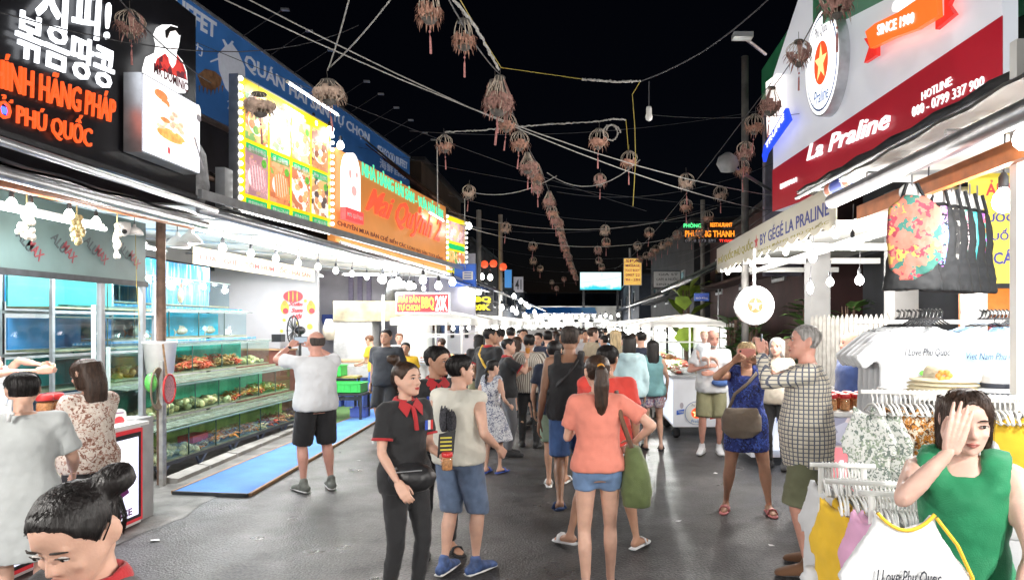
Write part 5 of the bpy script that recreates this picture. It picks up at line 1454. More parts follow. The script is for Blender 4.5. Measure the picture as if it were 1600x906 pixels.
MB().disc(pH, ca, cb, rr * .66, rr * 1.08, .16, .14, 36).build('disc_case', m_alu, t)
emblem(t, pH, ca, cb, rr * 1.05, .165, True, .95, .61)
def hp(*q): return [au(*x) for x in q]
m_or = lightbox('backlit orange ribbon', (.95, .13, .02), .95, .1, 2)
MB().pslab(pH, hp((1377, 52), (1392, 40), (1430, 22), (1476, -8), (1492, -10), (1494, 28), (1460, 48), (1420, 62), (1385, 78))[::-1], .2, .06).build('ribbon', m_or, t)
MB().pslab(pH, hp((1377, 60), (1366, 62), (1374, 75), (1366, 100), (1386, 88), (1386, 66))[::-1], .13, .05).build('ribbon_tail', mat('dark red ribbon', (.55, .02, .02), .4, em=.6, emc=(.7, .03, .02)), t)
MB().pslab(pH, hp((1480, 34), (1480, 48), (1510, 24), (1500, 10), (1512, -20), (1494, -10), (1494, 26))[::-1], .13, .05).build('ribbon_tail', MATS['dark red ribbon'], t)
textq('SINCE 1900', t, pH, (1398, 59), (1457, 39), (1458, 21), (1398, 42), m_wl, k=.205, depth=.01, off=.02)
textq('HOTLINE:', t, pH, (1443, 158), (1490, 133), (1491, 119), (1443, 145), m_wl, k=.014, depth=.012, off=.0)
textq('000 - 0799 337 900', t, pH, (1428, 184), (1540, 135), (1541, 118), (1428, 168), m_wl, k=.014, depth=.012, off=.0)
textq('La Praline', t, pH, (1265, 252), (1395, 200), (1396, 168), (1265, 228), emit('glowing script', (1, .96, .98), 1.0), k=.03, depth=.02, off=.012, shear=.3)
textq('BUTTON', t, pH, (1222, 296), (1247, 284), (1247, 277), (1222, 288), m_wl, k=.014, depth=.02, off=.03)
# small emblem and blue ribbon at the left end
MB().pslab(pH, hp((1208, 130), (1226, 116), (1226, 195), (1210, 212))[::-1], .12, .1).build('side_panel', lightbox('emblem white', (1, .93, .9), 1.0, .08), t)
MB().disc(pH, *au(1218, 172), .1, .1, .124, .003, 12).build('side_mark', lightbox('emblem gold', (1, .75, .3), .9, .05), t)
MB().pslab(pH, hp((1206, 244), (1209, 228), (1244, 170), (1250, 188), (1212, 240), (1208, 254))[::-1], .16, .05).build('blue_ribbon', emit('backlit blue ribbon', (.01, .06, .85), 1.0), t)
textq('TRUFFE', t, pH, (1213, 235), (1242, 188), (1242, 178), (1213, 226), m_wl, k=.165, depth=.01, off=.02)
textq('CAFÉ', t, pH, (1402, 24), (1455, -4), (1455, -30), (1402, 0), m_wl, k=.02, depth=.05, off=.04)
# green eave of the house behind
t = thing('green_eave', 'green roof edge with small downlights behind the white sign', 'eave', (3.6, 9, 6.5))
g0, g1 = W(1190, 110, 14.0), W(1262, 0, 9.5)
g2 = V((g1.x + .9, 6, g1.z + .2))
MB().slab([g0, g1 + (g1 - g0) * .6, g1 + (g1 - g0) * .6 + V((2.5, 0, 0)), g0 + V((2.5, 0, 0))], (0, 0, 1), .6).build('fascia', mat('green painted fascia', (.02, .22, .09), .5, 0, .15, 2, em=.03), t)
MB().box(g0 + V((1.2, .2, -2.4)), (2.2, .2, 3.6)).build('wall', mat('purple grey wall', (.16, .15, .2), .7), t)
for i in range(4):
 q = g0.lerp(g1, .15 + .25 * i) + V((.06, -.02, -.62)); MB().lathe(q, [(.08, 0), (.08, -.02), (.03, -.03)], 10).build('downlight', emit('dim downlight', (1, 1, .95), .8), t)
# next sign at the right picture edge
pI = Plane((3.85, 5.5), (4.4, 3.2))
t = thing('edge_sign', 'blue and white lit sign cut by the right picture edge', 'signboard', (4, 5, 3.6))
MB().rect(pI, .05, 3.55, 2.2, 6, 0, .15).build('board', lightbox('pale cyan face', (.6, .82, .9), .7, .2, 1.5), t)
MB().rect(pI, .05, 3.5, 2.2, 4.1, .01, .012).build('red_band', mat('deep red sign face', (.30, .008, .02)), t)
text('E', t, pI, (.1, 3.7), (.5, 4.0), m_wl, k=.014, depth=.02, off=.03)
# corrugated lip, rolled striped tarpaulin, pipes of the near right awning
awning('dark corrugated lip of the near right awning below the big sign', [(2.22, 7.0, 3.16), (2.34, 3.0, 3.16), (2.7, 3.0, 3.2), (2.6, 7.0, 3.2)], mat('grey corrugated sheet', (.22, .225, .23), .6, .3, .4, 6), m_steel, ribs=4, pipe=.02)
def roll_mat():
 m, n, l, b = _new('striped tarpaulin roll')
 tc = n.new('ShaderNodeTexCoord'); sp = n.new('ShaderNodeSeparateXYZ'); l.new(tc.outputs['Object'], sp.inputs[0])
 a = n.new('ShaderNodeMath'); a.operation = 'MULTIPLY'; a.inputs[1].default_value = 2.3; l.new(sp.outputs[1], a.inputs[0])
 f = n.new('ShaderNodeMath'); f.operation = 'FRACT'; l.new(a.outputs[0], f.inputs[0])
 r = n.new('ShaderNodeValToRGB'); r.color_ramp.interpolation = 'CONSTANT'; l.new(f.outputs[0], r.inputs[0])
 e = r.color_ramp.elements
 for pos, c in ((.0, (.04, .08, .45)), (.62, (.65, .66, .68)), (.68, (.6, .14, .06)), (.92, (.65, .66, .68))):
  x = e[0] if pos == 0 else e.new(pos)
  x.color = (*c, 1)
 l.new(r.outputs[0], b.inputs['Base Color']); b.inputs['Roughness'].default_value = .6
 return m
t = thing('tarpaulin_roll', 'rolled blue orange and white striped tarpaulin under the near right awning', 'tarpaulin', (2.3, 5, 3))
q0, q1 = W(1500, 208, 4.1), W(1296, 298, 6.3)
MB().tube([q1, q0.lerp(q1, .5) + V((0, 0, .015)), q0], .062, 12).build('roll', roll_mat(), t, True)
MB().slab([q1 + V((.02, 0, .05)), q0 + V((.02, 0, .05)), q0 + V((.1, 0, .17)), q1 + V((.1, 0, .17))], (1, 0, 0), .006).build('loose_sheet', stripes('pale striped tarpaulin', (.72, .73, .78), (.3, .38, .7), 2, .045, .3, .6), t)
single(MB().tube([(1.98, 5.35, 2.77), (2.0, 1.2, 2.74)], .055, 12), 'awning_pipe', m_steel, 'thick steel pipe along the front of the near right awning', 'pipe', smooth=True)
single(MB().box((2.26, 3.5, 2.70), (.05, 4.0, .11)), 'orange_beam', m_orange, 'orange beam under the near right awning carrying dresses and bulbs', 'beam')
awning('pale ceiling sheet over the clothes stall', [(2.05, 1.2, 2.95), (2.05, 5.4, 2.95), (5.0, 5.6, 3.05), (5.0, 1.2, 3.05)], m_canopy, m_steel, ribs=4, pipe=0)
awning('grey green folded awning beyond the lettered valance', [(2.1, 13.0, 2.72), (2.1, 17.5, 2.72), (4.0, 17.5, 3.7), (4.0, 13.0, 3.7)], mat('grey green awning cloth', (.12, .15, .14), .8, 0, .25, 5), m_steel, ribs=4)
awning('grey awning over the far right carts', [(2.3, 19, 2.7), (2.2, 32, 2.7), (4.2, 32, 3.6), (4.2, 19, 3.6)], mat('slate awning cloth', (.06, .07, .08), .8, 0, .25, 5), m_steel, ribs=4)
# bulbs on the right
rb = [(1450, 335, 4.5, .06, None, .3, 'large bright bulb hanging in front of the dresses'), (1568, 313, 3.9, .06, 40, .3, 'large bright bulb before the yellow board near the right picture edge'), (1332, 381, 6.2, .045, 80, .25, 'lit bulb hanging below the end of the lettered valance'), (1270, 402, 7.6, .045, 60, .15, 'lit bulb under the middle of the lettered valance'), (1266, 447, 8.4, .04, None, .15, 'slim lit bulb left of two round bulbs under the ceiling'), (1297, 440, 8.2, .045, 60, .15, 'round lit bulb between the slim bulb and the column'), (1343, 437, 7.8, .05, 60, .2, 'round lit bulb nearest the dresses under the ceiling'), (1600, 215, 3.3, .05, None, .1, 'lit bulb at the right picture edge on the orange beam')]
for i, (x, y, Y, r, pw, cd, lab) in enumerate(rb):
 bulb_thing(W(x, y, Y), lab, 'bulbs of the right shops', cd, pw, r, long_=(i == 4))
for i in range(7):
 bulb_thing((2.48, 6.6 + i * .8, 2.68), nth(i) + ' lit bulb from the camera in the row behind the lettered valance', 'bulbs behind the lettered valance', .08, 60 if i % 2 else None, .035)
# unseen bulbs added behind the camera to brighten the backs of the crowd
for i, (x, y) in enumerate(((2.3, .6), (2.3, -1.6), (-3.7, 1.2), (-3.7, -1.2), (2.3, -4.0), (-3.7, -3.8))):
 bulb_thing((x, y, 2.6), nth(i) + ' added fill bulb out of view behind the camera', 'added fill bulbs behind the camera', .15, 270, .055)
tube_lamp((3.0, 2.2, 2.84), (3.0, 3.6, 2.84), 'added fill tube under the ceiling of the clothes stall', 55)  # tube added because the stall needed more light
# floodlight on arm
p = W(1137, 257, 9.5); q = W(1205, 298, 11.0)
t = thing('floodlight', 'unlit grey floodlight on a long arm from the utility pole', 'floodlight', q)
MB().tube([q, p], .025, 8).build('arm', m_steel, t)
MB().loft([(p.x, p.y, p.z - .1, .1, .08), (p.x, p.y, p.z, .16, .12), (p.x, p.y, p.z + .1, .13, .1), (p.x, p.y, p.z + .16, .04, .04)], 12).build('head', mat('grey lamp housing', (.2, .205, .21), .5), t, True)
p = W(1160, 57, 7.0); q = W(1196, 85, 8.0)
t = thing('street_lamp_arm', 'thin dark lamp arm against the black sky', 'lamp arm', q)
MB().tube([q, p], .018, 6).build('arm', m_steel, t); MB().box(p, (.2, .12, .05)).build('head', m_alu, t)
# ================================================================ LEFT: lit snack counter
plS = Plane((-3.96, 2.5), (-3.96, 6.2))
t = thing('snack_counter', 'snack counter with red framed lightbox front at the left picture edge', 'counter', (-4.2, 4.5, 0))
MB().box((-4.28, 4.35, .46), (.6, 3.7, .88)).build('body', m_wplastic, t)
MB().box((-4.27, 4.35, .915), (.68, 3.78, .03)).build('countertop', m_white, t)
MB().rect(plS, .02, .06, 3.66, .88, .022, .03).build('red_frame', mat('red frame', (.55, .03, .04), .4, em=.25, emc=(.7, .03, .04)), t)
MB().rect(plS, .05, .09, 3.63, .85, .026, .006).build('black_line', m_black, t)
MB().rect(plS, .09, .12, 3.59, .81, .030, .006).build('lit_face', lightbox('lit lavender face', (.80, .80, .98), .85, .1, 2), t)
m_purp = mat('purple lettering', (.18, .02, .16), .5)
text('PHÚ QUỐC', t, plS, (1.6, .56), (3.15, .72), m_purp, k=.031, depth=.003, off=.03)
text('FRANCE', t, plS, (1.55, .16), (2.7, .3), m_purp, k=.031, depth=.003, off=.03)
text('SINCE', t, plS, (3.2, .14), (3.5, .2), m_purp, k=.031, depth=.003, off=.02)
MB().disc(plS, 3.38, .62, .07, .11, .034, .003, 16).build('figure_print', lightbox('figure print white', (1, 1, 1), .9, .05), t)
MB().pslab(plS, [(3.33, .46), (3.43, .46), (3.40, .54), (3.36, .54)], .038, .003).build('figure_print', m_black, t)
MB().pslab(plS, [(3.30, .30), (3.46, .34), (3.44, .38), (3.30, .35)], .034, .003).build('figure_print', m_purp, t)
single(MB().box((-4.35, 6.36, .47), (.62, .24, .94)), 'stone_pier', mat('grey render', (.36, .36, .36), .8, 0, .15, 6), 'grey rendered pier at the end of the snack counter', 'pier')
for i, (px_, py_, z) in enumerate(((62, 668, 1.0), (72, 655, 1.0), (86, 640, 1.08), (70, 640, 1.08))):
 p = WX(px_, py_, -4.22)
 jar(['red lidded jar in front on the snack counter', 'red lidded jar behind the front jar on the snack counter', 'tallest red lidded jar on the snack counter', 'red lidded jar stacked at the back of the snack counter'][i], (p.x, p.y, .932 if i < 2 else 1.06), 1.4, 'jars on the left counter')
t = thing('jar_tray', 'black wire tray under the red lidded jars', 'tray', (-4.2, 5.2, .93))
MB().box((-4.25, 5.42, 1.045), (.3, .36, .02)).build('shelf', m_black, t)
for x in (-4.38, -4.12):
 for y in (5.27, 5.57): MB().box((x, y, .985), (.015, .015, .1)).build('foot', m_black, t)
def card(px_, py_, X, label, w, h, cols):
 p = WX(px_, py_, X); t = thing('menu_card', label, 'card', p)
 pl = Plane((p.x, p.y), (p.x + .4, p.y + .9)); 
 MB().pslab(pl, [(-w / 2, p.z)] + [(w / 2, p.z), (w / 2, p.z + h * .7)] + [(w / 2 * cos(k * pi / 8), p.z + h * .7 + h * .3 * sin(k * pi / 8)) for k in range(1, 8)] + [(-w / 2, p.z + h * .7)], 0, .006).build('card_face', m_white, t)
 MB().disc(pl, 0, p.z + h * .35, w * .35, h * .25, .003, .002, 12).build('food_print', cols, t)
 MB().rect(pl, -w * .3, p.z + h * .75, w * .3, p.z + h * .8, .003, .002).build('title_print', m_purp, t)
card(97, 683, -4.05, 'rounded white card with orange food picture on the counter', .14, .2, m_s3)
card(97, 705, -3.98, 'rounded white card with pink food picture in front', .15, .2, mat('salmon print', (.7, .25, .15), .5))
card(186, 668, -4.1, 'rounded white card with red berry picture at the counter end', .13, .17, m_lr)
# ================================================================ RIGHT: clothes stall
def frame_at(p, face):            # plane standing at p whose normal looks along 'face' degrees (0 = towards -Y, the camera)
 a = radians(face)
 u = V((cos(a), sin(a), 0))
 pl = Plane((p[0], p[1]), (p[0] + u.x, p[1] + u.y))
 return pl
def tee_outline(w=.46, h=.66, sl=.15, neck=.085):
 s = w / 2
 return [(0, -.055), (neck * .7, -.03), (neck, .0), (s - .03, -.045), (s + sl, -.2), (s + sl * .62, -.285), (s, -.215), (s + .01, -h), (-s - .01, -h), (-s, -.215), (-s - sl * .62, -.285), (-s - sl, -.2), (-s + .03, -.045), (-neck, 0), (-neck * .7, -.03)]
def hanger_on(par, pl, z, m, w=.4):
 MB().tube([pl.pt(0, z + .1, 0), pl.pt(.02, z + .085, 0), pl.pt(.018, z + .06, 0), pl.pt(0, z + .045, 0), pl.pt(0, z + .01, 0)], .004, 5).build('hook', m, par)
 MB().tube([pl.pt(-w / 2, z - .05, 0), pl.pt(0, z + .015, 0), pl.pt(w / 2, z - .05, 0)], .006, 5).build('hanger_bar', m, par)
def tee(label, p, face, m, w=.46, h=.66, th=.05, vox=.012, prints=(), hang=m_black, sl=.15, grp=None, name='t_shirt', disp=.013, roll=0):
 p = V(p); t = thing(name, label, 'shirt', p, 0, grp)
 pl = frame_at(p, face)
 out = tee_outline(w, h, sl)
 if roll:
  out = [(a * cos(roll) - b_ * sin(roll), a * sin(roll) + b_ * cos(roll)) for a, b_ in out]
 soft(MB().pslab(pl, [(a, p.z + b_) for a, b_ in out], th / 2, th), 'cloth', m, t, vox * 1.25, 4, disp, .11)
 if hang: hanger_on(t, pl, p.z, hang, w * .85)
 for s_, a0, b0, a1, b1, mm in prints:
  text(s_, t, pl, (a0, p.z + b0), (a1, p.z + b1), mm, k=th / 2 + .012, depth=.002, shear=.25)
 return t, pl
m_tw = mat('white cotton', (.64, .65, .67), .85, 0, .05, 10, .15, 200, sheen=.2)
m_tb = mat('pale blue cotton', (.36, .55, .78), .85, 0, .06, 10, .15, 200, sheen=.2)
m_ty = mat('yellow cotton', (.80, .50, .03), .85, 0, .08, 10, .15, 200, sheen=.2)
m_tp = mat('pink cotton', (.72, .38, .58), .85, 0, .08, 10, .15, 200, sheen=.2)
m_ink = mat('dark ink print', (.03, .035, .05), .7); m_inkg = mat('green palm print', (.12, .35, .05), .7); m_inky = mat('yellow sun print', (.8, .6, .05), .7)
# rail with adult shirts
single(MB().tube([W(1335, 503, 4.4), W(1640, 503, 4.25)], .014, 8), 'clothes_rail', m_white, 'white rail carrying the white and blue adult shirts', 'rail')
for i in range(5):
 px_ = 1400 + 9 * i; Y = 4.62 - .075 * i
 p = W(px_, 506, Y); p.z = 1.80
 pr = ()
 if i == 4: pr = (('I Love Phu Quoc', -.1, -.2, .18, -.145, m_ink),)
 t, pl = tee(['rearmost white shirt of the stack on the rail', 'second rearmost white shirt of the stack on the rail', 'middle white shirt of the stack on the rail', 'second white shirt from the front of the stack', 'front white adult shirt with palm print on the rail'][i], p, -6 + i, m_tw, .5, .72, .03, .012, pr, m_black, .16, 'white adult shirts on the rail')
 if i == 4:
  for k in range(3):
   q = (.02 + .06 * k, p.z - .33)
   MB().rect(pl, q[0] - .006, q[1] - .05, q[0] + .006, q[1] + .02, .036, .003).build('palm_print', m_ink, t)
   MB().disc(pl, q[0], q[1] + .03, .035, .02, .037, .003, 8).build('palm_print', m_inkg, t)
  MB().rect(pl, -.03, p.z - .4, .19, p.z - .375, .036, .003).build('ground_print', m_inky, t)
for i in range(3):
 p = W(1530 + 12 * i, 504, 4.4 - .08 * i); p.z = 1.80
 pr = (('Viet Nam Phu Quoc', -.16, -.22, .16, -.17, m_ink),) if i == 2 else ()
 tee(['rear pale blue shirt on the rail', 'middle pale blue shirt on the rail', 'front pale blue shirt with dark print on the rail'][i], p, -20, m_tb, .5, .7, .04, .013, pr, m_black, .16, 'pale blue shirts on the rail')
# clusters of black hanger hooks
for c, (px_, n) in enumerate(((1432, 12), (1560, 12))):
 for i in range(n):
  p = W(px_ - 30 + i * 6, 497, 4.42 - .02 * i)
  mb = MB().tube([p + V((0, 0, .055)), p + V((.02, 0, .04)), p + V((.01, 0, 0)), p + V((-.05, .0, -.03))], .005, 5)
  mb.tube([p + V((-.06, 0, -.04)), p, p + V((.06, 0, -.04))], .006, 5)
  single(mb, 'black_hanger', m_black, nth(i) + [' black hanger hook from the left bunched above the white shirts', ' black hanger hook from the left bunched above the blue shirts'][c], 'hanger', ['hooks above the white shirts', 'hooks above the blue shirts'][c])
# dresses
floral = [patches('coral tropical print', [(.36, .09, .06), (.40, .11, .08), (.36, .1, .07), (.02, .11, .09), (.36, .24, .05), (.22, .02, .04)], 14, .8, 0, 1, 0, .25), patches('purple flower print', [(.01, .01, .012), (.4, .15, .6), (.15, .3, .7), (.7, .5, .75)], 26, .8, 0, 1, 0, .2), patches('white speck print', [(.01, .01, .012), (.01, .01, .012), (.6, .6, .55), (.02, .02, .02)], 45, .8), patches('pink flower print', [(.01, .01, .012), (.7, .2, .35), (.75, .6, .65), (.1, .3, .25)], 24, .8, 0, 1, 0, .2), patches('teal print', [(.02, .16, .2), (.03, .2, .25), (.02, .1, .14)], 30, .8), patches('bright stripe print', [(.6, .1, .15), (.1, .4, .35), (.75, .4, .1), (.3, .1, .5)], 30, .8)]
m_bk = mat('black swim fabric', (.008, .009, .011), .8, 0, .2, 12)
dl = [(1425, 4.30, 1.0, 'coral tropical swim dress hanging frontmost under the orange beam'), (1468, 4.42, .8, 'black swim dress with purple flowers beside the coral one'), (1487, 4.5, .75, 'black swim dress with white specks'), (1500, 4.56, .8, 'black swim dress with pink flowers'), (1515, 4.64, .75, 'teal swim dress hanging second from the yellow board'), (1527, 4.7, .8, 'black swim dress with bright striped trim nearest the yellow board')]
for i, (px_, Y, s, lab) in enumerate(dl):
 p = W(px_, 305, Y); p.z = 2.66
 t = thing('swim_dress', lab, 'dress', p, 0, 'dresses under the orange beam')
 w = .155 if i == 0 else .11
 z0 = p.z
 rings = [(p.x, p.y, z0 - .64, w * 1.22, .07), (p.x, p.y, z0 - .5, w * 1.1, .065), (p.x, p.y, z0 - .35, w * .92, .06), (p.x, p.y, z0 - .22, w * .95, .06), (p.x, p.y, z0 - .12, w * .8, .05), (p.x, p.y, z0 - .07, w * .55, .035)]
 soft(MB().loft(rings, 20), 'skirt', m_bk, t, .011, 3, .03, .09)
 pl = frame_at(p, -12 if i == 0 else -25)
 if i == 0:
  ov = [(-.06, -.05), (-.15, -.13), (-.165, -.3), (-.15, -.5), (-.09, -.585), (.0, -.58), (.1, -.52), (.165, -.44), (.155, -.3), (.15, -.14), (.06, -.06)]
  soft(MB().pslab(pl, [(a, z0 + b_) for a, b_ in ov], .078, .03), 'print_panel', floral[0], t, .008, 3, .014, .08)
 else:
  ov = [(-.05, -.1), (-.07, -.3), (-.05, -.45), (.02, -.5), (.05, -.3), (.04, -.1)]
  soft(MB().pslab(pl, [(a, z0 + b_) for a, b_ in ov], .07, .03), 'print_panel', floral[i], t, .008, 3, .01, .08)
 for s_ in (-1, 1): MB().tube([pl.pt(s_ * .03, z0 + .03, .0), pl.pt(s_ * w * .5, z0 - .1, .03)], .012, 6).build('strap', m_bk, t)
 soft(MB().ball((p.x, p.y + .02, z0 - .02), .06, 10, 8, 1.3, .5, 1), 'bust_form', m_wplastic, t, .01, 2)
 MB().tube([p + V((0, 0, .0)), p + V((0, 0, .1))], .006, 5).build('hook', m_steel, t)
# yellow board behind
pYb = Plane((3.0, 5.25), (4.6, 4.95))
t = thing('price_board', 'yellow shop board with blue lettering behind the dresses', 'sign', (3.4, 5.2, 2.2))
a0 = pYb.uv(1515, 350)[0]
MB().rect(pYb, a0, 2.12, a0 + 1.3, 2.98, 0, .03).build('board', mat('yellow print board', (.78, .66, .07), .5, 0, .06, 3), t)
m_bl = mat('deep blue lettering', (.04, .04, .28), .5)
textpx('MUỐI', t, pYb, (1534, 376), (1580, 357), m_bl, k=.003, depth=.004, off=.02)
textpx('CÁ CƠM', t, pYb, (1552, 413), (1640, 388), m_bl, k=.003, depth=.004, off=.02)
textpx('NƯỚC MẮM', t, pYb, (1524, 348), (1640, 325), m_bl, k=.003, depth=.004, off=.02)
textpx('ẢNH', t, pYb, (1540, 306), (1590, 280), m_lr, k=.003, depth=.004, off=.02)
# shelf with bottles under it
t = thing('shop_shelf', 'shop shelf with packaged goods under the yellow board', 'shelf', (3.7, 5.4, 0))
for z in (1.25, 1.55, 1.9): MB().box((3.9, 5.4, z), (1.6, .3, .03)).build('shelf_board', m_white, t)
for x in (3.12, 4.68): MB().box((x, 5.4, 1.05), (.04, .3, 2.1)).build('side_panel', m_white, t)
MB().box((3.9, 5.57, 1.05), (1.6, .02, 2.1)).build('back_panel', mat('orange shelf back', (.6, .2, .05), .6), t)
for i in range(9):
 p = V((3.22 + .17 * i, 5.32, 1.566)); mm = [mat('pink pack', (.7, .2, .35), .4), mat('amber bottle', (.35, .12, .03), .2), m_ty, m_wplastic][i % 4]
 t = thing('packaged_goods', nth(i) + ' bottle from the left on the shop shelf under the yellow board', 'bottle', p, 0, 'bottles on the shop shelf')
 MB().lathe(p, [(.04, 0), (.042, .02), (.042, .18), (.018, .22), (.016, .26)], 12).build('bottle', mm, t, True)
 MB().lathe(p, [(.018, .262), (.018, .285)], 10).build('cap', m_red, t)
tag(MB().box((4.9, 3.8, 1.5), (.06, 5, 3)).build('stall_side_wall', mat('grey shop wall', (.5, .5, .5), .7, 0, .1, 2)), 'grey side wall of the clothes shop', 'wall')
single(MB().box(W(1592, 420, 3.6), (.06, .06, 2.4)), 'white_stall_post', m_white, 'white post at the right picture edge of the clothes stall', 'post')
# hats
m_straw = mat('cream straw', (.70, .62, .44), .8, 0, .1, 40, .4, 120)
def hat(label, p, r=.16, m=m_straw, band=None, crown=.085):
 p = V(p); t = thing('sun_hat', label, 'hat', p, 0, 'hats on the clothes stall')
 MB().lathe(p, [(r, .002), (r + .004, .006), (r * .98, .012), (r * .62, .022), (r * .58, crown * .7), (r * .5, crown * .95), (r * .2, crown * 1.03), (.01, crown * 1.04)], 24).build('hat_body', m, t, True)
 if band: MB().lathe(p, [(r * .64, .024), (r * .645, .03), (r * .635, .048), (r * .6, .05)], 24).build('band', band, t, True)
 return t
hp_ = W(1474, 613, 3.9)
for i in range(4):
 hat(['bottom cream hat of the pile', 'second cream hat of the pile', 'third cream hat of the pile', 'top cream hat of the pile with orange flower'][i], hp_ + V((.006 * (i % 2), 0, i * .022)), .2 - .006 * i, m_straw, None, .07 if i < 3 else .09)
p = hp_ + V((-.06, -.12, .105)); t = thing('hat_flower', 'orange cloth flower on the top cream hat', 'flower', p)
for k in range(6): MB().ball(p + V((.03 * cos(k * 1.05), 0, .02 * sin(k * 1.05))), .02, 7, 5, 1, .5, .8).build('petal', m_s3, t, True)
hat('white hat with dark band beside the hat pile', W(1557, 612, 3.75), .125, m_tw, m_ink, .11)
t = thing('display_table', 'white cloth covered display table under the hats', 'table', (2.6, 3.9, 0))
ta, tb = W(1400, 610, 3.95), W(1640, 615, 3.7)
MB().slab([V((ta.x, 3.72, ta.z)), V((tb.x, 3.5, ta.z)), V((tb.x, 4.2, ta.z)), V((ta.x, 4.2, ta.z))], (0, 0, 1), .03).build('tabletop', m_white, t)
for x in (ta.x + .05, tb.x - .1):
 for y in (3.8, 4.15): MB().box((x, y, ta.z / 2 - .02), (.04, .04, ta.z - .03)).build('leg', m_white, t)
MB().slab([V((ta.x, 3.9, .3)), V((tb.x, 3.7, .3)), V((tb.x, 3.7, ta.z - .04)), V((ta.x, 3.9, ta.z - .04))], (0, -1, 0), .02).build('cloth_skirt', m_tw, t)
# rows of white hangers
m_hg = mat('white plastic hanger', (.78, .78, .76), .35, 0, .04, 8)
_hm = MB()
_hm.tube([V((0, .0, .075)), V((0, .018, .062)), V((0, .016, .04)), V((0, 0, .028)), V((0, 0, 0))], .0045, 5)
_hm.tube([V((0, -.13, -.05)), V((0, -.06, -.012)), V((0, 0, .0)), V((0, .06, -.012)), V((0, .13, -.05))], .006, 5)
_hm.tube([V((0, -.12, -.055)), V((0, .12, -.055))], .004, 4)
hm_ = _hm.mesh('white_hanger', m_hg, True)
def rail_of(px0, px1, py, Y0, Y1, n, lab, grp):
 a, b_ = W(px0, py, Y0), W(px1, py, Y1); b_.z = a.z
 d = (b_ - a).normalized()
 single(MB().tube([a - d * .05, b_ + d * .05], .011, 8), 'hanger_rail', m_white, 'white rail of the ' + lab, 'rail')
 for i in range(n):
  o = bpy.data.objects.new('white_hanger', hm_); COL.objects.link(o)
  o.location = a.lerp(b_, (i + .5) / n) - V((0, 0, .062)); o.rotation_euler = (0, 0, math.atan2(d.y, d.x) + random.uniform(-.12, .12))
  tag(o, nth(i) + ' hanger from left, rail of the ' + lab, 'hanger', grp)
 return a, b_
R1 = rail_of(1283, 1350, 726, 3.15, 3.12, 13, 'white baby clothes', 'hangers of the white baby clothes')
R2 = rail_of(1308, 1400, 752, 2.95, 2.9, 15, 'yellow baby clothes', 'hangers of the yellow baby clothes')
R3 = rail_of(1362, 1450, 770, 2.72, 2.66, 15, 'pink baby clothes', 'hangers of the pink baby clothes')
R4 = rail_of(1360, 1478, 612, 3.75, 3.68, 16, 'printed shirts', 'hangers of the printed shirts')
R5 = rail_of(1535, 1640, 620, 3.3, 3.2, 13, 'small shirts at the right edge', 'hangers at the right edge')
def row(R, specs, grp):
 for f, m, lab, w, h, fc in specs:
  p = R[0].lerp(R[1], f) - V((0, 0, .075))
  tee(lab, p, fc, m, w, h, .04, .009, (), None, .045, grp, 'small_shirt', .018)
row(R1, [(.05, m_tw, 'white frilly baby dress hanging at the left end of the rack', .24, .62, -72), (.3, m_tw, 'second white baby dress on the rack', .24, .6, -70), (.6, m_tw, 'third white baby dress on the rack', .24, .58, -74)], 'white baby clothes')
row(R2, [(-.02, m_ty, 'yellow baby shirt hanging leftmost on its rail', .22, .46, -66), (.16, m_ty, 'second yellow baby shirt on its rail', .22, .46, -72), (.34, m_ty, 'third yellow baby shirt on its rail', .22, .45, -72)], 'yellow baby clothes')
row(R3, [(-.1, m_tp, 'pink baby shirt hanging beside the yellow ones', .22, .46, -72), (.05, m_tp, 'second pink baby shirt half hidden behind the held shirt', .22, .45, -72), (.25, m_tw, 'white baby shirt on the pink rail', .22, .45, -72), (.5, m_tw, 'another white baby shirt on the pink rail', .22, .45, -72)], 'pink baby clothes')
m_hw1 = patches('grey palm print cloth', [(.62, .64, .62), (.6, .62, .6), (.16, .2, .18), (.66, .66, .64), (.28, .34, .26)], 26, .85, 0, 1, 0, .3)
m_hw2 = patches('orange leaf print cloth', [(.7, .62, .5), (.5, .2, .03), (.55, .24, .04), (.12, .05, .02), (.7, .66, .6)], 26, .85, 0, 1, 0, .3)
row(R4, [(-.02, m_hw1, 'grey palm printed shirt at the left of the printed rail', .22, .46, -42), (.2, m_hw1, 'second grey palm printed shirt on the printed rail', .22, .45, -52), (.42, m_hw2, 'orange leaf printed shirt on the printed rail', .26, .5, -30), (.62, m_hw2, 'second orange leaf printed shirt on the printed rail', .24, .46, -45), (.85, m_tw, 'white printed shirt behind the woman in green', .26, .45, -15)], 'printed shirts')
row(R5, [(.1, m_ty, 'yellow shirt at the right edge behind the woman in green', .3, .45, -30), (.35, m_ty, 'second yellow shirt at the right edge', .3, .45, -30), (.7, m_tw, 'white shirt at the right picture edge', .34, .6, -20)], 'shirts at the right edge')
for i, (p, q) in enumerate(((R1[0], R1[1]), (R3[0], R3[1]))):
 t = thing('clothes_rack', ['white clothes rack frame at the back of the baby clothes', 'white clothes rack frame at the front of the baby clothes'][i], 'rack', (p.x, p.y, 0))
 for z_ in (p, q):
  MB().tube([V((z_.x, z_.y, .02)), V((z_.x, z_.y, z_.z - .01))], .014, 8).build('post', m_white, t)
  MB().box((z_.x, z_.y, .02), (.05, .4, .03)).build('foot', m_white, t)
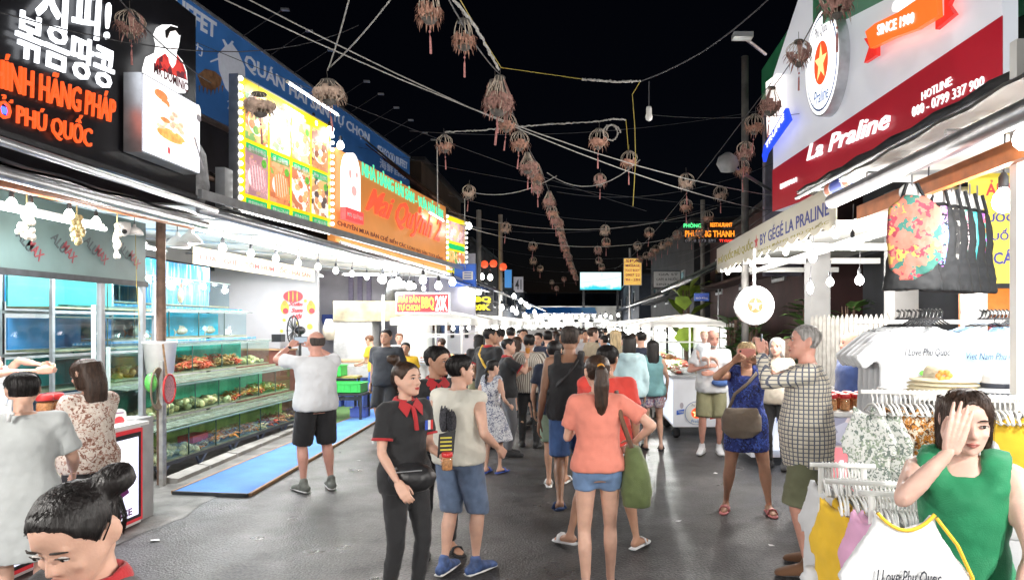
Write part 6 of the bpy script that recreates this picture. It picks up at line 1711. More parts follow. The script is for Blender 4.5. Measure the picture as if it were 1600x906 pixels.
# white crochet frills
for i in range(3):
 p = R1[0].lerp(R1[1], .05 + .25 * i) - V((.05, .08, .5))
 t = thing('lace_skirt', ['lace hem of the leftmost white baby dress', 'lace hem of the second white baby dress', 'lace hem of the third white baby dress'][i], 'skirt', p)
 rg = []
 for k in range(9): rg.append((p.x, p.y, p.z - .3 + .045 * k, .13 - .009 * k + .012 * (k % 2), .1 - .007 * k))
 soft(MB().loft(rg, 22), 'lace', m_tw, t, .014, 1, .03, .035)
# ================================================================ people
def skinm(name, c):
 if name in MATS: return MATS[name]
 m = mat(name, c, .5, 0, .07, 20, .08, 150, spec=.4)
 b = m.node_tree.nodes['Principled BSDF']
 b.inputs['Subsurface Weight'].default_value = .12
 b.inputs['Subsurface Radius'].default_value = (.02, .008, .004)
 return m
SK = {'light': skinm('light skin', (.60, .36, .27)), 'pale': skinm('pale skin', (.62, .40, .33)), 'tan': skinm('tan skin', (.46, .255, .17)), 'brown': skinm('brown skin', (.30, .16, .10)), 'pink': skinm('ruddy skin', (.60, .31, .24))}
def hairm(name, c, rough=.5):
 return mat(name, c, rough, 0, .5, 40, .6, 70, stretch=(1.6, 1.6, .14), spec=.35)
HR = {'black': hairm('black hair', (.010, .008, .008)), 'brown': hairm('dark brown hair', (.035, .018, .011)), 'auburn': hairm('auburn hair', (.11, .045, .02)), 'grey': hairm('grey hair', (.30, .29, .28)), 'blonde': hairm('blond hair', (.48, .36, .20)), 'stubble': hairm('cropped hair', (.05, .04, .035), .7)}
m_eye = mat('eye white', (.55, .52, .5), .25, 0, 0); m_iris = mat('dark iris', (.012, .008, .006), .15, 0, 0); m_lip = mat('natural lips', (.36, .12, .10), .4, 0, .05); m_lipr = mat('red lips', (.42, .05, .05), .35, 0, .05)
m_brow = mat('eyebrow', (.02, .014, .011), .8, 0, 0)
def fab(name, c, rough=.85, var=.08): return mat(name, c, rough, 0, var, 9, .25, 240, sheen=.15)
m_blk = fab('black cotton', (.014, .014, .016)); m_navyc = fab('navy cotton', (.016, .022, .045)); m_redc = fab('red collar cloth', (.42, .02, .025))
m_denim = fab('blue denim', (.13, .21, .36), .9, .25); m_denimd = fab('mid denim', (.06, .13, .32), .9, .22); m_denimw = fab('washed denim', (.12, .17, .27), .9, .28); m_khaki = fab('khaki cotton', (.24, .23, .13)); m_olive = fab('olive cotton', (.16, .17, .10))
LOD = [(.016, .0072, .0056, .014), (.024, .0115, .0105, .020), (.036, .019, .018, .032)]
def ik(S, T, a, b, hint):
 d = T - S; L = min(max(d.length, .05), (a + b) * .998); dn = d.normalized(); T = S + dn * L
 x = (a * a - b * b + L * L) / (2 * L); h = sqrt(max(a * a - x * x, 1e-6))
 hp = hint - dn * hint.dot(dn)
 hp = hp.normalized() if hp.length > 1e-4 else dn.orthogonal().normalized()
 return S + dn * x + hp * h, T
def hand_mb(side, curl, thumb=.5, spread=.5):
 mb = MB(); xs = (.027, .009, -.009, -.026); ln = (.068, .077, .071, .055)
 for i, x in enumerate(xs):
  mb.tube([V((x * .55, -.012, 0)), V((x * .8, .03, .001)), V((x, .085, 0))], [.0165, .0165, .0125], 8, True, True)
  p = V((x, .085, 0)); ang = 0
  for j, f in enumerate((.45, .32, .27)):
   ang += curl * (.75, 1.0, .7)[j] * (1 + .06 * i)
   q = p + V((spread * x * 6 * f * ln[i] / .07, cos(ang), -sin(ang))) * ln[i] * f
   mb.tube([p, q], [(.0088, .008, .0072)[j], (.008, .0072, .006)[j]], 7, True, True)
   p = q
 mb.tube([V((.018, .012, -.004)), V((.040, .042, -.012 - .01 * thumb))], [.015, .0115], 8, True, True)
 p = V((.040, .042, -.012 - .01 * thumb)); q = p + V((.012 - .016 * thumb, .028, -.008 - .012 * thumb)); r = q + V((.004 - .016 * thumb, .024, -.004 - .008 * thumb))
 mb.tube([p, q], [.011, .010], 7, True, True); mb.tube([q, r], [.010, .008], 7, True, True)
 if side < 0:
  for v in mb.v: v.x = -v.x
  mb.f = [f[::-1] for f in mb.f]
 return mb
def xf(mb, M):
 mb.v = [M @ v for v in mb.v]; return mb
def person(label, x, y, face, H=1.68, sex='m', w=1.0, skin='light', hair='short', hairc='black', top='tee', topm=None, bot='shorts', botm=None, shoe='sandal', shoem=None,
           armL=None, armR=None, feet=((-.1, 0, 0), (.1, 0, 0)), head=(0, 0), lean=(0, 0), lod=1, hemz=None, bothem=None, sleeve=None, face_on=True, curl=(.35, .35), z=0.0, legs=True, belly=0.0, grp=None,
           hdir=(None, None), palm=(None, None), elbow=(None, None), beard=None, tie=None, name='person', headscale=1.0, open_collar=None, lipm=None, twist=0, skirt=None, smile=0, necktop=None, hairlen=1.1):
 k = H / 1.7; sk = SK[skin]; f_ = sex == 'f'
 vb, vh, vd, vc = LOD[lod]
 t = thing(name, label, 'person', (x, y, z), radians(face), grp)
 sh = (.163 if f_ else .188) * (.5 + .5 * w)
 def L(p):      # lean applied above the hips
  p = V(p); g = min(max((p.z - .92) / .5, 0), 1.25)
  return V((p.x + lean[0] * g, p.y + lean[1] * g, p.z - (lean[0] ** 2 + lean[1] ** 2) * .6 * g)) * k
 if f_: R = [(.83, .13, .10), (.90, .168, .118), (.97, .166, .118), (1.05, .138, .104), (1.12, .130, .100), (1.20, .142, .108), (1.27, .150, .116), (1.34, .148, .094), (1.40, .105, .066), (1.45, .058, .052)]
 else: R = [(.83, .13, .105), (.90, .163, .120), (.97, .164, .120), (1.05, .155, .112), (1.12, .152, .110), (1.20, .162, .114), (1.28, .176, .116), (1.35, .178, .100), (1.40, .128, .074), (1.45, .066, .058)]
 R = [(z_, a * w, b_ * w) for z_, a, b_ in R]
 def ring(z_, a, b_, ex=0.0, cy=0.0):
  p = L((0, cy, z_)); return (p.x, p.y, p.z, (a + ex) * k, (b_ + ex) * k)
 def rads(z_):
  for i in range(len(R) - 1):
   if R[i][0] <= z_ <= R[i + 1][0]:
    g = (z_ - R[i][0]) / (R[i + 1][0] - R[i][0]); return (R[i][1] + g * (R[i + 1][1] - R[i][1]), R[i][2] + g * (R[i + 1][2] - R[i][2]))
  return (R[0][1], R[0][2]) if z_ < R[0][0] else (R[-1][1], R[-1][2])
 bel = lambda z_: belly * max(0, 1 - abs(z_ - 1.05) / .2)
 body = MB()
 body.loft([ring(z_, a, b_ + bel(z_) * .6, 0, bel(z_) * .5) for z_, a, b_ in R], 20, 2.25)
 # arms
 arms = {}
 tw = radians(twist)
 for s, tgt, el in ((-1, armL, elbow[0]), (1, armR, elbow[1])):
  S0 = V((s * sh * cos(tw), s * sh * sin(tw), 1.375)); S = L(S0)
  T = L(S0 + V((s * .06, .03, -.5))) if tgt is None else V(tgt) * k
  hint = V((s * .35, -1, -.25)) if el is None else V(el)
  E, T = ik(S, T, .285 * k, .25 * k, hint)
  arms[s] = (S, E, T)
  body.tube([L((s * .05, 0, 1.39)), S.lerp(L((s * .05, 0, 1.39)), .25), S], [.05 * k, .056 * k * w, .052 * k * w], 10, True, True)
  body.tube([S, S.lerp(E, .5), E], [.050 * k * w, .046 * k * w, .036 * k * w], 10, True, True)
  body.tube([E, E.lerp(T, .3), T], [.037 * k * w, .039 * k * w, .0245 * k], 10, True, True)
 # legs
 legp = {}
 for i, s in enumerate((-1, 1)):
  fx_, fy_, fz_ = feet[i][:3]
  A = V((fx_, fy_, .085 + fz_)) * k; Hp = V((s * .088 * w, 0, .90)) * k
  hint = V((s * .12 + (feet[i][4] if len(feet[i]) > 4 else 0), 1, 0))
  Kn, A = ik(Hp, A, .43 * k, .40 * k, hint)
  legp[s] = (Hp, Kn, A)
  if legs:
   body.tube([Hp, Hp.lerp(Kn, .5), Kn], [.088 * k * w, .073 * k * w, .053 * k * w], 12, True, True)
   body.tube([Kn, Kn.lerp(A, .3) - V((0, .012 * k, 0)), Kn.lerp(A, .75), A], [.052 * k * w, .056 * k * w, .036 * k, .031 * k], 12, True, True)
   ya = radians(feet[i][3]) if len(feet[i]) > 3 else -s * .18
   pit = -min(fz_, .14) * 3.2
   fd = V((-sin(ya) * cos(pit), cos(ya) * cos(pit), sin(pit)))
   hl, to = A - fd * .045 * k - V((0, 0, .035 * k)), A + fd * .155 * k - V((0, 0, .055 * k))
   body.tube([hl, A.lerp(hl, .4) + fd * .05 * k - V((0, 0, .02 * k)), to], [.036 * k, (.042 * k, .036 * k), (.042 * k, .02 * k)], 10, True, True)
   legp[(s, 'f')] = (hl, to, fd)
 if hair == 'bald' or True:
  pass
 bo = soft(body, 'body', sk, t, vb, 5, world=False)
 # head + neck
 Hh = .228 * k * headscale
 nb = L((0, -.005, 1.40)); nt = L((0, .012, 1.50))
 C = L((0, .02, 1.472 + (.228 - .228 * headscale) * 0))
 Rh = Matrix.Rotation(radians(head[0]), 3, 'Z') @ Matrix.Rotation(radians(head[1]), 3, 'X') @ Matrix.Rotation(radians(head[2] if len(head) > 2 else 0), 3, 'Y')
 piv = V((0, -.05, .2))
 def HT(p): return C + Rh @ ((V(p) - piv) * Hh) + piv * Hh
 hd = MB()
 prof = [(-.02, .07, .33, .20), (.03, .16, .40, .05), (.10, .235, .42, -.06), (.19, .285, .415, -.15), (.30, .325, .41, -.26), (.42, .345, .405, -.36), (.52, .352, .385, -.42), (.60, .358, .405, -.45), (.70, .356, .41, -.46), (.80, .335, .37, -.43), (.89, .28, .28, -.35), (.96, .185, .16, -.22), (1.0, .06, .03, -.08)]
 if f_: prof = [(a, b_ * (.94 if a < .3 else 1), c, d) for a, b_, c, d in prof]
 def hloft(mb, pr, seg=22):
  k0 = len(mb.v); mb.loft([(0, (c + d) / 2, a, b_, (c - d) / 2) for a, b_, c, d in pr], seg, 2.1)
  for i in range(k0, len(mb.v)): mb.v[i] = HT(mb.v[i])
 hloft(hd, prof)
 hd.tube([HT((0, .40, .55)), HT((0, .44, .44)), HT((0, .475, .37))], [.028 * Hh, .042 * Hh, .055 * Hh], 8, True, True)
 for s in (-1, 1):
  hd.ball(HT((s * .05, .425, .345)), .042 * Hh, 8, 6)
  hd.ball(HT((s * .16, .36, .60)), .075 * Hh, 8, 6, 1.2, .6, .5)
  hd.ball(HT((s * .19, .33, .36)), .085 * Hh, 8, 6, 1, .7, .8)
  hd.tube([HT((s * .355, -.03, .36)), HT((s * .385, -.06, .46)), HT((s * .39, -.07, .55))], [(.035 * Hh, .06 * Hh), (.04 * Hh, .10 * Hh), (.03 * Hh, .085 * Hh)], 8, True, True)
 hd.ball(HT((0, .40, .215)), .075 * Hh, 8, 6, 1.3, .6, .6); hd.ball(HT((0, .385, .06)), .08 * Hh, 8, 6, 1.1, .7, .8)
 hd.tube([nb, nt, HT((0, -.08, .22))], [.062 * k * (.86 if f_ else 1) * w, .053 * k * (.86 if f_ else 1) * w, .056 * k * (.88 if f_ else 1)], 12, True, True)
 soft(hd, 'body_head', sk, t, vh * headscale, 4, world=False, into=bo)
 # hands
 hands = {}
 for i, s in enumerate((-1, 1)):
  S, E, T = arms[s]
  d = (T - E).normalized() if hdir[i] is None else V(hdir[i]).normalized()
  pn = V((-s, .15, 0)) if palm[i] is None else V(palm[i])
  zax = -(pn - d * pn.dot(d)).normalized()
  xax = d.cross(zax).normalized()
  M = Matrix((xax, d, zax)).transposed() * k
  # thumb on the +x side; choose the handedness so the thumb points forward/up
  sd = s * -1 if False else (1 if s < 0 else -1)
  h = hand_mb(sd, curl[i], spread=1.6 if curl[i] < .2 else .5); xf(h, M); h.v = [v + T + d * .012 * k for v in h.v]
  soft(h, 'body_hand', sk, t, vd * (.65 if curl[i] < .2 else 1), 2, world=False, into=bo)
  hands[s] = T + d * .09 * k
 # face
 if face_on:
  for s in (-1, 1):
   e = HT((s * .155, .392, .515))
   MB().ball(e, .058 * Hh, 10, 6, 1.1, .45, .46, Rh).build('eye', m_eye, t, True, False)
   MB().ball(e + Rh @ V((0, .019 * Hh, 0)), .026 * Hh, 8, 6, 1, .5, .95, Rh).build('iris', m_iris, t, True, False)
   MB().tube([HT((s * .085, .415, .53)), HT((s * .155, .428, .548)), HT((s * .228, .39, .522))], .0075 * Hh, 5).build('eyelid', m_brow, t, True, False)
   MB().tube([HT((s * .08, .425, .618)), HT((s * .16, .428, .632)), HT((s * .24, .378, .605))], [.012 * Hh, .015 * Hh, .007 * Hh], 6).build('eyebrow', m_brow if hairc not in ('grey', 'blonde') else HR[hairc], t, True, False)
  MB().tube([HT((-.10, .415, .215 + .02 * smile)), HT((-.03, .448, .232)), HT((.03, .448, .232)), HT((.10, .415, .215 + .02 * smile))], [.010 * Hh, .022 * Hh, .022 * Hh, .010 * Hh], 6).build('upper_lip', lipm or m_lip, t, True, False)
  MB().tube([HT((-.085, .412, .198 + .02 * smile)), HT((0, .448, .188)), HT((.085, .412, .198 + .02 * smile))], [.010 * Hh, .026 * Hh, .010 * Hh], 6).build('lower_lip', lipm or m_lip, t, True, False)
 # hair
 hm = HR[hairc]
 hb = MB()
 if hair not in ('bald', 'none'):
  pulled = hair in ('bun', 'ponytail', 'braid'); loose = hair in ('long', 'bob')
  if pulled: tb = [(0, .82), (35, .78), (56, .60), (72, .44), (82, .55), (100, .60), (114, .32), (140, .24), (180, .22)]; T = .035
  elif loose: tb = [(0, .87), (24, .80), (42, .55), (58, .12), (70, -.06), (180, -.06)]; T = .045
  else: tb = [(0, .80), (35, .77), (56, .66), (70, .46), (80, .50), (88, .60), (104, .60), (114, .32), (180, .24)]; T = .05
  if hair == 'crop': T = .022
  def lerp_t(tab, q):
   for i in range(len(tab) - 1):
    if tab[i][0] <= q <= tab[i + 1][0]:
     g = (q - tab[i][0]) / max(tab[i + 1][0] - tab[i][0], 1e-6); return [u + g * (v - u) for u, v in zip(tab[i][1:], tab[i + 1][1:])]
   return list(tab[-1][1:])
  seg = 44; zz = [-.06 + .04 * i for i in range(26)] + [.97, .995]
  k0 = len(hb.v); vs, fs = [], []
  for z_ in zz:
   rx, yf, yb = lerp_t(prof, max(z_, 0.0))
   if loose and z_ < .5: rx, yf, yb = max(rx, .37), min(yf, .30), -.47
   cy, ry = (yf + yb) / 2, (yf - yb) / 2
   for j in range(seg):
    a = 2 * pi * j / seg; phi = abs(((math.degrees(a) - 90 + 180) % 360) - 180)
    zh = lerp_t(tb, phi)[0]
    g = min(max((z_ - zh + .035) / .07, 0), 1); g = g * g * (3 - 2 * g)
    tk = T * (1 + .35 * max(0, z_ - .7) + .25 * noise.noise(V((phi * .06, z_ * 4, 1.3 * H))))
    o = -.07 - (.10 if loose and z_ < .5 and phi < 75 else 0); o += (tk - o) * g
    px_ = rx * cos(a); py_ = ry * sin(a); ln_ = max(sqrt(px_ * px_ + py_ * py_), .02)
    vs.append(V((px_ * (1 + o / ln_), cy + py_ * (1 + o / ln_), z_ + (T * .8 * max(0, (z_ - .8) / .2) * g))))
  n = len(zz)
  for i in range(n - 1):
   for j in range(seg): fs.append([i * seg + j, i * seg + (j + 1) % seg, (i + 1) * seg + (j + 1) % seg, (i + 1) * seg + j])
  fs.append(list(range(seg))[::-1]); fs.append([(n - 1) * seg + j for j in range(seg)])
  hb.add([HT(v) for v in vs], fs)
  if lod == 0:                       # loose strands over the cap
   sb = MB(); rs = random.Random(int(H * 1000))
   bb = {'bun': hairlen if isinstance(hairlen, tuple) else (0, -.36, 1.02), 'ponytail': (0, -.5, .66), 'braid': (0, -.5, .35)}.get(hair)
   for q in range(260 if hair != 'crop' else 90):
    j = rs.randrange(seg); col_ = [vs[i * seg + j] for i in range(n)]
    a = 2 * pi * j / seg; phi = abs(((math.degrees(a) - 90 + 180) % 360) - 180); zh = lerp_t(tb, phi)[0]
    up_ = [c for c in col_ if c.z > zh + .03]
    if len(up_) < 3: continue
    jt = V((rs.uniform(-.02, .02), rs.uniform(-.02, .02), 0)); c0 = V((0, -.03, .55))
    if bb:
     s0, e0 = up_[0], V(bb); pp_ = []
     for i in range(9):
      w0 = s0.lerp(e0, i / 8); d0 = w0 - c0
      f0 = 1 / max(sqrt((d0.x / .40) ** 2 + (d0.y / .478) ** 2 + (d0.z / .492) ** 2), .3)
      pp_.append(c0 + d0 * (f0 if f0 > 1 or i < 7 else 1.0) * (1.004 + rs.uniform(0, .012)) + jt * .4)
    else: pp_ = [c0 + (c - c0) * (1.01 + rs.uniform(0, .03)) + jt for c in up_[::max(1, len(up_) // 7)]]
    sb.tube([HT(c) for c in pp_[::2] + pp_[-1:]], .0026 * Hh, 3)
   so = sb.build('hair_strands', hm, t, True, False); so['kind'] = 'stuff'
  if hair in ('long', 'bob'):
   ln = -hairlen if hair == 'long' else .02
   n = 8; pr = []
   for i in range(n + 1):
    a = .85 + (ln - .85) * i / n
    g = i / n
    pr.append((a, .40 * (1 - .12 * g * g) + (.04 if hair == 'bob' and .2 < g < .9 else .02), .02 - .22 * g if hair == 'long' else .10 - .1 * g, -.50 - .06 * sin(pi * g)))
   k0 = len(hb.v); hb.loft([(0, (c + d) / 2, a, b_, (c - d) / 2) for a, b_, c, d in pr], 22, 2.2)
   # the hanging part follows gravity rather than the tilt of the head
   for i in range(k0, len(hb.v)):
    p = hb.v[i]; q = HT(p); g = max(0, min(1, (.3 - p.z) / .6))
    q2 = C + Matrix.Rotation(radians(head[0]), 3, 'Z') @ (p - piv) * Hh + piv * Hh
    hb.v[i] = q.lerp(q2, g)
  if hair == 'ponytail':
   b0 = HT((0, -.48, .66)); dn = V((0, -.0, -1))
   bk = Matrix.Rotation(radians(head[0]), 3, 'Z') @ V((0, -1, 0))
   hb.tube([HT((0, -.42, .66)), b0, b0 + bk * .12 * Hh - V((0, 0, .12 * Hh)), b0 + bk * .14 * Hh - V((0, 0, .55 * Hh)), b0 + bk * .10 * Hh - V((0, 0, 1.15 * Hh)), b0 + bk * .04 * Hh - V((0, 0, 1.62 * Hh))], [.11 * Hh, .10 * Hh, .19 * Hh, .24 * Hh, .20 * Hh, .05 * Hh], 12, True, True)
   MB().tube([HT((0, -.46, .665)), HT((0, -.55, .63))], .115 * Hh, 12).build('hair_tie', tie or m_s3, t, True, False)
  if hair == 'bun':
   c = HT(hairlen if isinstance(hairlen, tuple) else (0, -.36, 1.02))
   for j in range(7): hb.tube([c + Rh @ V((.13 * Hh * cos(a + j), .13 * Hh * sin(a + j), (.02 + .05 * sin(j * 2.0)) * Hh)) for a in (0, .5, 1, 1.5, 2, 2.5)], .075 * Hh, 8, True, True)
   hb.ball(c, .16 * Hh, 10, 8)
  if hair == 'braid':
   b0 = HT((0, -.5, .35)); 
   for j in range(9): hb.ball(b0 + V((.035 * Hh * (-1) ** j, -.03 * Hh, -.17 * Hh * j)), (.13 - .007 * j) * Hh, 8, 6, 1, .8, 1.1)
  soft(hb, 'hair', hm, t, vh * 1.1 * headscale, 3, .006 * headscale, .015, world=False)
 if hair == 'bald' and hairc != 'none':
  pr = [(.34, .29, -.22, -.44), (.46, .352, -.16, -.465), (.58, .362, -.08, -.475), (.68, .362, -.10, -.47), (.72, .345, -.2, -.45)]
  hloft(hb, pr); soft(hb, 'hair', HR['stubble'], t, vh, 3, world=False)
 if beard:
  bb = MB(); hloft(bb, [(-.05, .08, .35, .2), (.02, .18, .425, .05), (.10, .25, .435, -.02), (.17, .298, .43, -.04), (.20, .29, .30, -.05), (.30, .335, .10, -.08)])
  soft(bb, 'beard', HR[beard], t, vh, 3, .01, .015, world=False)
 # clothes: top
 if top:
  ex = .016; hz = hemz if hemz is not None else (.84 if top not in ('crop',) else .98)
  if top == 'dress': hz = hemz or .60
  cl = MB(); rg = []
  zs = [hz] + [z_ for z_ in (.90, .97, 1.05, 1.12, 1.20, 1.28, 1.34) if z_ > hz + .03]
  for z_ in zs:
   a, b_ = rads(max(z_, .86)); fl = 0
   if top in ('tee', 'polo', 'long', 'hoodie', 'sleeveless', 'tank'): fl = .014 + (.012 if z_ < 1.2 else 0) + (.012 if z_ < 1.0 else 0)
   if f_ and top in ('tee', 'polo'): fl *= .6
   if top == 'hoodie': fl += .02
   if top == 'dress' and z_ < .97: fl = (skirt or .30) * (.97 - z_)
   if top == 'dress' and f_ is False: fl += .02
   g = bel(z_)
   rg.append(ring(z_, a + fl, b_ + fl * .9 + g, ex, g * .5))
  if top == 'tank' or (top == 'dress' and sleeve is None):
   rg.append(ring(1.375, rads(1.37)[0] * .86, rads(1.37)[1] * .9, ex))
   cl.loft(rg, 24, 2.25)
   for s in (-1, 1):
    wd = .06 if top != 'tank' else .036
    cl.tube([L((s * .10, .09, 1.32)), L((s * .108, .06, 1.42)), L((s * .108, .0, 1.462)), L((s * .108, -.05, 1.43)), L((s * .10, -.085, 1.33))], [(wd * k, .024 * k)] * 5, 8, True)
  else:
   rg.append(ring(1.40, rads(1.40)[0], rads(1.40)[1], ex)); rg.append(ring(1.435, rads(1.435)[0], rads(1.435)[1], ex * .9))
   cl.loft(rg, 24, 2.25)
   for i, s in enumerate((-1, 1)):
    S, E, T = arms[s]
    cl.tube([L((s * .06, 0, 1.385)), S], [.058 * k, .068 * k * w], 12, True, True)
    sv = .05 if top == 'sleeveless' else sleeve if sleeve is not None else (1.9 if top in ('long', 'hoodie') else .68)
    loose = 1.12 if top in ('tee', 'polo', 'dress') else 1.0
    pts = [S, S.lerp(E, min(sv, 1))]; rd = [.068 * k * w, (.066 if sv < 1 else .052) * k * w * loose]
    if sv < 1:
     pts = [S, S.lerp(E, sv * .5), S.lerp(E, sv)]; rd = [.068 * k * w, .065 * k * w, .066 * k * w * loose]
    if sv > 1:
     pts.append(E.lerp(T, min(sv - 1, .97))); rd.append(.040 * k * w + (.008 if top == 'hoodie' else 0))
    cl.tube(pts, rd, 12, True)
    cl.ball(S, .067 * k * w, 10, 8)
   if top == 'hoodie':
    cl.tube([L((-.11, -.06, 1.41)), L((-.05, -.15, 1.40)), L((.05, -.15, 1.40)), L((.11, -.06, 1.41))], .06 * k, 10, True, True)
    cl.ball(L((0, -.13, 1.36)), .11 * k, 12, 8, 1, .5, 1)
  soft(cl, {'dress': 'dress', 'hoodie': 'hoodie'}.get(top, 'shirt'), topm, t, vc, 4, .017 * (k if lod < 2 else .6), .055, world=False)
  if top == 'polo':
   cm = open_collar or m_redc
   p0 = [L((.072 * cos(a), -.004 + .064 * sin(a), 1.432 + (.012 if sin(a) < 0 else -.012 * sin(a)))) for a in [pi / 2 + .3 + i * (2 * pi - .6) / 18 for i in range(19)]]
   MB().tube(p0, [(.007 * k, .024 * k)] * 19, 8, True).build('collar', cm, t, True, False)
   for s in (-1, 1): MB().slab([L((s * .006, .094, 1.408)), L((s * .066, .052, 1.452)), L((s * .098, .076, 1.400)), L((s * .066, .122, 1.335))], V((0, 1, 0)), .009).build('collar_flap', cm, t, False, False)
   MB().slab([L((-.015, .100, 1.405)), L((.015, .100, 1.405)), L((.015, .128, 1.33)), L((.014, .150, 1.24)), L((-.014, .150, 1.24)), L((-.015, .128, 1.33))], V((0, 1, 0)), .012).build('placket', cm, t, False, False)
   for s in (-1, 1):
    S, E, T = arms[s]; sv = sleeve or .68
    MB().tube([S.lerp(E, sv - .03), S.lerp(E, sv + .03)], .0765 * k * w, 14).build('cuff', open_collar or m_redc, t, True, False)
 # bottoms
 if bot in ('shorts', 'pants', 'capri'):
  pb = MB(); e2 = .012
  pb.loft([ring(z_, rads(z_)[0], rads(z_)[1] + bel(z_), e2, bel(z_) * .5) for z_ in (.84, .90, .97, 1.02)], 22, 2.2)
  for s in (-1, 1):
   Hp, Kn, A = legp[s]
   if bot == 'shorts':
    fh = bothem if bothem is not None else .75
    pts = [Hp, Hp.lerp(Kn, min(fh, 1) * .5), Hp.lerp(Kn, min(fh, 1))]; rd = [.105 * k * w, .101 * k * w, .098 * k * w]
    if fh > 1: pts.append(Kn.lerp(A, fh - 1)); rd = [.105 * k * w, .098 * k * w, .085 * k * w, .08 * k * w]
   else:
    pts = [Hp, Hp.lerp(Kn, .5), Kn, Kn.lerp(A, .5), A + V((0, 0, .01))]; rd = [.103 * k * w, .086 * k * w, .066 * k * w, .062 * k * w, .05 * k * w]
   pb.tube(pts, rd, 14, True)
  soft(pb, 'shorts' if bot == 'shorts' else 'trousers', botm, t, vc, 4, .014, .05, world=False)
 # shoes
 if shoe and legs:
  for s in (-1, 1):
   hl, to, fd = legp[(s, 'f')]
   side = V((fd.y, -fd.x, 0)).normalized()
   dn = V((0, 0, -1)) if abs(fd.z) < .05 else -(side.cross(fd).normalized())
   if dn.z > 0: dn = -dn
   if shoe == 'sandal':
    q = [hl - fd * .03 * k + dn * .036 * k, to + fd * .055 * k + dn * .018 * k]
    mb = MB(); mb.tube([q[0] , q[0].lerp(q[1], .35), q[0].lerp(q[1], .8), q[1]], [(.036 * k, .011 * k), (.04 * k, .011 * k), (.05 * k, .011 * k), (.03 * k, .011 * k)], 10, True)
    mb.build('sandal', shoem or m_blk, t, True, False)
    st = MB(); c = hl.lerp(to, .72)
    st.tube([c + side * .05 * k + dn * .02 * k, c + side * .03 * k - dn * .026 * k, c - dn * .034 * k, c - side * .03 * k - dn * .026 * k, c - side * .05 * k + dn * .02 * k], [(.007 * k, .026 * k)] * 5, 8)
    st.build('strap', shoem or m_blk, t, True, False)
   else:
    mb = MB(); A = legp[s][2]
    mb.tube([hl - fd * .012 * k + dn * .004, hl.lerp(to, .45) - dn * .012 * k, to + fd * .03 * k], [.046 * k, (.050 * k, .048 * k), (.046 * k, .030 * k)], 12, True, True)
    mb.tube([A + V((0, 0, .03 * k)), hl.lerp(to, .3)], [.046 * k, .05 * k], 10, True, True)
    soft(mb, 'shoe', shoem or m_blk, t, .0135 if lod < 2 else .022, 2, world=False)
    q = [hl - fd * .04 * k + dn * .034 * k, to + fd * .055 * k + dn * .014 * k]
    MB().tube([q[0], q[0].lerp(q[1], .5), q[1]], [(.042 * k, .012 * k), (.050 * k, .012 * k), (.038 * k, .012 * k)], 10, True).build('sole', m_wplastic if shoe == 'sneaker' else m_black, t, True, False)
 Rw = Matrix.Rotation(radians(face), 4, 'Z'); O = V((x, y, z))
 wpos = lambda p: O + (Rw @ V(p).to_4d()).to_3d() if False else O + Matrix.Rotation(radians(face), 3, 'Z') @ V(p)
 return dict(t=t, hl=wpos(hands[-1]), hr=wpos(hands[1]), w=wpos, HT=HT, L=L, k=k, Hh=Hh, arms=arms)
def at(px, Y): 
 p = W(px, 508, Y); return p.x, Y
def phone(label, p, face, m, w=.15, h=.075, tilt=0):
 p = V(p); t = thing('phone', label, 'phone', p, radians(face))
 MB().box((0, 0, 0), (w, .009, h)).build('case', m, t, False, False)
 MB().box((0, -.0055, 0), (w - .012, .003, h - .01)).build('screen', emit('phone screen', (.5, .6, .7), .6), t, False, False)
 MB().box((w * .35, .005, h * .2), (.018, .004, .018)).build('lens', m_black, t, False, False)
 return t
def bag_strap(pts, m, par, r=(.018, .004)):
 return MB().tube(pts, [r] * len(pts), 6).build('strap', m, par, True)
# ---- foreground girl, black polo with red collar, head bowed
x_, y_ = at(150, 1.5)
P = person('girl with black hair bun and red collared black polo, head bowed in the foreground', x_, y_, 160, 1.475, 'f', 1.05, 'light', 'bun', 'black', 'polo', m_blk, None, None, None, lod=0, head=(14, -30, 0), legs=False, hairlen=(-.30, -.40, .86), lipm=m_lip, headscale=1.0)
# ---- woman in grey dress
x_, y_ = at(36, 4.0)
person('woman in plain grey dress with black hair at the left picture edge', x_, y_, 35, 1.52, 'f', 1.12, 'light', 'short', 'black', 'dress', fab('pale grey linen', (.42, .44, .44)), None, None, 'sandal', lod=0, hemz=.5, skirt=.14, sleeve=.8, head=(10, -12), face_on=False, armR=(.26, .28, .98), armL=(-.2, .3, 1.0))
p = W(26, 640, 3.93); t = thing('hair_clip', 'pale hair clip on the black hair of the woman in grey', 'hair clip', p)
MB().tube([p + V((0, -.04, .06)), p + V((.01, -.06, 0)), p + V((-.005, -.05, -.06))], .012, 6).build('clip', m_wplastic, t, True); MB().tube([p + V((-.02, -.06, .03)), p + V((.03, -.06, -.02))], .01, 6).build('bar', m_wplastic, t, True)
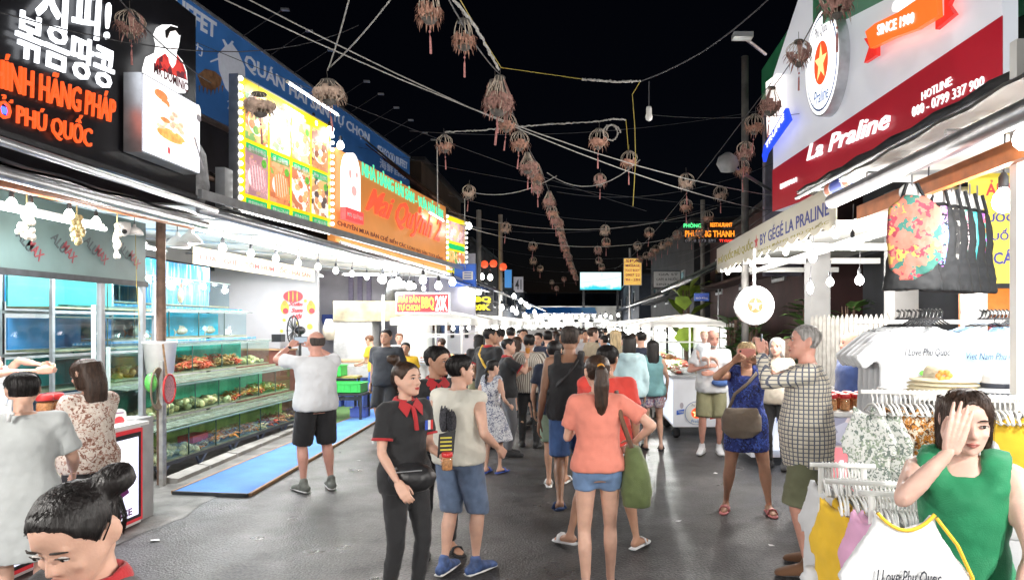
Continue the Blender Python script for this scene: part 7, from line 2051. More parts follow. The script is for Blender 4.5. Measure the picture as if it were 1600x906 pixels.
# ---- woman in floral blouse buying snacks
x_, y_ = at(140, 4.85)
m_flo = patches('beige blouse with brown flowers', [(.58, .50, .43), (.56, .47, .41), (.22, .10, .07), (.6, .53, .47), (.62, .56, .5), (.40, .24, .19)], 22, .85, 0, 1, 0, .35)
P = person('woman in beige floral blouse with long brown hair at the snack counter', x_, y_, 70, 1.56, 'f', .98, 'light', 'long', 'brown', 'long', m_flo, 'pants', m_blk, 'shoe', lod=0, hairlen=.75, head=(8, -14), armL=(-.12, .30, 1.02), armR=(.14, .32, 1.0), sleeve=1.5, lipm=m_lip)
p = P['hr'] + V((-.03, .02, -.02)); t = thing('tote_bag', 'cream folded bag in the hands of the woman in floral blouse', 'bag', p)
soft(MB().box(p + V((-.02, -.02, -.1)), (.14, .07, .24), .4), 'pouch', fab('cream canvas', (.58, .53, .40)), t, .01, 3, .012, .06)
# ---- person with raised arms behind the counter
x_, y_ = at(-22, 5.55)
person('person with both hands raised behind the snack counter at the picture edge', x_, y_, -75, 1.60, 'f', 1.0, 'light', 'short', 'black', 'tee', m_tw, 'pants', m_blk, 'shoe', lod=1, armR=(.10, .42, 1.52), armL=(-.04, .40, 1.56), head=(0, 8))
# ---- shop girl in polo with waist pouch
x_, y_ = at(632, 4.4)
P = person('young woman in black polo with red collar, waist pouch and high hair bun', x_, y_, -130, 1.56, 'f', .95, 'light', 'bun', 'brown', 'polo', m_blk, 'pants', m_blk, 'sandal', lod=0, hemz=.80, head=(14, 2), armR=(.20, .21, .92), armL=(-.10, .30, 1.06), lipm=m_lipr, hairlen=(.20, -.32, 1.10), curl=(.9, .5), feet=((-.09, .02, 0), (.1, -.05, 0)), palm=(None, (-.6, -.8, 0)))
pol = P
p = P['w'](V((.06, .17, .93)) * P['k']); t = thing('waist_pouch', 'black waist pouch worn by the young woman in polo', 'bag', p)
soft(MB().ball(p, .13, 12, 8, 1.2, .75, .72), 'pouch', mat('black nylon', (.02, .02, .022), .45, 0, .2, 20), t, .01, 3, .012, .05)
MB().tube([P['w'](V((.19 * cos(a), .155 * sin(a), .96 + .02 * sin(a))) * P['k']) for a in [i * pi / 10 for i in range(21)]], [(.004, .018)] * 21, 6).build('belt', m_blk, t, True)
MB().tube([p + V((-.08, -.1, .05)), p + V((.08, -.08, .06))], .004, 5).build('zip', m_alu, t)
jp = P['hl']; jar('snack jar with orange red lid held by the young woman in polo', jp + V((.0, -.03, -.05)), .8)
p = P['w'](V((-.12, .30, 1.14)) * P['k']); t = thing('price_card', 'black laminated price card with yellow print held by the young woman', 'card', p)
pl = frame_at(p, 15); MB().pslab(pl, [(-.05, p.z - .08), (.05, p.z - .06), (.065, p.z + .09), (-.04, p.z + .07)], 0, .006).build('card_face', m_black, t)
for j in range(4): MB().rect(pl, -.032, p.z + .04 - .025 * j, .04, p.z + .05 - .025 * j, .003, .002).build('print_line', mat('yellow ink', (.5, .42, .05), .5), t)
def badge(P, x, z_, y=.125):
 p = P['w'](P['L']((x, y, z_))); pl = Plane((p.x, p.y), (p.x - cos(P['t'].rotation_euler.z), p.y - sin(P['t'].rotation_euler.z)))
 for j, c in enumerate(((.03, .08, .45), (.7, .7, .7), (.55, .03, .03))):
  mb = MB().rect(pl, -.03 + j * .02, p.z - .03, -.01 + j * .02, p.z + .03, .012, .004)
  r = P['t']; inv = (Matrix.Translation(r.location) @ Matrix.Rotation(r.rotation_euler.z, 4, 'Z')).inverted()
  mb.v = [(inv @ v.to_4d()).to_3d() for v in mb.v]
  mb.build('badge', mat(['badge blue', 'badge white', 'badge red'][j], c, .6), r, False, False)
badge(P, -.085, 1.27, .155)
# ---- young man in polo behind her
x_, y_ = at(680, 5.4)
P = person('young man in black polo with red collar standing behind the young woman', x_, y_, -150, 1.63, 'm', .96, 'tan', 'short', 'black', 'polo', m_blk, 'pants', m_blk, 'sandal', lod=0, head=(38, -4), armR=(.16, .22, 1.0), feet=((-.12, .03, 0), (.1, -.02, 0)))
badge(P, .09, 1.28, .15)
# ---- man in sleeveless cream top, jeans shorts
x_, y_ = at(716, 4.95)
P = person('man in cream sleeveless top and washed denim shorts seen from behind', x_, y_, -28, 1.58, 'm', 1.06, 'light', 'short', 'black', 'sleeveless', fab('cream knit', (.66, .64, .56)), 'shorts', m_denimw, 'sneaker', mat('blue orange sneaker', (.05, .09, .22), .6, 0, .6, 18), lod=0, bothem=1.05, hemz=.87, head=(-30, 0), armR=(.30, .12, .98), armL=(-.25, .15, .95), feet=((-.10, -.05, 0), (.12, .06, 0)), curl=(.5, .8))
dp = P['w'](P['L']((-.045, -.15, 1.24))); t = P['t']
for (dx, dz, w2, h2) in ((-.03, 0, .032, .085), (.036, -.01, .026, .075)):
 mb = MB(); c = P['L']((dx + .03, -.188, 1.22 + dz))
 n = 14; vs = [c + V((w2 * cos(i * 2 * pi / n), 0, h2 * sin(i * 2 * pi / n))) for i in range(n)]
 vs += [v + V((0, .045, 0)) for v in vs]
 mb.add(vs, [list(range(n)), list(range(2 * n - 1, n - 1, -1))] + [[i, (i + 1) % n, n + (i + 1) % n, n + i] for i in range(n)])
 for s in (-.4, .4): mb.tube([c + V((s * w2, 0, h2 * .7)), c + V((s * w2 * 1.1, .01, h2 * 1.2))], [.010, .004], 6)
 mb.build('dog_print', mat('speckled dark print', (.05, .05, .06), .8, 0, .8, 90), t, False, False)
# ---- man in white T photographing the tanks
x_, y_ = at(494, 7.45)
P = person('bald man in white T-shirt and black shorts photographing the fish tanks', x_, y_, 40, 1.73, 'm', 1.1, 'pink', 'bald', 'stubble', 'tee', m_tw, 'shorts', m_blk, 'sneaker', mat('grey sneaker', (.16, .17, .15), .7, 0, .3, 20), lod=0, armL=(-.16, .36, 1.54), armR=(.10, .38, 1.53), feet=((-.13, .0, 0), (.15, -.03, 0)), belly=.03, bothem=.95, elbow=((-1, -.2, -.6), (1, .1, -.6)), hemz=.86, palm=((.6, .6, 0), (-.6, .6, 0)), curl=(.9, .9))
phone('dark phone held up by the bald man before the tanks', (P['hl'] + P['hr']) / 2 + V((0, 0, .02)), 40, m_black)
c = P['arms'][-1]; q = P['w'](c[1].lerp(c[2], .88)); t = thing('wristwatch', 'dark wristwatch on the bald man photographing the tanks', 'watch', q)
MB().ball(q, .034, 10, 8, 1, 1, .6).build('strap', m_black, t, True); MB().lathe(q + V((-.02, -.025, 0)), [(.016, -.012), (.018, 0), (.012, .01)], 10).build('dial', mat('blue dial', (.03, .06, .3), .2), t, True)
# ---- man in black tee walking towards us
x_, y_ = at(604, 10.8)
person('man in black T-shirt and black shorts walking towards the camera', x_, y_, 172, 1.73, 'm', 1.1, 'tan', 'short', 'black', 'tee', fab('charcoal cotton', (.022, .025, .032)), 'shorts', m_blk, 'sandal', lod=1, feet=((-.11, .14, 0), (.12, -.12, .04)), bothem=.95, armR=(.28, -.05, .86))
# ---- restaurant staff
x_, y_ = at(587, 14.7)
person('cook in yellow T-shirt with reddish hair bending over the work table', x_, y_, 75, 1.60, 'f', 1.0, 'light', 'short', 'auburn', 'tee', m_ty, 'pants', fab('blue apron cloth', (.04, .14, .5)), 'shoe', lod=1, head=(0, -25), lean=(0, .1), armR=(.1, .4, 1.02), armL=(-.1, .4, 1.02))
x_, y_ = at(634, 11.9)
person('boy in yellow T-shirt behind the man in black T-shirt', x_, y_, 185, 1.50, 'm', .95, 'tan', 'short', 'black', 'tee', m_ty, 'shorts', m_blk, 'sandal', lod=1)
x_, y_ = at(624, 15.0)
person('vendor in white blouse behind the barbecue shelf', x_, y_, 190, 1.62, 'f', .95, 'light', 'short', 'auburn', 'tee', m_tw, 'pants', m_blk, 'shoe', lod=1)
x_, y_ = at(691, 14.6)
person('young woman in red top at the barbecue shelf', x_, y_, 60, 1.52, 'f', .95, 'light', 'short', 'brown', 'tee', fab('tomato cotton', (.5, .09, .06)), 'pants', m_blk, 'shoe', lod=1)
# ---- man in cap-like hair, black polo with yellow strap
x_, y_ = at(764, 10.0)
P = person('man in black polo with yellow shoulder strap beside the girl in patterned dress', x_, y_, -40, 1.76, 'm', 1.0, 'tan', 'crop', 'black', 'polo', m_blk, 'pants', fab('dark jeans', (.03, .05, .1)), 'shoe', lod=1, head=(-25, 0))
t = thing('shoulder_strap', 'yellow bag strap across the back of the man in black polo', 'strap', P['w'](P['L']((0, -.12, 1.3))))
MB().tube([P['w'](P['L'](q)) for q in ((-.10, .10, 1.40), (-.11, -.02, 1.455), (-.06, -.135, 1.34), (.05, -.15, 1.2), (.17, -.11, 1.05))], [(.02, .006)] * 5, 6).build('webbing', mat('yellow webbing', (.7, .42, .05), .7), t, True)
x_, y_ = at(768, 8.3)
m_pd = patches('white dress with navy pattern', [(.66, .66, .68), (.64, .65, .68), (.09, .10, .18), (.66, .66, .68), (.25, .27, .36)], 24, .85, 0, 1, 0, .35)
person('girl with long braid in white and navy patterned dress', x_, y_, -25, 1.38, 'f', .92, 'light', 'braid', 'black', 'dress', m_pd, None, None, 'sandal', mat('blue sandal', (.05, .1, .4), .6), lod=1, hemz=.5, skirt=.40, head=(-20, -6), feet=((-.09, -.02, 0), (.1, .06, 0)), armR=(.22, .18, 1.0), face_on=False)
x_, y_ = at(792, 9.4)
P = person('woman in black polo eating from a cup beside the striped shirt man', x_, y_, -75, 1.62, 'f', 1.0, 'light', 'crop', 'black', 'polo', m_blk, 'pants', fab('grey trousers', (.12, .12, .13)), 'shoe', lod=1, armR=(.08, .28, 1.42), armL=(-.1, .25, 1.2))
p = P['hr']; t = thing('paper_cup', 'orange snack cup held by the woman in black polo', 'cup', p); MB().lathe(p - V((0, 0, .03)), [(.025, 0), (.035, .09), (.036, .092)], 12).build('cup', mat('orange cup', (.6, .25, .05), .5), t, True); MB().tube([p + V((0, 0, .05)), p + V((.02, 0, .12))], .006, 5).build('stick', m_wood, t)
# ---- striped shirt man
x_, y_ = at(827, 10.1)
person('man in brown and white striped shirt and black trousers seen from behind', x_, y_, 2, 1.66, 'm', 1.04, 'tan', 'short', 'black', 'tee', stripes('striped shirt cloth', (.55, .52, .46), (.16, .13, .11), 'around', .034, .45), 'pants', m_blk, 'shoe', lod=1, feet=((-.11, .05, 0), (.11, -.08, 0)), hemz=.83, sleeve=.85)
# ---- boy in navy tee
x_, y_ = at(866, 7.7)
person('young man in navy T-shirt and green shorts left of the tank top man', x_, y_, -6, 1.62, 'm', .96, 'tan', 'short', 'black', 'tee', m_navyc, 'shorts', fab('sage shorts', (.22, .28, .2)), 'sandal', mat('white slipper', (.7, .7, .68), .6), lod=1, bothem=.9, feet=((-.05, -.1, 0), (.12, .12, 0)))
# ---- tank-top man
x_, y_ = at(890, 6.55)
P = person('tall man in black tank top and blue denim shorts walking away', x_, y_, -4, 1.79, 'm', 1.0, 'brown', 'crop', 'stubble', 'tank', m_blk, 'shorts', m_denimd, 'sandal', mat('dark blue flipflop', (.03, .06, .16), .6), lod=0, bothem=.88, feet=((-.06, -.28, .10), (.12, .2, 0)), hemz=.86, armL=(-.27, -.05, .84), armR=(.26, .05, .88))
t = thing('crossbody_bag', 'black cross body bag strap on the back of the tank top man', 'bag', P['w'](P['L']((0, -.12, 1.3))))
MB().tube([P['w'](P['L'](q)) for q in ((.13, .09, 1.40), (.11, -.03, 1.45), (.03, -.14, 1.32), (-.08, -.145, 1.2), (-.19, -.05, 1.08))], [(.02, .005)] * 5, 6).build('strap', mat('black webbing', (.025, .025, .028), .6), t, True)
soft(MB().ball(P['w'](P['L']((-.16, .16, 1.05))), .09, 10, 8, 1.1, .6, .8), 'pouch', MATS['black webbing'], t, .012, 2)
# ---- red shirt man just in front of the salmon woman
x_, y_ = at(948, 5.6)
person('man in red T-shirt with white slides half hidden by the woman in salmon', x_, y_, -8, 1.63, 'm', 1.02, 'tan', 'short', 'black', 'tee', fab('bright red cotton', (.62, .055, .04)), 'shorts', fab('grey white shorts', (.55, .55, .55)), 'sandal', m_tw, lod=0, feet=((-.30, -.12, .03, 50), (.26, -.08, 0, -25)), bothem=.9, armL=(-.12, .3, 1.3), head=(-10, -10))
# ---- woman in salmon shirt
x_, y_ = at(934, 4.5)
m_sal = fab('salmon jersey', (.68, .22, .16))
P = person('woman in salmon T-shirt and denim shorts with ponytail seen from behind', x_, y_, 3, 1.60, 'f', .93, 'light', 'ponytail', 'brown', 'tee', m_sal, 'shorts', m_denim, 'sandal', m_blk, lod=0, bothem=.30, hemz=.90, feet=((-.085, -.06, 0), (.10, .10, 0)), armR=(.26, .06, 1.08), armL=(-.12, .30, 1.22), head=(8, -3), tie=mat('orange hair tie', (.65, .28, .03), .6), elbow=(None, (.8, -.6, -.2)))
sal = P
t = thing('shoulder_bag', 'olive green canvas shoulder bag on the salmon shirt woman', 'bag', P['w'](V((.27, -.02, .9)) * P['k']))
bp_ = P['w'](V((.27, -.03, .86)) * P['k'])
soft(MB().loft([(bp_.x, bp_.y, bp_.z - .2, .09, .06), (bp_.x, bp_.y, bp_.z - .1, .105, .085), (bp_.x - .01, bp_.y, bp_.z + .08, .08, .08), (bp_.x - .03, bp_.y, bp_.z + .2, .045, .06)], 16, 2.4), 'pouch', fab('olive canvas', (.10, .13, .045), .85, .2), t, .011, 4, .015, .07)
MB().tube([V((bp_.x - .03, bp_.y + .05, bp_.z + .18)), P['w'](P['L']((.155, .06, 1.28))), P['w'](P['L']((.13, .0, 1.452))), P['w'](P['L']((.155, -.085, 1.28))), V((bp_.x - .03, bp_.y - .05, bp_.z + .18))], [(.015, .005)] * 5, 6).build('strap', fab('brown strap', (.14, .07, .04)), t, True)
# ---- hoodie woman and long hair woman
x_, y_ = at(983, 9.3)
person('woman in pale blue hoodie and checked trousers seen from behind', x_, y_, 3, 1.66, 'f', 1.05, 'light', 'long', 'black', 'hoodie', fab('pale aqua cotton', (.42, .58, .62)), 'pants', stripes('grey check trousers', (.18, .18, .22), (.08, .08, .11), 0, .05, .4, .85, (.1, .1, .13), 2), 'shoe', lod=1, hairlen=.35)
x_, y_ = at(1020, 9.85)
m_fsh = patches('white shorts with flowers', [(.6, .6, .62), (.4, .1, .16), (.62, .6, .6), (.12, .14, .35), (.55, .4, .45)], 26, .85, 0, 1, 0, .3)
person('woman with very long black hair and floral shorts seen from behind', x_, y_, 2, 1.58, 'f', .96, 'light', 'long', 'black', 'tank', fab('teal jersey', (.2, .42, .45)), 'shorts', m_fsh, 'sandal', lod=1, hairlen=1.55, bothem=.55, feet=((-.1, .05, 0), (.12, -.05, 0)))
# ---- bald father with baby
x_, y_ = at(1112, 9.6)
P = person('bald man in white T-shirt and khaki shorts cradling a baby', x_, y_, 168, 1.74, 'm', 1.06, 'pink', 'bald', 'stubble', 'tee', m_tw, 'shorts', m_khaki, 'sneaker', m_tw, lod=1, head=(24, -14), armR=(.08, .24, 1.2), armL=(-.02, .27, 1.12), beard='grey', elbow=((-1, -.3, -.5), (1, -.3, -.5)), bothem=.95, smile=1, feet=((-.1, 0, 0), (.13, .03, 0)))
bx_ = P['w'](V((.04, .30, 1.0)) * P['k'])
person('baby in white bodysuit with bare legs held on the bald man\'s arms', bx_.x - .06, bx_.y, 215, .66, 'm', 1.35, 'pale', 'crop', 'blonde', 'tee', fab('baby white', (.6, .65, .7)), 'shorts', fab('baby white', (.6, .65, .7)), None, lod=1, feet=((-.25, .5, .42), (.28, .48, .4)), z=bx_.z - .02, headscale=1.75, head=(-30, 0), bothem=.3)
fp = P['w'](V((-.12, .17, .99)) * P['k']); t = thing('waist_pouch', 'blue waist pouch worn by the bald father', 'bag', fp); soft(MB().ball(fp, .1, 10, 8, 1.3, .6, .6), 'pouch', fab('blue nylon', (.06, .13, .35)), t, .012, 2)
# ---- woman in blue dress photographing
x_, y_ = at(1166, 6.6)
m_bd_ = patches('royal blue patterned dress cloth', [(.02, .04, .22), (.015, .03, .16), (.05, .1, .42), (.02, .035, .2), (.01, .015, .06)], 22, .8, 0, 1, 0, .3)
P = person('woman in blue patterned dress raising a pink phone', x_, y_, 170, 1.63, 'f', 1.14, 'tan', 'short', 'blonde', 'dress', m_bd_, None, None, 'sandal', mat('pink flipflop', (.6, .2, .2), .6), lod=0, hemz=.62, skirt=.12, armL=(-.10, .36, 1.52), armR=(.14, .36, 1.53), feet=((-.22, .02, 0), (.2, -.03, 0)), elbow=((-1, .1, -.7), (1, .1, -.7)), head=(6, 0), palm=((.5, .8, 0), (-.5, .8, 0)), curl=(.8, .8), belly=.03)
phone('pink phone held in both hands by the woman in the blue dress', (P['hl'] + P['hr']) / 2 + V((0, 0, .03)), 170, mat('pink phone case', (.72, .3, .26), .5), .16, .08)
t = thing('crossbody_bag', 'grey brown cross body bag in front of the blue dress', 'bag', P['w'](V((-.03, .2, .95)) * P['k']))
q = P['w'](V((.06, .21, .93)) * P['k'])
soft(MB().loft([(q.x, q.y, q.z - .15, .10, .04), (q.x, q.y, q.z - .08, .19, .06), (q.x, q.y, q.z + .05, .19, .055), (q.x, q.y, q.z + .13, .15, .035)], 18, 2.6), 'pouch', fab('taupe nylon', (.20, .165, .13)), t, .011, 3, .014, .06)
MB().tube([P['w'](V(c) * P['k']) for c in ((.19, .17, 1.02), (.12, .16, 1.2), (.0, .16, 1.3), (-.09, .11, 1.40), (-.11, .0, 1.43))], [(.016, .004)] * 5, 6).build('strap', fab('taupe nylon', (.20, .165, .13)), t, True)
# ---- man in checked shirt
x_, y_ = at(1262, 5.0)
m_chk = stripes('checked shirt cloth', (.62, .58, .48), (.10, .11, .15), 'around', .030, .25, .85, (.12, .13, .17), 2)
P = person('grey haired man in checked shirt and olive shorts holding up a phone', x_, y_, 74, 1.80, 'm', 1.06, 'pink', 'crop', 'grey', 'long', m_chk, 'shorts', m_olive, 'shoe', fab('brown leather', (.12, .055, .025)), lod=0, hemz=.74, sleeve=1.88, armL=(-.08, .31, 1.52), armR=(.12, .29, 1.50), belly=.025, head=(4, 4), elbow=((-.6, .3, -1), (.6, .3, -1)), bothem=1.0, palm=((.8, .5, 0), (-.8, .5, 0)), curl=(.9, .9), feet=((-.12, .0, 0), (.13, -.06, 0)))
phone('dark phone held up by the man in the checked shirt', (P['hl'] + P['hr']) / 2 + V((0, 0, .02)), 74, m_black)
# ---- people behind on the right
x_, y_ = at(1214, 8.6)
person('woman with loose grey hair behind the blue dress woman', x_, y_, 150, 1.64, 'f', 1.0, 'light', 'long', 'grey', 'tee', fab('beige cotton', (.45, .4, .33)), 'pants', m_blk, 'shoe', lod=1, hairlen=.5)
x_, y_ = at(1331, 7.3)
person('bald bearded man in dark blue shirt behind the checked shirt man', x_, y_, 95, 1.72, 'm', 1.06, 'pink', 'bald', 'stubble', 'tee', fab('indigo cotton', (.025, .05, .16)), 'shorts', m_blk, 'shoe', lod=1, beard='auburn')
# ---- woman in green
x_, y_ = at(1507, 2.46)
m_grn = fab('emerald crepe', (.005, .19, .075), .7)
P = person('woman in emerald green sleeveless dress covering her face with one hand', x_, y_, 148, 1.57, 'f', 1.04, 'pale', 'bob', 'brown', 'dress', m_grn, None, None, None, lod=0, hemz=.6, skirt=.25, head=(18, -10), armR=(.03, .26, 1.50), elbow=((-.8, -.5, -.3), (.8, .2, -1)), hdir=(None, (-.25, -.05, 1)), palm=((0, 0, -1), (0, -1, 0)), curl=(.8, .12), armL=(-.16, .30, .96), legs=False, lipm=m_lip)
gr = P
ep = P['w'](P['HT']((-.39, -.04, .33))); t = thing('earring', 'small pearl earring of the woman in green', 'earring', ep); MB().ball(ep, .008).build('pearl', m_white, t, True)
# shirt she holds
p = W(1412, 800, 2.12)
tt, pl = tee('white shirt with yellow trim and script print held out by the woman in green', p, -6, m_tw, .25, .42, .03, .007, (('I Love Phu Quoc', -.09, -.22, .10, -.17, m_ink),), None, .075, None, 't_shirt', .016)
MB().tube([pl.pt(.085 * sin(q), p.z - .052 * cos(q) ** 2 + .002, .02) for q in [-1.5 + .25 * i for i in range(13)]], .006, 6).build('collar_trim', m_ty, tt)
MB().tube([pl.pt(.09, p.z - .01, .018), pl.pt(.15, p.z - .09, .02), pl.pt(.195, p.z - .19, .018), pl.pt(.175, p.z - .26, .016)], .006, 6).build('shoulder_trim', m_ty, tt)
# ---------------------------------------------------------------- the crowd further down
tops = [m_tw, fab('rose cotton', (.55, .2, .24)), m_blk, m_navyc, fab('grey cotton', (.3, .31, .33)), fab('sky cotton', (.25, .4, .55)), fab('sand cotton', (.5, .42, .3)), fab('peach cotton', (.62, .34, .25))]
crowd = [(798, 13.2, 0, 1.76, 'm', 'short', 'black', 0, 'man in white shirt between the striped man and the stall'), (783, 14.2, 40, 1.72, 'm', 'short', 'black', 4, 'man in grey shirt at the second barbecue stall'), (818, 14.0, 180, 1.72, 'm', 'short', 'black', 0, 'man in white shirt walking towards the camera mid street'), (833, 14.8, 10, 1.55, 'f', 'long', 'black', 1, 'long haired woman in rose top behind the striped man'), (847, 15.5, 0, 1.72, 'm', 'short', 'black', 3, 'man in navy shirt under the flat grey hat'), (868, 14.2, 20, 1.68, 'f', 'short', 'brown', 1, 'woman in rose top left of the tank top man'), (880, 15.8, -10, 1.62, 'f', 'long', 'black', 0, 'woman with long hair in white behind the tank top man'),
         (925, 12.6, -70, 1.76, 'm', 'short', 'brown', 6, 'tall man in sand coloured shirt right of the tank top man'), (945, 13.5, 40, 1.60, 'f', 'short', 'black', 1, 'woman in rose top near the blond woman'), (962, 11.6, 0, 1.72, 'f', 'long', 'blonde', 6, 'woman with long blond hair in sand top'), (1002, 11.3, 5, 1.70, 'm', 'crop', 'black', 3, 'man in navy shirt between hoodie and long haired women'),
         (858, 18.5, 0, 1.7, 'm', 'short', 'black', 2, 'man in black shirt far down mid street'), (873, 21, 180, 1.66, 'f', 'short', 'brown', 0, 'person in white far down mid street'), (893, 19, 0, 1.68, 'm', 'short', 'black', 5, 'man in sky blue shirt far down mid street'), (907, 17.5, 10, 1.72, 'm', 'short', 'black', 0, 'man in white shirt past the tank top man'), (915, 22, 0, 1.62, 'f', 'long', 'brown', 7, 'woman in peach top far down the street'), (841, 24, 0, 1.7, 'm', 'short', 'black', 0, 'person in white by the far left stalls'), (855, 27, 0, 1.66, 'f', 'short', 'black', 2, 'person in black by the far left stalls'), (884, 26, 0, 1.7, 'm', 'short', 'black', 3, 'person in navy in the far crowd'), (900, 29, 180, 1.7, 'm', 'short', 'black', 0, 'person in white in the far crowd'), (922, 27, 0, 1.66, 'f', 'long', 'black', 5, 'person in sky blue in the far crowd'), (935, 20, 0, 1.7, 'm', 'short', 'black', 2, 'man in black near the far right carts'), (940, 31, 0, 1.68, 'm', 'short', 'black', 6, 'person in sand shirt in the far crowd'), (868, 33, 0, 1.7, 'm', 'short', 'black', 5, 'person in sky shirt at the far end'), (912, 35, 0, 1.68, 'f', 'short', 'brown', 1, 'person in rose at the far end'), (890, 38, 0, 1.7, 'm', 'short', 'black', 0, 'person in white at the far end'), (928, 38, 0, 1.7, 'm', 'short', 'black', 2, 'person in black at the far end'), (850, 36, 0, 1.68, 'm', 'short', 'black', 4, 'person in grey at the far end'), (876, 44, 0, 1.7, 'm', 'short', 'black', 6, 'person in sand at the very end of the street'), (905, 46, 0, 1.7, 'm', 'short', 'black', 3, 'person in navy at the very end of the street')]
crowd += [(748, 12.2, 20, 1.64, 'f', 'long', 'black', 2, 'woman in black top beyond the man with the yellow strap'), (776, 12.0, 150, 1.7, 'm', 'short', 'black', 4, 'man in grey shirt facing the camera by the first left stall'), (807, 11.8, -30, 1.6, 'f', 'long', 'brown', 7, 'woman in peach top just past the striped shirt man'), (842, 12.4, 170, 1.66, 'f', 'short', 'black', 0, 'woman in white facing the camera past the striped shirt man'), (856, 11.9, 5, 1.7, 'm', 'short', 'black', 3, 'man in navy shirt close behind the striped shirt man'), (874, 12.9, 0, 1.64, 'f', 'long', 'black', 6, 'long haired woman in sand top behind the navy boy'), (915, 14.6, 185, 1.7, 'm', 'short', 'black', 0, 'man in white facing the camera right of the tank top man'), (938, 15.6, -20, 1.66, 'm', 'short', 'black', 5, 'man in sky shirt near the second right cart'), (953, 16.8, 10, 1.6, 'f', 'long', 'black', 2, 'woman in black near the second right cart'), (972, 13.0, -40, 1.68, 'm', 'short', 'black', 4, 'man in grey shirt beside the blond woman'), (990, 14.5, 90, 1.62, 'f', 'short', 'brown', 0, 'vendor in white behind the nearest right cart'), (828, 17.5, 15, 1.68, 'm', 'short', 'black', 1, 'man in rose shirt near the third left stall'), (812, 19.5, 0, 1.66, 'f', 'short', 'black', 0, 'woman in white near the third left stall'), (946, 23.5, 0, 1.7, 'm', 'short', 'black', 0, 'man in white near the third right cart'), (931, 33, 0, 1.7, 'm', 'short', 'black', 4, 'person in grey by the far right carts'), (862, 30, 0, 1.7, 'f', 'long', 'black', 7, 'person in peach by the far left stalls')]
PROTO = {}
for px_, Y, fc, H, sx, hs, hc, ti, lab in crowd:
 x_, y_ = at(px_, Y)
 person(lab, x_, y_, fc + random.uniform(-12, 12), H, sx, random.uniform(.95, 1.08), random.choice(['light', 'tan', 'light']), hs, hc, 'tee', tops[ti], 'pants' if (ti + int(px_)) % 2 else 'shorts', random.choice([m_blk, m_denimw, m_khaki]), 'shoe', lod=2 if Y > 12.8 else 1, grp='crowd further down the street', face_on=(fc > 90 or abs(fc) > 60), hairlen=.8, feet=((-.11, random.uniform(-.12, .12), 0), (.11, random.uniform(-.12, .12), 0)))
p = W(847, 521, 15.4); t = thing('flat_umbrella', 'flat grey sun umbrella held over the crowd', 'umbrella', p)
MB().lathe(p, [(.62, -.02), (.6, .0), (.3, .07), (.02, .1)], 16).build('canopy', fab('grey nylon', (.32, .33, .34)), t, True); MB().tube([p + V((0, 0, .08)), p - V((0, 0, .6))], .012, 6).build('shaft', m_steel, t)
# ================================================================ wires and lanterns over the street
def wire(pts, r=.008, m=m_wire, label='thin dark cable strung across the street', sag=.0, grp='cables over the street', n=10):
 out = []
 for i in range(len(pts) - 1):
  a, b_ = V(pts[i]), V(pts[i + 1])
  for k in range(n + (1 if i == len(pts) - 2 else 0)):
   f = k / n
   out.append(a.lerp(b_, f) - V((0, 0, sag * 4 * f * (1 - f))))
 return single(MB().tube(out, r, 5), 'cable', m, label, 'cable', grp)
def wrap(pts, r=.016, label='cable wrapped in pale tape'):
 out = []
 for i in range(len(pts) - 1):
  a, b_ = V(pts[i]), V(pts[i + 1])
  for k in range(24):
   out.append(a.lerp(b_, k / 24) + V((random.uniform(-1, 1), random.uniform(-1, 1), random.uniform(-1, 1))) * .006)
 rad = [r * random.uniform(.7, 1.25) for _ in out]
 return single(MB().tube(out, rad, 6), 'wrapped_cable', m_wirel, label, 'cable', 'tape wrapped cables')
m_fab = mat('faded pink lantern fabric', (.40, .22, .16), .9, 0, .45, 12); m_fab2 = mat('faded mauve lantern fabric', (.34, .19, .16), .9, 0, .4, 12); m_fab3 = mat('dirty beige lantern fabric', (.45, .33, .26), .9, 0, .4, 12)
m_rib = mat('bleached bamboo rib', (.55, .47, .38), .8, 0, .35, 20); m_cap = mat('weathered lantern cap', (.10, .09, .08), .8, 0, .3, 20); m_tas = mat('pink tassel thread', (.42, .18, .17), .9, 0, .3, 40)
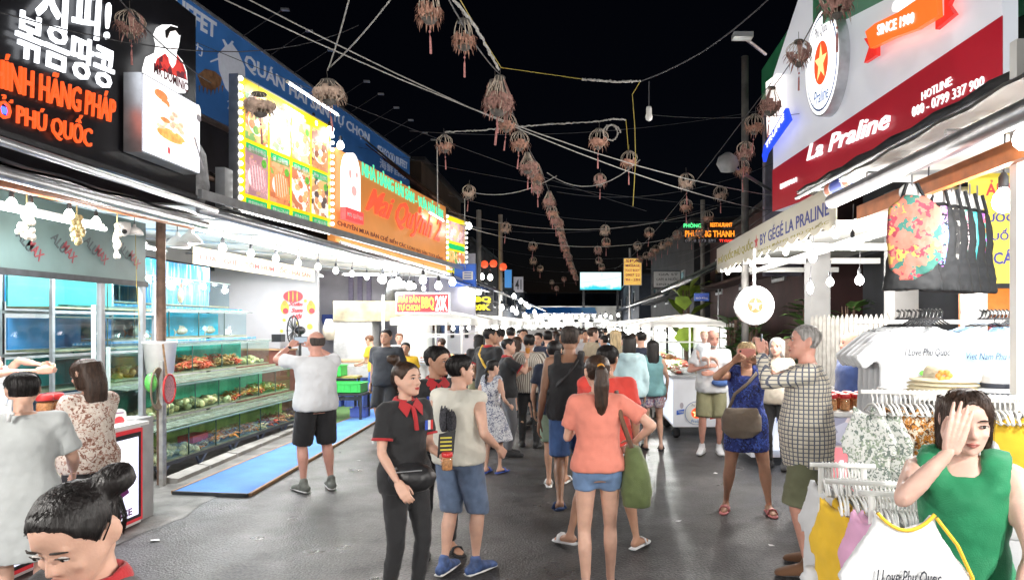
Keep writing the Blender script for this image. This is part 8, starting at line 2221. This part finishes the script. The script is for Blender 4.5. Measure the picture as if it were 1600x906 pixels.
def lantern_meshes(kind, seed):
 rnd = random.Random(seed)
 R, H = {'slim': (.13, .34), 'wide': (.19, .34), 'pear': (.17, .42), 'basket': (.2, .26)}[kind]
 def prof(t):            # t: 0 top .. 1 bottom
  if kind == 'slim': return R * (.45 + .55 * sin(pi * (t * .75 + .12)))
  if kind == 'wide': return R * (.35 + .65 * sin(pi * (t ** .8)))
  if kind == 'pear': return R * (.34 + .66 * sin(pi * (t ** 1.5) * .9))
  return R * (.45 + .55 * sin(pi * (t ** 1.2)))
 ribs = MB(); nr = 16
 for k in range(nr):
  a = 2 * pi * k / nr + rnd.uniform(-.1, .1)
  if rnd.random() < .12: continue
  j = rnd.uniform(-.012, .012)
  ribs.tube([V(((prof(t) + j) * cos(a), (prof(t) + j) * sin(a), -H * t)) for t in (0, .12, .25, .4, .55, .7, .85, 1)], .0045, 4)
 fab = MB()
 for k in range(nr):
  a0, a1 = 2 * pi * k / nr, 2 * pi * (k + 1) / nr
  t0 = (.05 if rnd.random() < .08 else rnd.uniform(.5, .74)) if kind != 'basket' else rnd.uniform(.3, .5)
  t1 = rnd.uniform(.82, 1.0)
  st = 5
  vs, fs = [], []
  for i in range(st + 1):
   t = t0 + (t1 - t0) * i / st
   for a in (a0, (a0 + a1) / 2, a1):
    rr = (prof(t) + .008 + rnd.uniform(-.006, .01))
    vs.append(V((rr * cos(a), rr * sin(a), -H * t)))
  for i in range(st):
   for c in range(2): fs.append([i * 3 + c, i * 3 + c + 1, i * 3 + c + 4, i * 3 + c + 3])
  fab.add(vs, fs)
  for q in range(5 if kind in ('slim', 'pear') else 3):   # torn strips
   a = rnd.uniform(a0, a1); t = rnd.uniform(.5, .95); rr = prof(t) + .012
   L = rnd.uniform(.05, .16); w = .012
   p = V((rr * cos(a), rr * sin(a), -H * t)); o = V((cos(a), sin(a), 0)); s = V((-sin(a), cos(a), 0))
   mid = p + o * rnd.uniform(.01, .045) - V((0, 0, L * .4)); tip = mid + o * rnd.uniform(-.01, .03) - V((0, 0, L * .6))
   fab.add([p - s * w, p + s * w, mid + s * w * .8, mid - s * w * .8, tip + s * .003], [[0, 1, 2, 3], [3, 2, 4]])
 cap = MB(); r0, r1 = prof(0), prof(1)
 cap.lathe((0, 0, 0), [(r0 + .006, -.012), (r0 + .01, 0), (r0 + .006, .018), (r0 * .5, .02)], 14)
 low = MB(); low.lathe((0, 0, -H), [(r1 * .25, -.06), (r1 * .8, -.035), (r1 + .006, 0), (r1 * .8, .012)], 14)
 cap.tube([V((0, 0, .02)), V((0, 0, .16))], .004, 4)
 tas = MB()
 tas.tube([V((0, 0, -H - .05)), V((0, 0, -H - .2))], .003, 4); tas.ball((0, 0, -H - .15), .016, 8, 6)
 tas.tube([V((0, 0, -H - .2)), V((.004, 0, -H - .23)), V((.008, .004, -H - .42))], [.006, .013, .015], 7)
 return ribs, fab, cap, tas, low
LM = []
for i, (k, fm) in enumerate((('slim', m_fab), ('wide', m_fab), ('pear', m_fab2), ('wide', m_fab2), ('basket', m_fab3), ('slim', m_fab2), ('wide', m_fab3))):
 r_, f_, c_, t_, l_ = lantern_meshes(k, 11 + i)
 LM.append((r_.mesh('frame', m_rib), f_.mesh('fabric', fm), c_.mesh('cap', m_cap, True), t_.mesh('tassel', m_tas, True), l_.mesh('bottom_cap', m_cap, True)))
def lantern(px, py, Y, kind, label, grp, s=1.0, dark=False):
 p = W(px, py, Y)
 t = thing('fabric_lantern', label, 'lantern', p, random.uniform(0, 6), grp)
 s *= .7; t.scale = (s, s, s)
 t.rotation_euler = (random.uniform(-.07, .07), random.uniform(-.07, .07), t.rotation_euler.z)
 for nm, me in zip(('frame', 'fabric', 'cap', 'tassel', 'bottom_cap'), LM[kind]):
  o = bpy.data.objects.new(nm, me); COL.objects.link(o); o.parent = t
 return p
ZL = 2500.0
near = [(670, -12, 5.0, 0, .85, 'slim pink lantern cut by the top of the picture'), (724, 34, 5.3, 0, .8, 'ragged pink lantern hanging second along the central string'), (781, 122, 6.8, 2, 1.15, 'largest shaggy lantern on the central string with long pink tatters'), (774, 128, 7.1, 5, 1.0, 'ragged lantern half hidden behind the largest shaggy one'), (203, 18, 5.2, 3, .75, 'mauve lantern hanging before the black LED board'), (512, 128, 6.5, 4, 1.0, 'wide basket shaped brown lantern before the blue board'), (405, 148, 6.3, 4, .95, 'dark broken lantern hanging before the yellow menu board'), (694, 212, 8.6, 1, .8, 'small pink lantern above the orange sign'), (936, 203, 8.5, 1, .9, 'pink lantern beside the coiled pale cable'), (983, 237, 9.4, 1, .85, 'pink lantern hanging on the thin yellow cable'), (938, 272, 10.8, 3, .75, 'small dark lantern below the coiled pale cable'), (1072, 272, 10.8, 6, .9, 'brown lantern hanging left of the floodlight'), (1248, 66, 5.9, 3, .8, 'mauve lantern in front of the white disc sign'), (1206, 138, 7.0, 2, .85, 'ragged mauve lantern at the left edge of the white sign'), (1180, 180, 7.7, 1, .8, 'small pink lantern left of the white sign edge'), (733, 290, 11.8, 6, .85, 'brown lantern right of the orange sign'), (1308, -25, 4.9, 3, .9, 'purple lantern at the top edge above the white disc')]
for px, py, Y, k, s, lab in near: lantern(px, py, Y, k, lab, 'old fabric lanterns over the street', s)
lantern(793, 178, 7.3, 1, 'small pink lantern just below the largest shaggy one', 'old fabric lanterns over the street', .75)
centre = [(813, 207), (824, 240), (831, 252), (838, 262), (839, 280), (858, 300), (862, 322), (868, 332), (872, 342), (876, 354), (879, 366), (881, 374), (884, 383), (886, 390), (889, 397), (890, 404), (893, 410), (895, 416), (897, 421), (899, 426), (901, 431)]
for i, (px, py) in enumerate(centre):
 Y = min(ZL / (508 - py), 40)
 lantern(px, py, Y, [1, 2, 3, 0, 5, 2][i % 6], nth(i) + ' nearest lantern in the dense receding row of the central string', 'receding central lantern row', .85)
right = [(1165, 222), (1158, 250), (1125, 292), (1106, 330), (1095, 352), (1080, 362), (1058, 360), (1045, 372), (1035, 378), (1025, 383), (1018, 388), (1010, 394), (1000, 400), (1072, 312), (996, 378), (1015, 356)]
for i, (px, py) in enumerate(right):
 lantern(px, py, min(ZL / (508 - py), 36), [3, 1, 6, 1, 2, 6][i % 6], nth(i) + ' lantern down the receding string along the right side', 'receding right lantern string', .85)
scat = [(791, 348), (833, 378), (946, 352), (934, 385), (936, 402), (940, 412), (844, 415), (881, 432), (833, 402), (947, 372), (862, 437), (870, 447)]
for i, (px, py) in enumerate(scat):
 lantern(px, py, min(ZL / (508 - py), 34), [6, 1, 6, 3][i % 4], nth(sorted(scat).index((px, py))) + ' from the left of the small dark lanterns scattered over the far street', 'scattered far lanterns', .9)
# cables
LS = [W(640, -120, 4.2), W(700, -2, 4.9), W(781, 116, 6.8), W(812, 200, 8.3), W(845, 262, 10.4), W(868, 322, 13.5), W(884, 372, 19), W(903, 432, 36)]
wire(LS, .006, m_wire, 'cable carrying the central lantern string', .05)
wrap([W(706, -5, 5.0), W(745, 45, 5.8), W(781, 112, 6.8)], .013, 'pale taped cable leading to the largest lantern')
wire([W(716, -5, 5.2), W(745, 45, 5.9), W(783, 106, 6.8), W(910, 124, 6.9)], .004, m_wirey, 'yellow cable crossing from the largest lantern')
wrap([W(910, 124, 6.9), W(960, 128, 6.9), W(1002, 127, 6.9)], .011, 'pale taped cable ending at the hanging bulb')
wire([W(1002, 127, 6.9), W(1100, 80, 6.6), W(1200, 0, 6.0)], .007, m_wire, 'dark cable rising to the upper right', .02)
wire([W(1000, 128, 6.9), W(988, 148, 6.9), W(992, 200, 6.95), W(993, 250, 7), W(989, 322, 7)], .004, m_wirey, 'yellow cable hanging straight down at mid street', 0)
wrap([W(695, 207, 8.6), W(760, 203, 8.6), W(850, 195, 8.6), W(935, 190, 8.6), W(958, 186, 8.6), W(978, 187, 9)], .009, 'pale taped cable across the street at lantern height')
wire([W(978, 187, 9.2), W(982, 236, 9.4)], .004, m_wirey, 'short yellow drop cable holding a lantern', 0)
cl = W(955, 195, 8.6)
wrap([cl + V((.12 * cos(a) * (1 - a / 20), 0, .1 * sin(a) - .1)) for a in [i * .7 for i in range(14)]], .008, 'loose loop of pale cable beside a lantern')
for i, (a, b_, s, m) in enumerate([((350, -20, 6), (1200, 330, 11), .25, m_wirel), ((340, -5, 6), (1240, 310, 11), .3, m_wirel), ((560, -60, 5), (512, 110, 6.5), .05, m_wirel), ((625, -20, 5.2), (512, 108, 6.5), .04, m_wirel),
  ((640, 205, 13), (1300, 150, 12), .3, m_wire), ((560, 230, 14), (1230, 330, 13), .2, m_wire), ((700, 305, 15), (1200, 330, 15), .4, m_wire), ((700, 330, 17), (1120, 325, 17), .5, m_wirel), ((690, 345, 18), (1180, 300, 16), .6, m_wire),
  ((720, 352, 18), (1100, 360, 18), .5, m_wirel), ((735, 300, 12), (870, 275, 11), .15, m_wirel), ((855, 270, 11), (1000, 250, 10), .3, m_wirel), ((870, 300, 13), (1210, 255, 12), .3, m_wire), ((730, 380, 22), (1080, 390, 22), .4, m_wire),
  ((760, 400, 28), (1010, 405, 28), .6, m_wire), ((780, 430, 36), (1000, 425, 36), .5, m_wire), ((1205, 130, 7), (960, 420, 36), .3, m_wire), ((1290, 0, 5.2), (1205, 140, 7), .05, m_wire), ((290, 60, 9), (1010, 330, 14), .1, m_wire),
  ((1020, 180, 11), (1350, 165, 9), .1, m_wire), ((1205, 300, 11), (1060, 400, 22), .2, m_wire), ((1205, 330, 11), (1010, 420, 25), .3, m_wire), ((0, 20, 4.4), (560, 40, 9), .3, m_wire), ((170, -20, 4.6), (330, 130, 6), .06, m_wire)]):
 wire([W(*a), W(*b_)], .005 if m is m_wire else .0065, m, '%s sagging cable, %s, from %s to %s' % (nth(i), 'pale' if m is m_wirel else 'dark', 'the top edge' if a[1] < 0 else 'the left boards' if a[0] < 500 else 'mid street' if a[0] > 840 else 'the orange sign side', 'the top middle' if b_[0] < 700 else 'mid street' if b_[0] < 1050 else 'the right shops'), s)
for i, (px, y0, y1, Y) in enumerate(((683, 230, 340, 8.6), (726, 310, 420, 11.9), (780, 345, 470, 20))):
 wire([W(px, y0, Y), W(px + 1, y1, Y)], .006, m_wirel if i < 2 else m_wirey, ['pale cable dropping past the orange sign', 'pale cable dropping before the small menu board', 'yellow cable dropping over the left stalls'][i], 0, None)
# mid-street bulb (unlit white)
p = W(1014, 178, 6.9)
t = thing('hanging_bulb', 'unlit white bulb hanging alone over mid street', 'light bulb', p)
MB().lathe(p, [(.004, -.075), (.03, -.06), (.037, -.03), (.028, 0), (.028, .05), (.024, .07)], 12).build('globe', mat('frosted unlit bulb', (.75, .75, .72), .4, 0, .05), t, True)
MB().tube([p + V((0, 0, .07)), W(1014, 127, 6.9)], .006, 5).build('cord', m_wire, t)
# poles on the left
for i, (px, Y, h) in enumerate(((782, 26, 6.0), (748, 22, 5.5), (1098, 24, 6.2))):
 p = W(px, 508, Y)
 single(MB().tube([V((p.x, Y, 0)), V((p.x, Y, h))], .08, 8), 'utility_pole', m_concrete, ['thin utility pole by the vertical blue sign', 'utility pole beyond the blue fabric panel', 'utility pole behind the LED name board'][i], 'pole')
# litter
for i, (px, py) in enumerate(((242, 845), (412, 742), (1118, 740), (1205, 853), (905, 790), (1060, 815), (560, 720))):
 p = G(px, py); a = random.uniform(0, 6)
 s_ = .05 if i == 0 else .03
 q = [p + V((s_ * cos(a + k * 1.57 + random.uniform(-.3, .3)), s_ * .7 * sin(a + k * 1.57), .004 + (.012 if k == 1 else .006))) for k in range(4)]
 single(MB().slab(q, (0, 0, 1), .002), 'paper_scrap', m_wplastic, ['crumpled white paper scrap near the lit counter', 'white scrap beside the carpet ramp', 'scrap of paper by the woman in the blue dress', 'tiny scrap near the checked shirt man', 'tiny scrap behind the salmon shirt woman', 'tiny scrap on the open road', 'tiny scrap beside the ramp edge'][i], 'litter', 'litter on the road')
bake_soft()
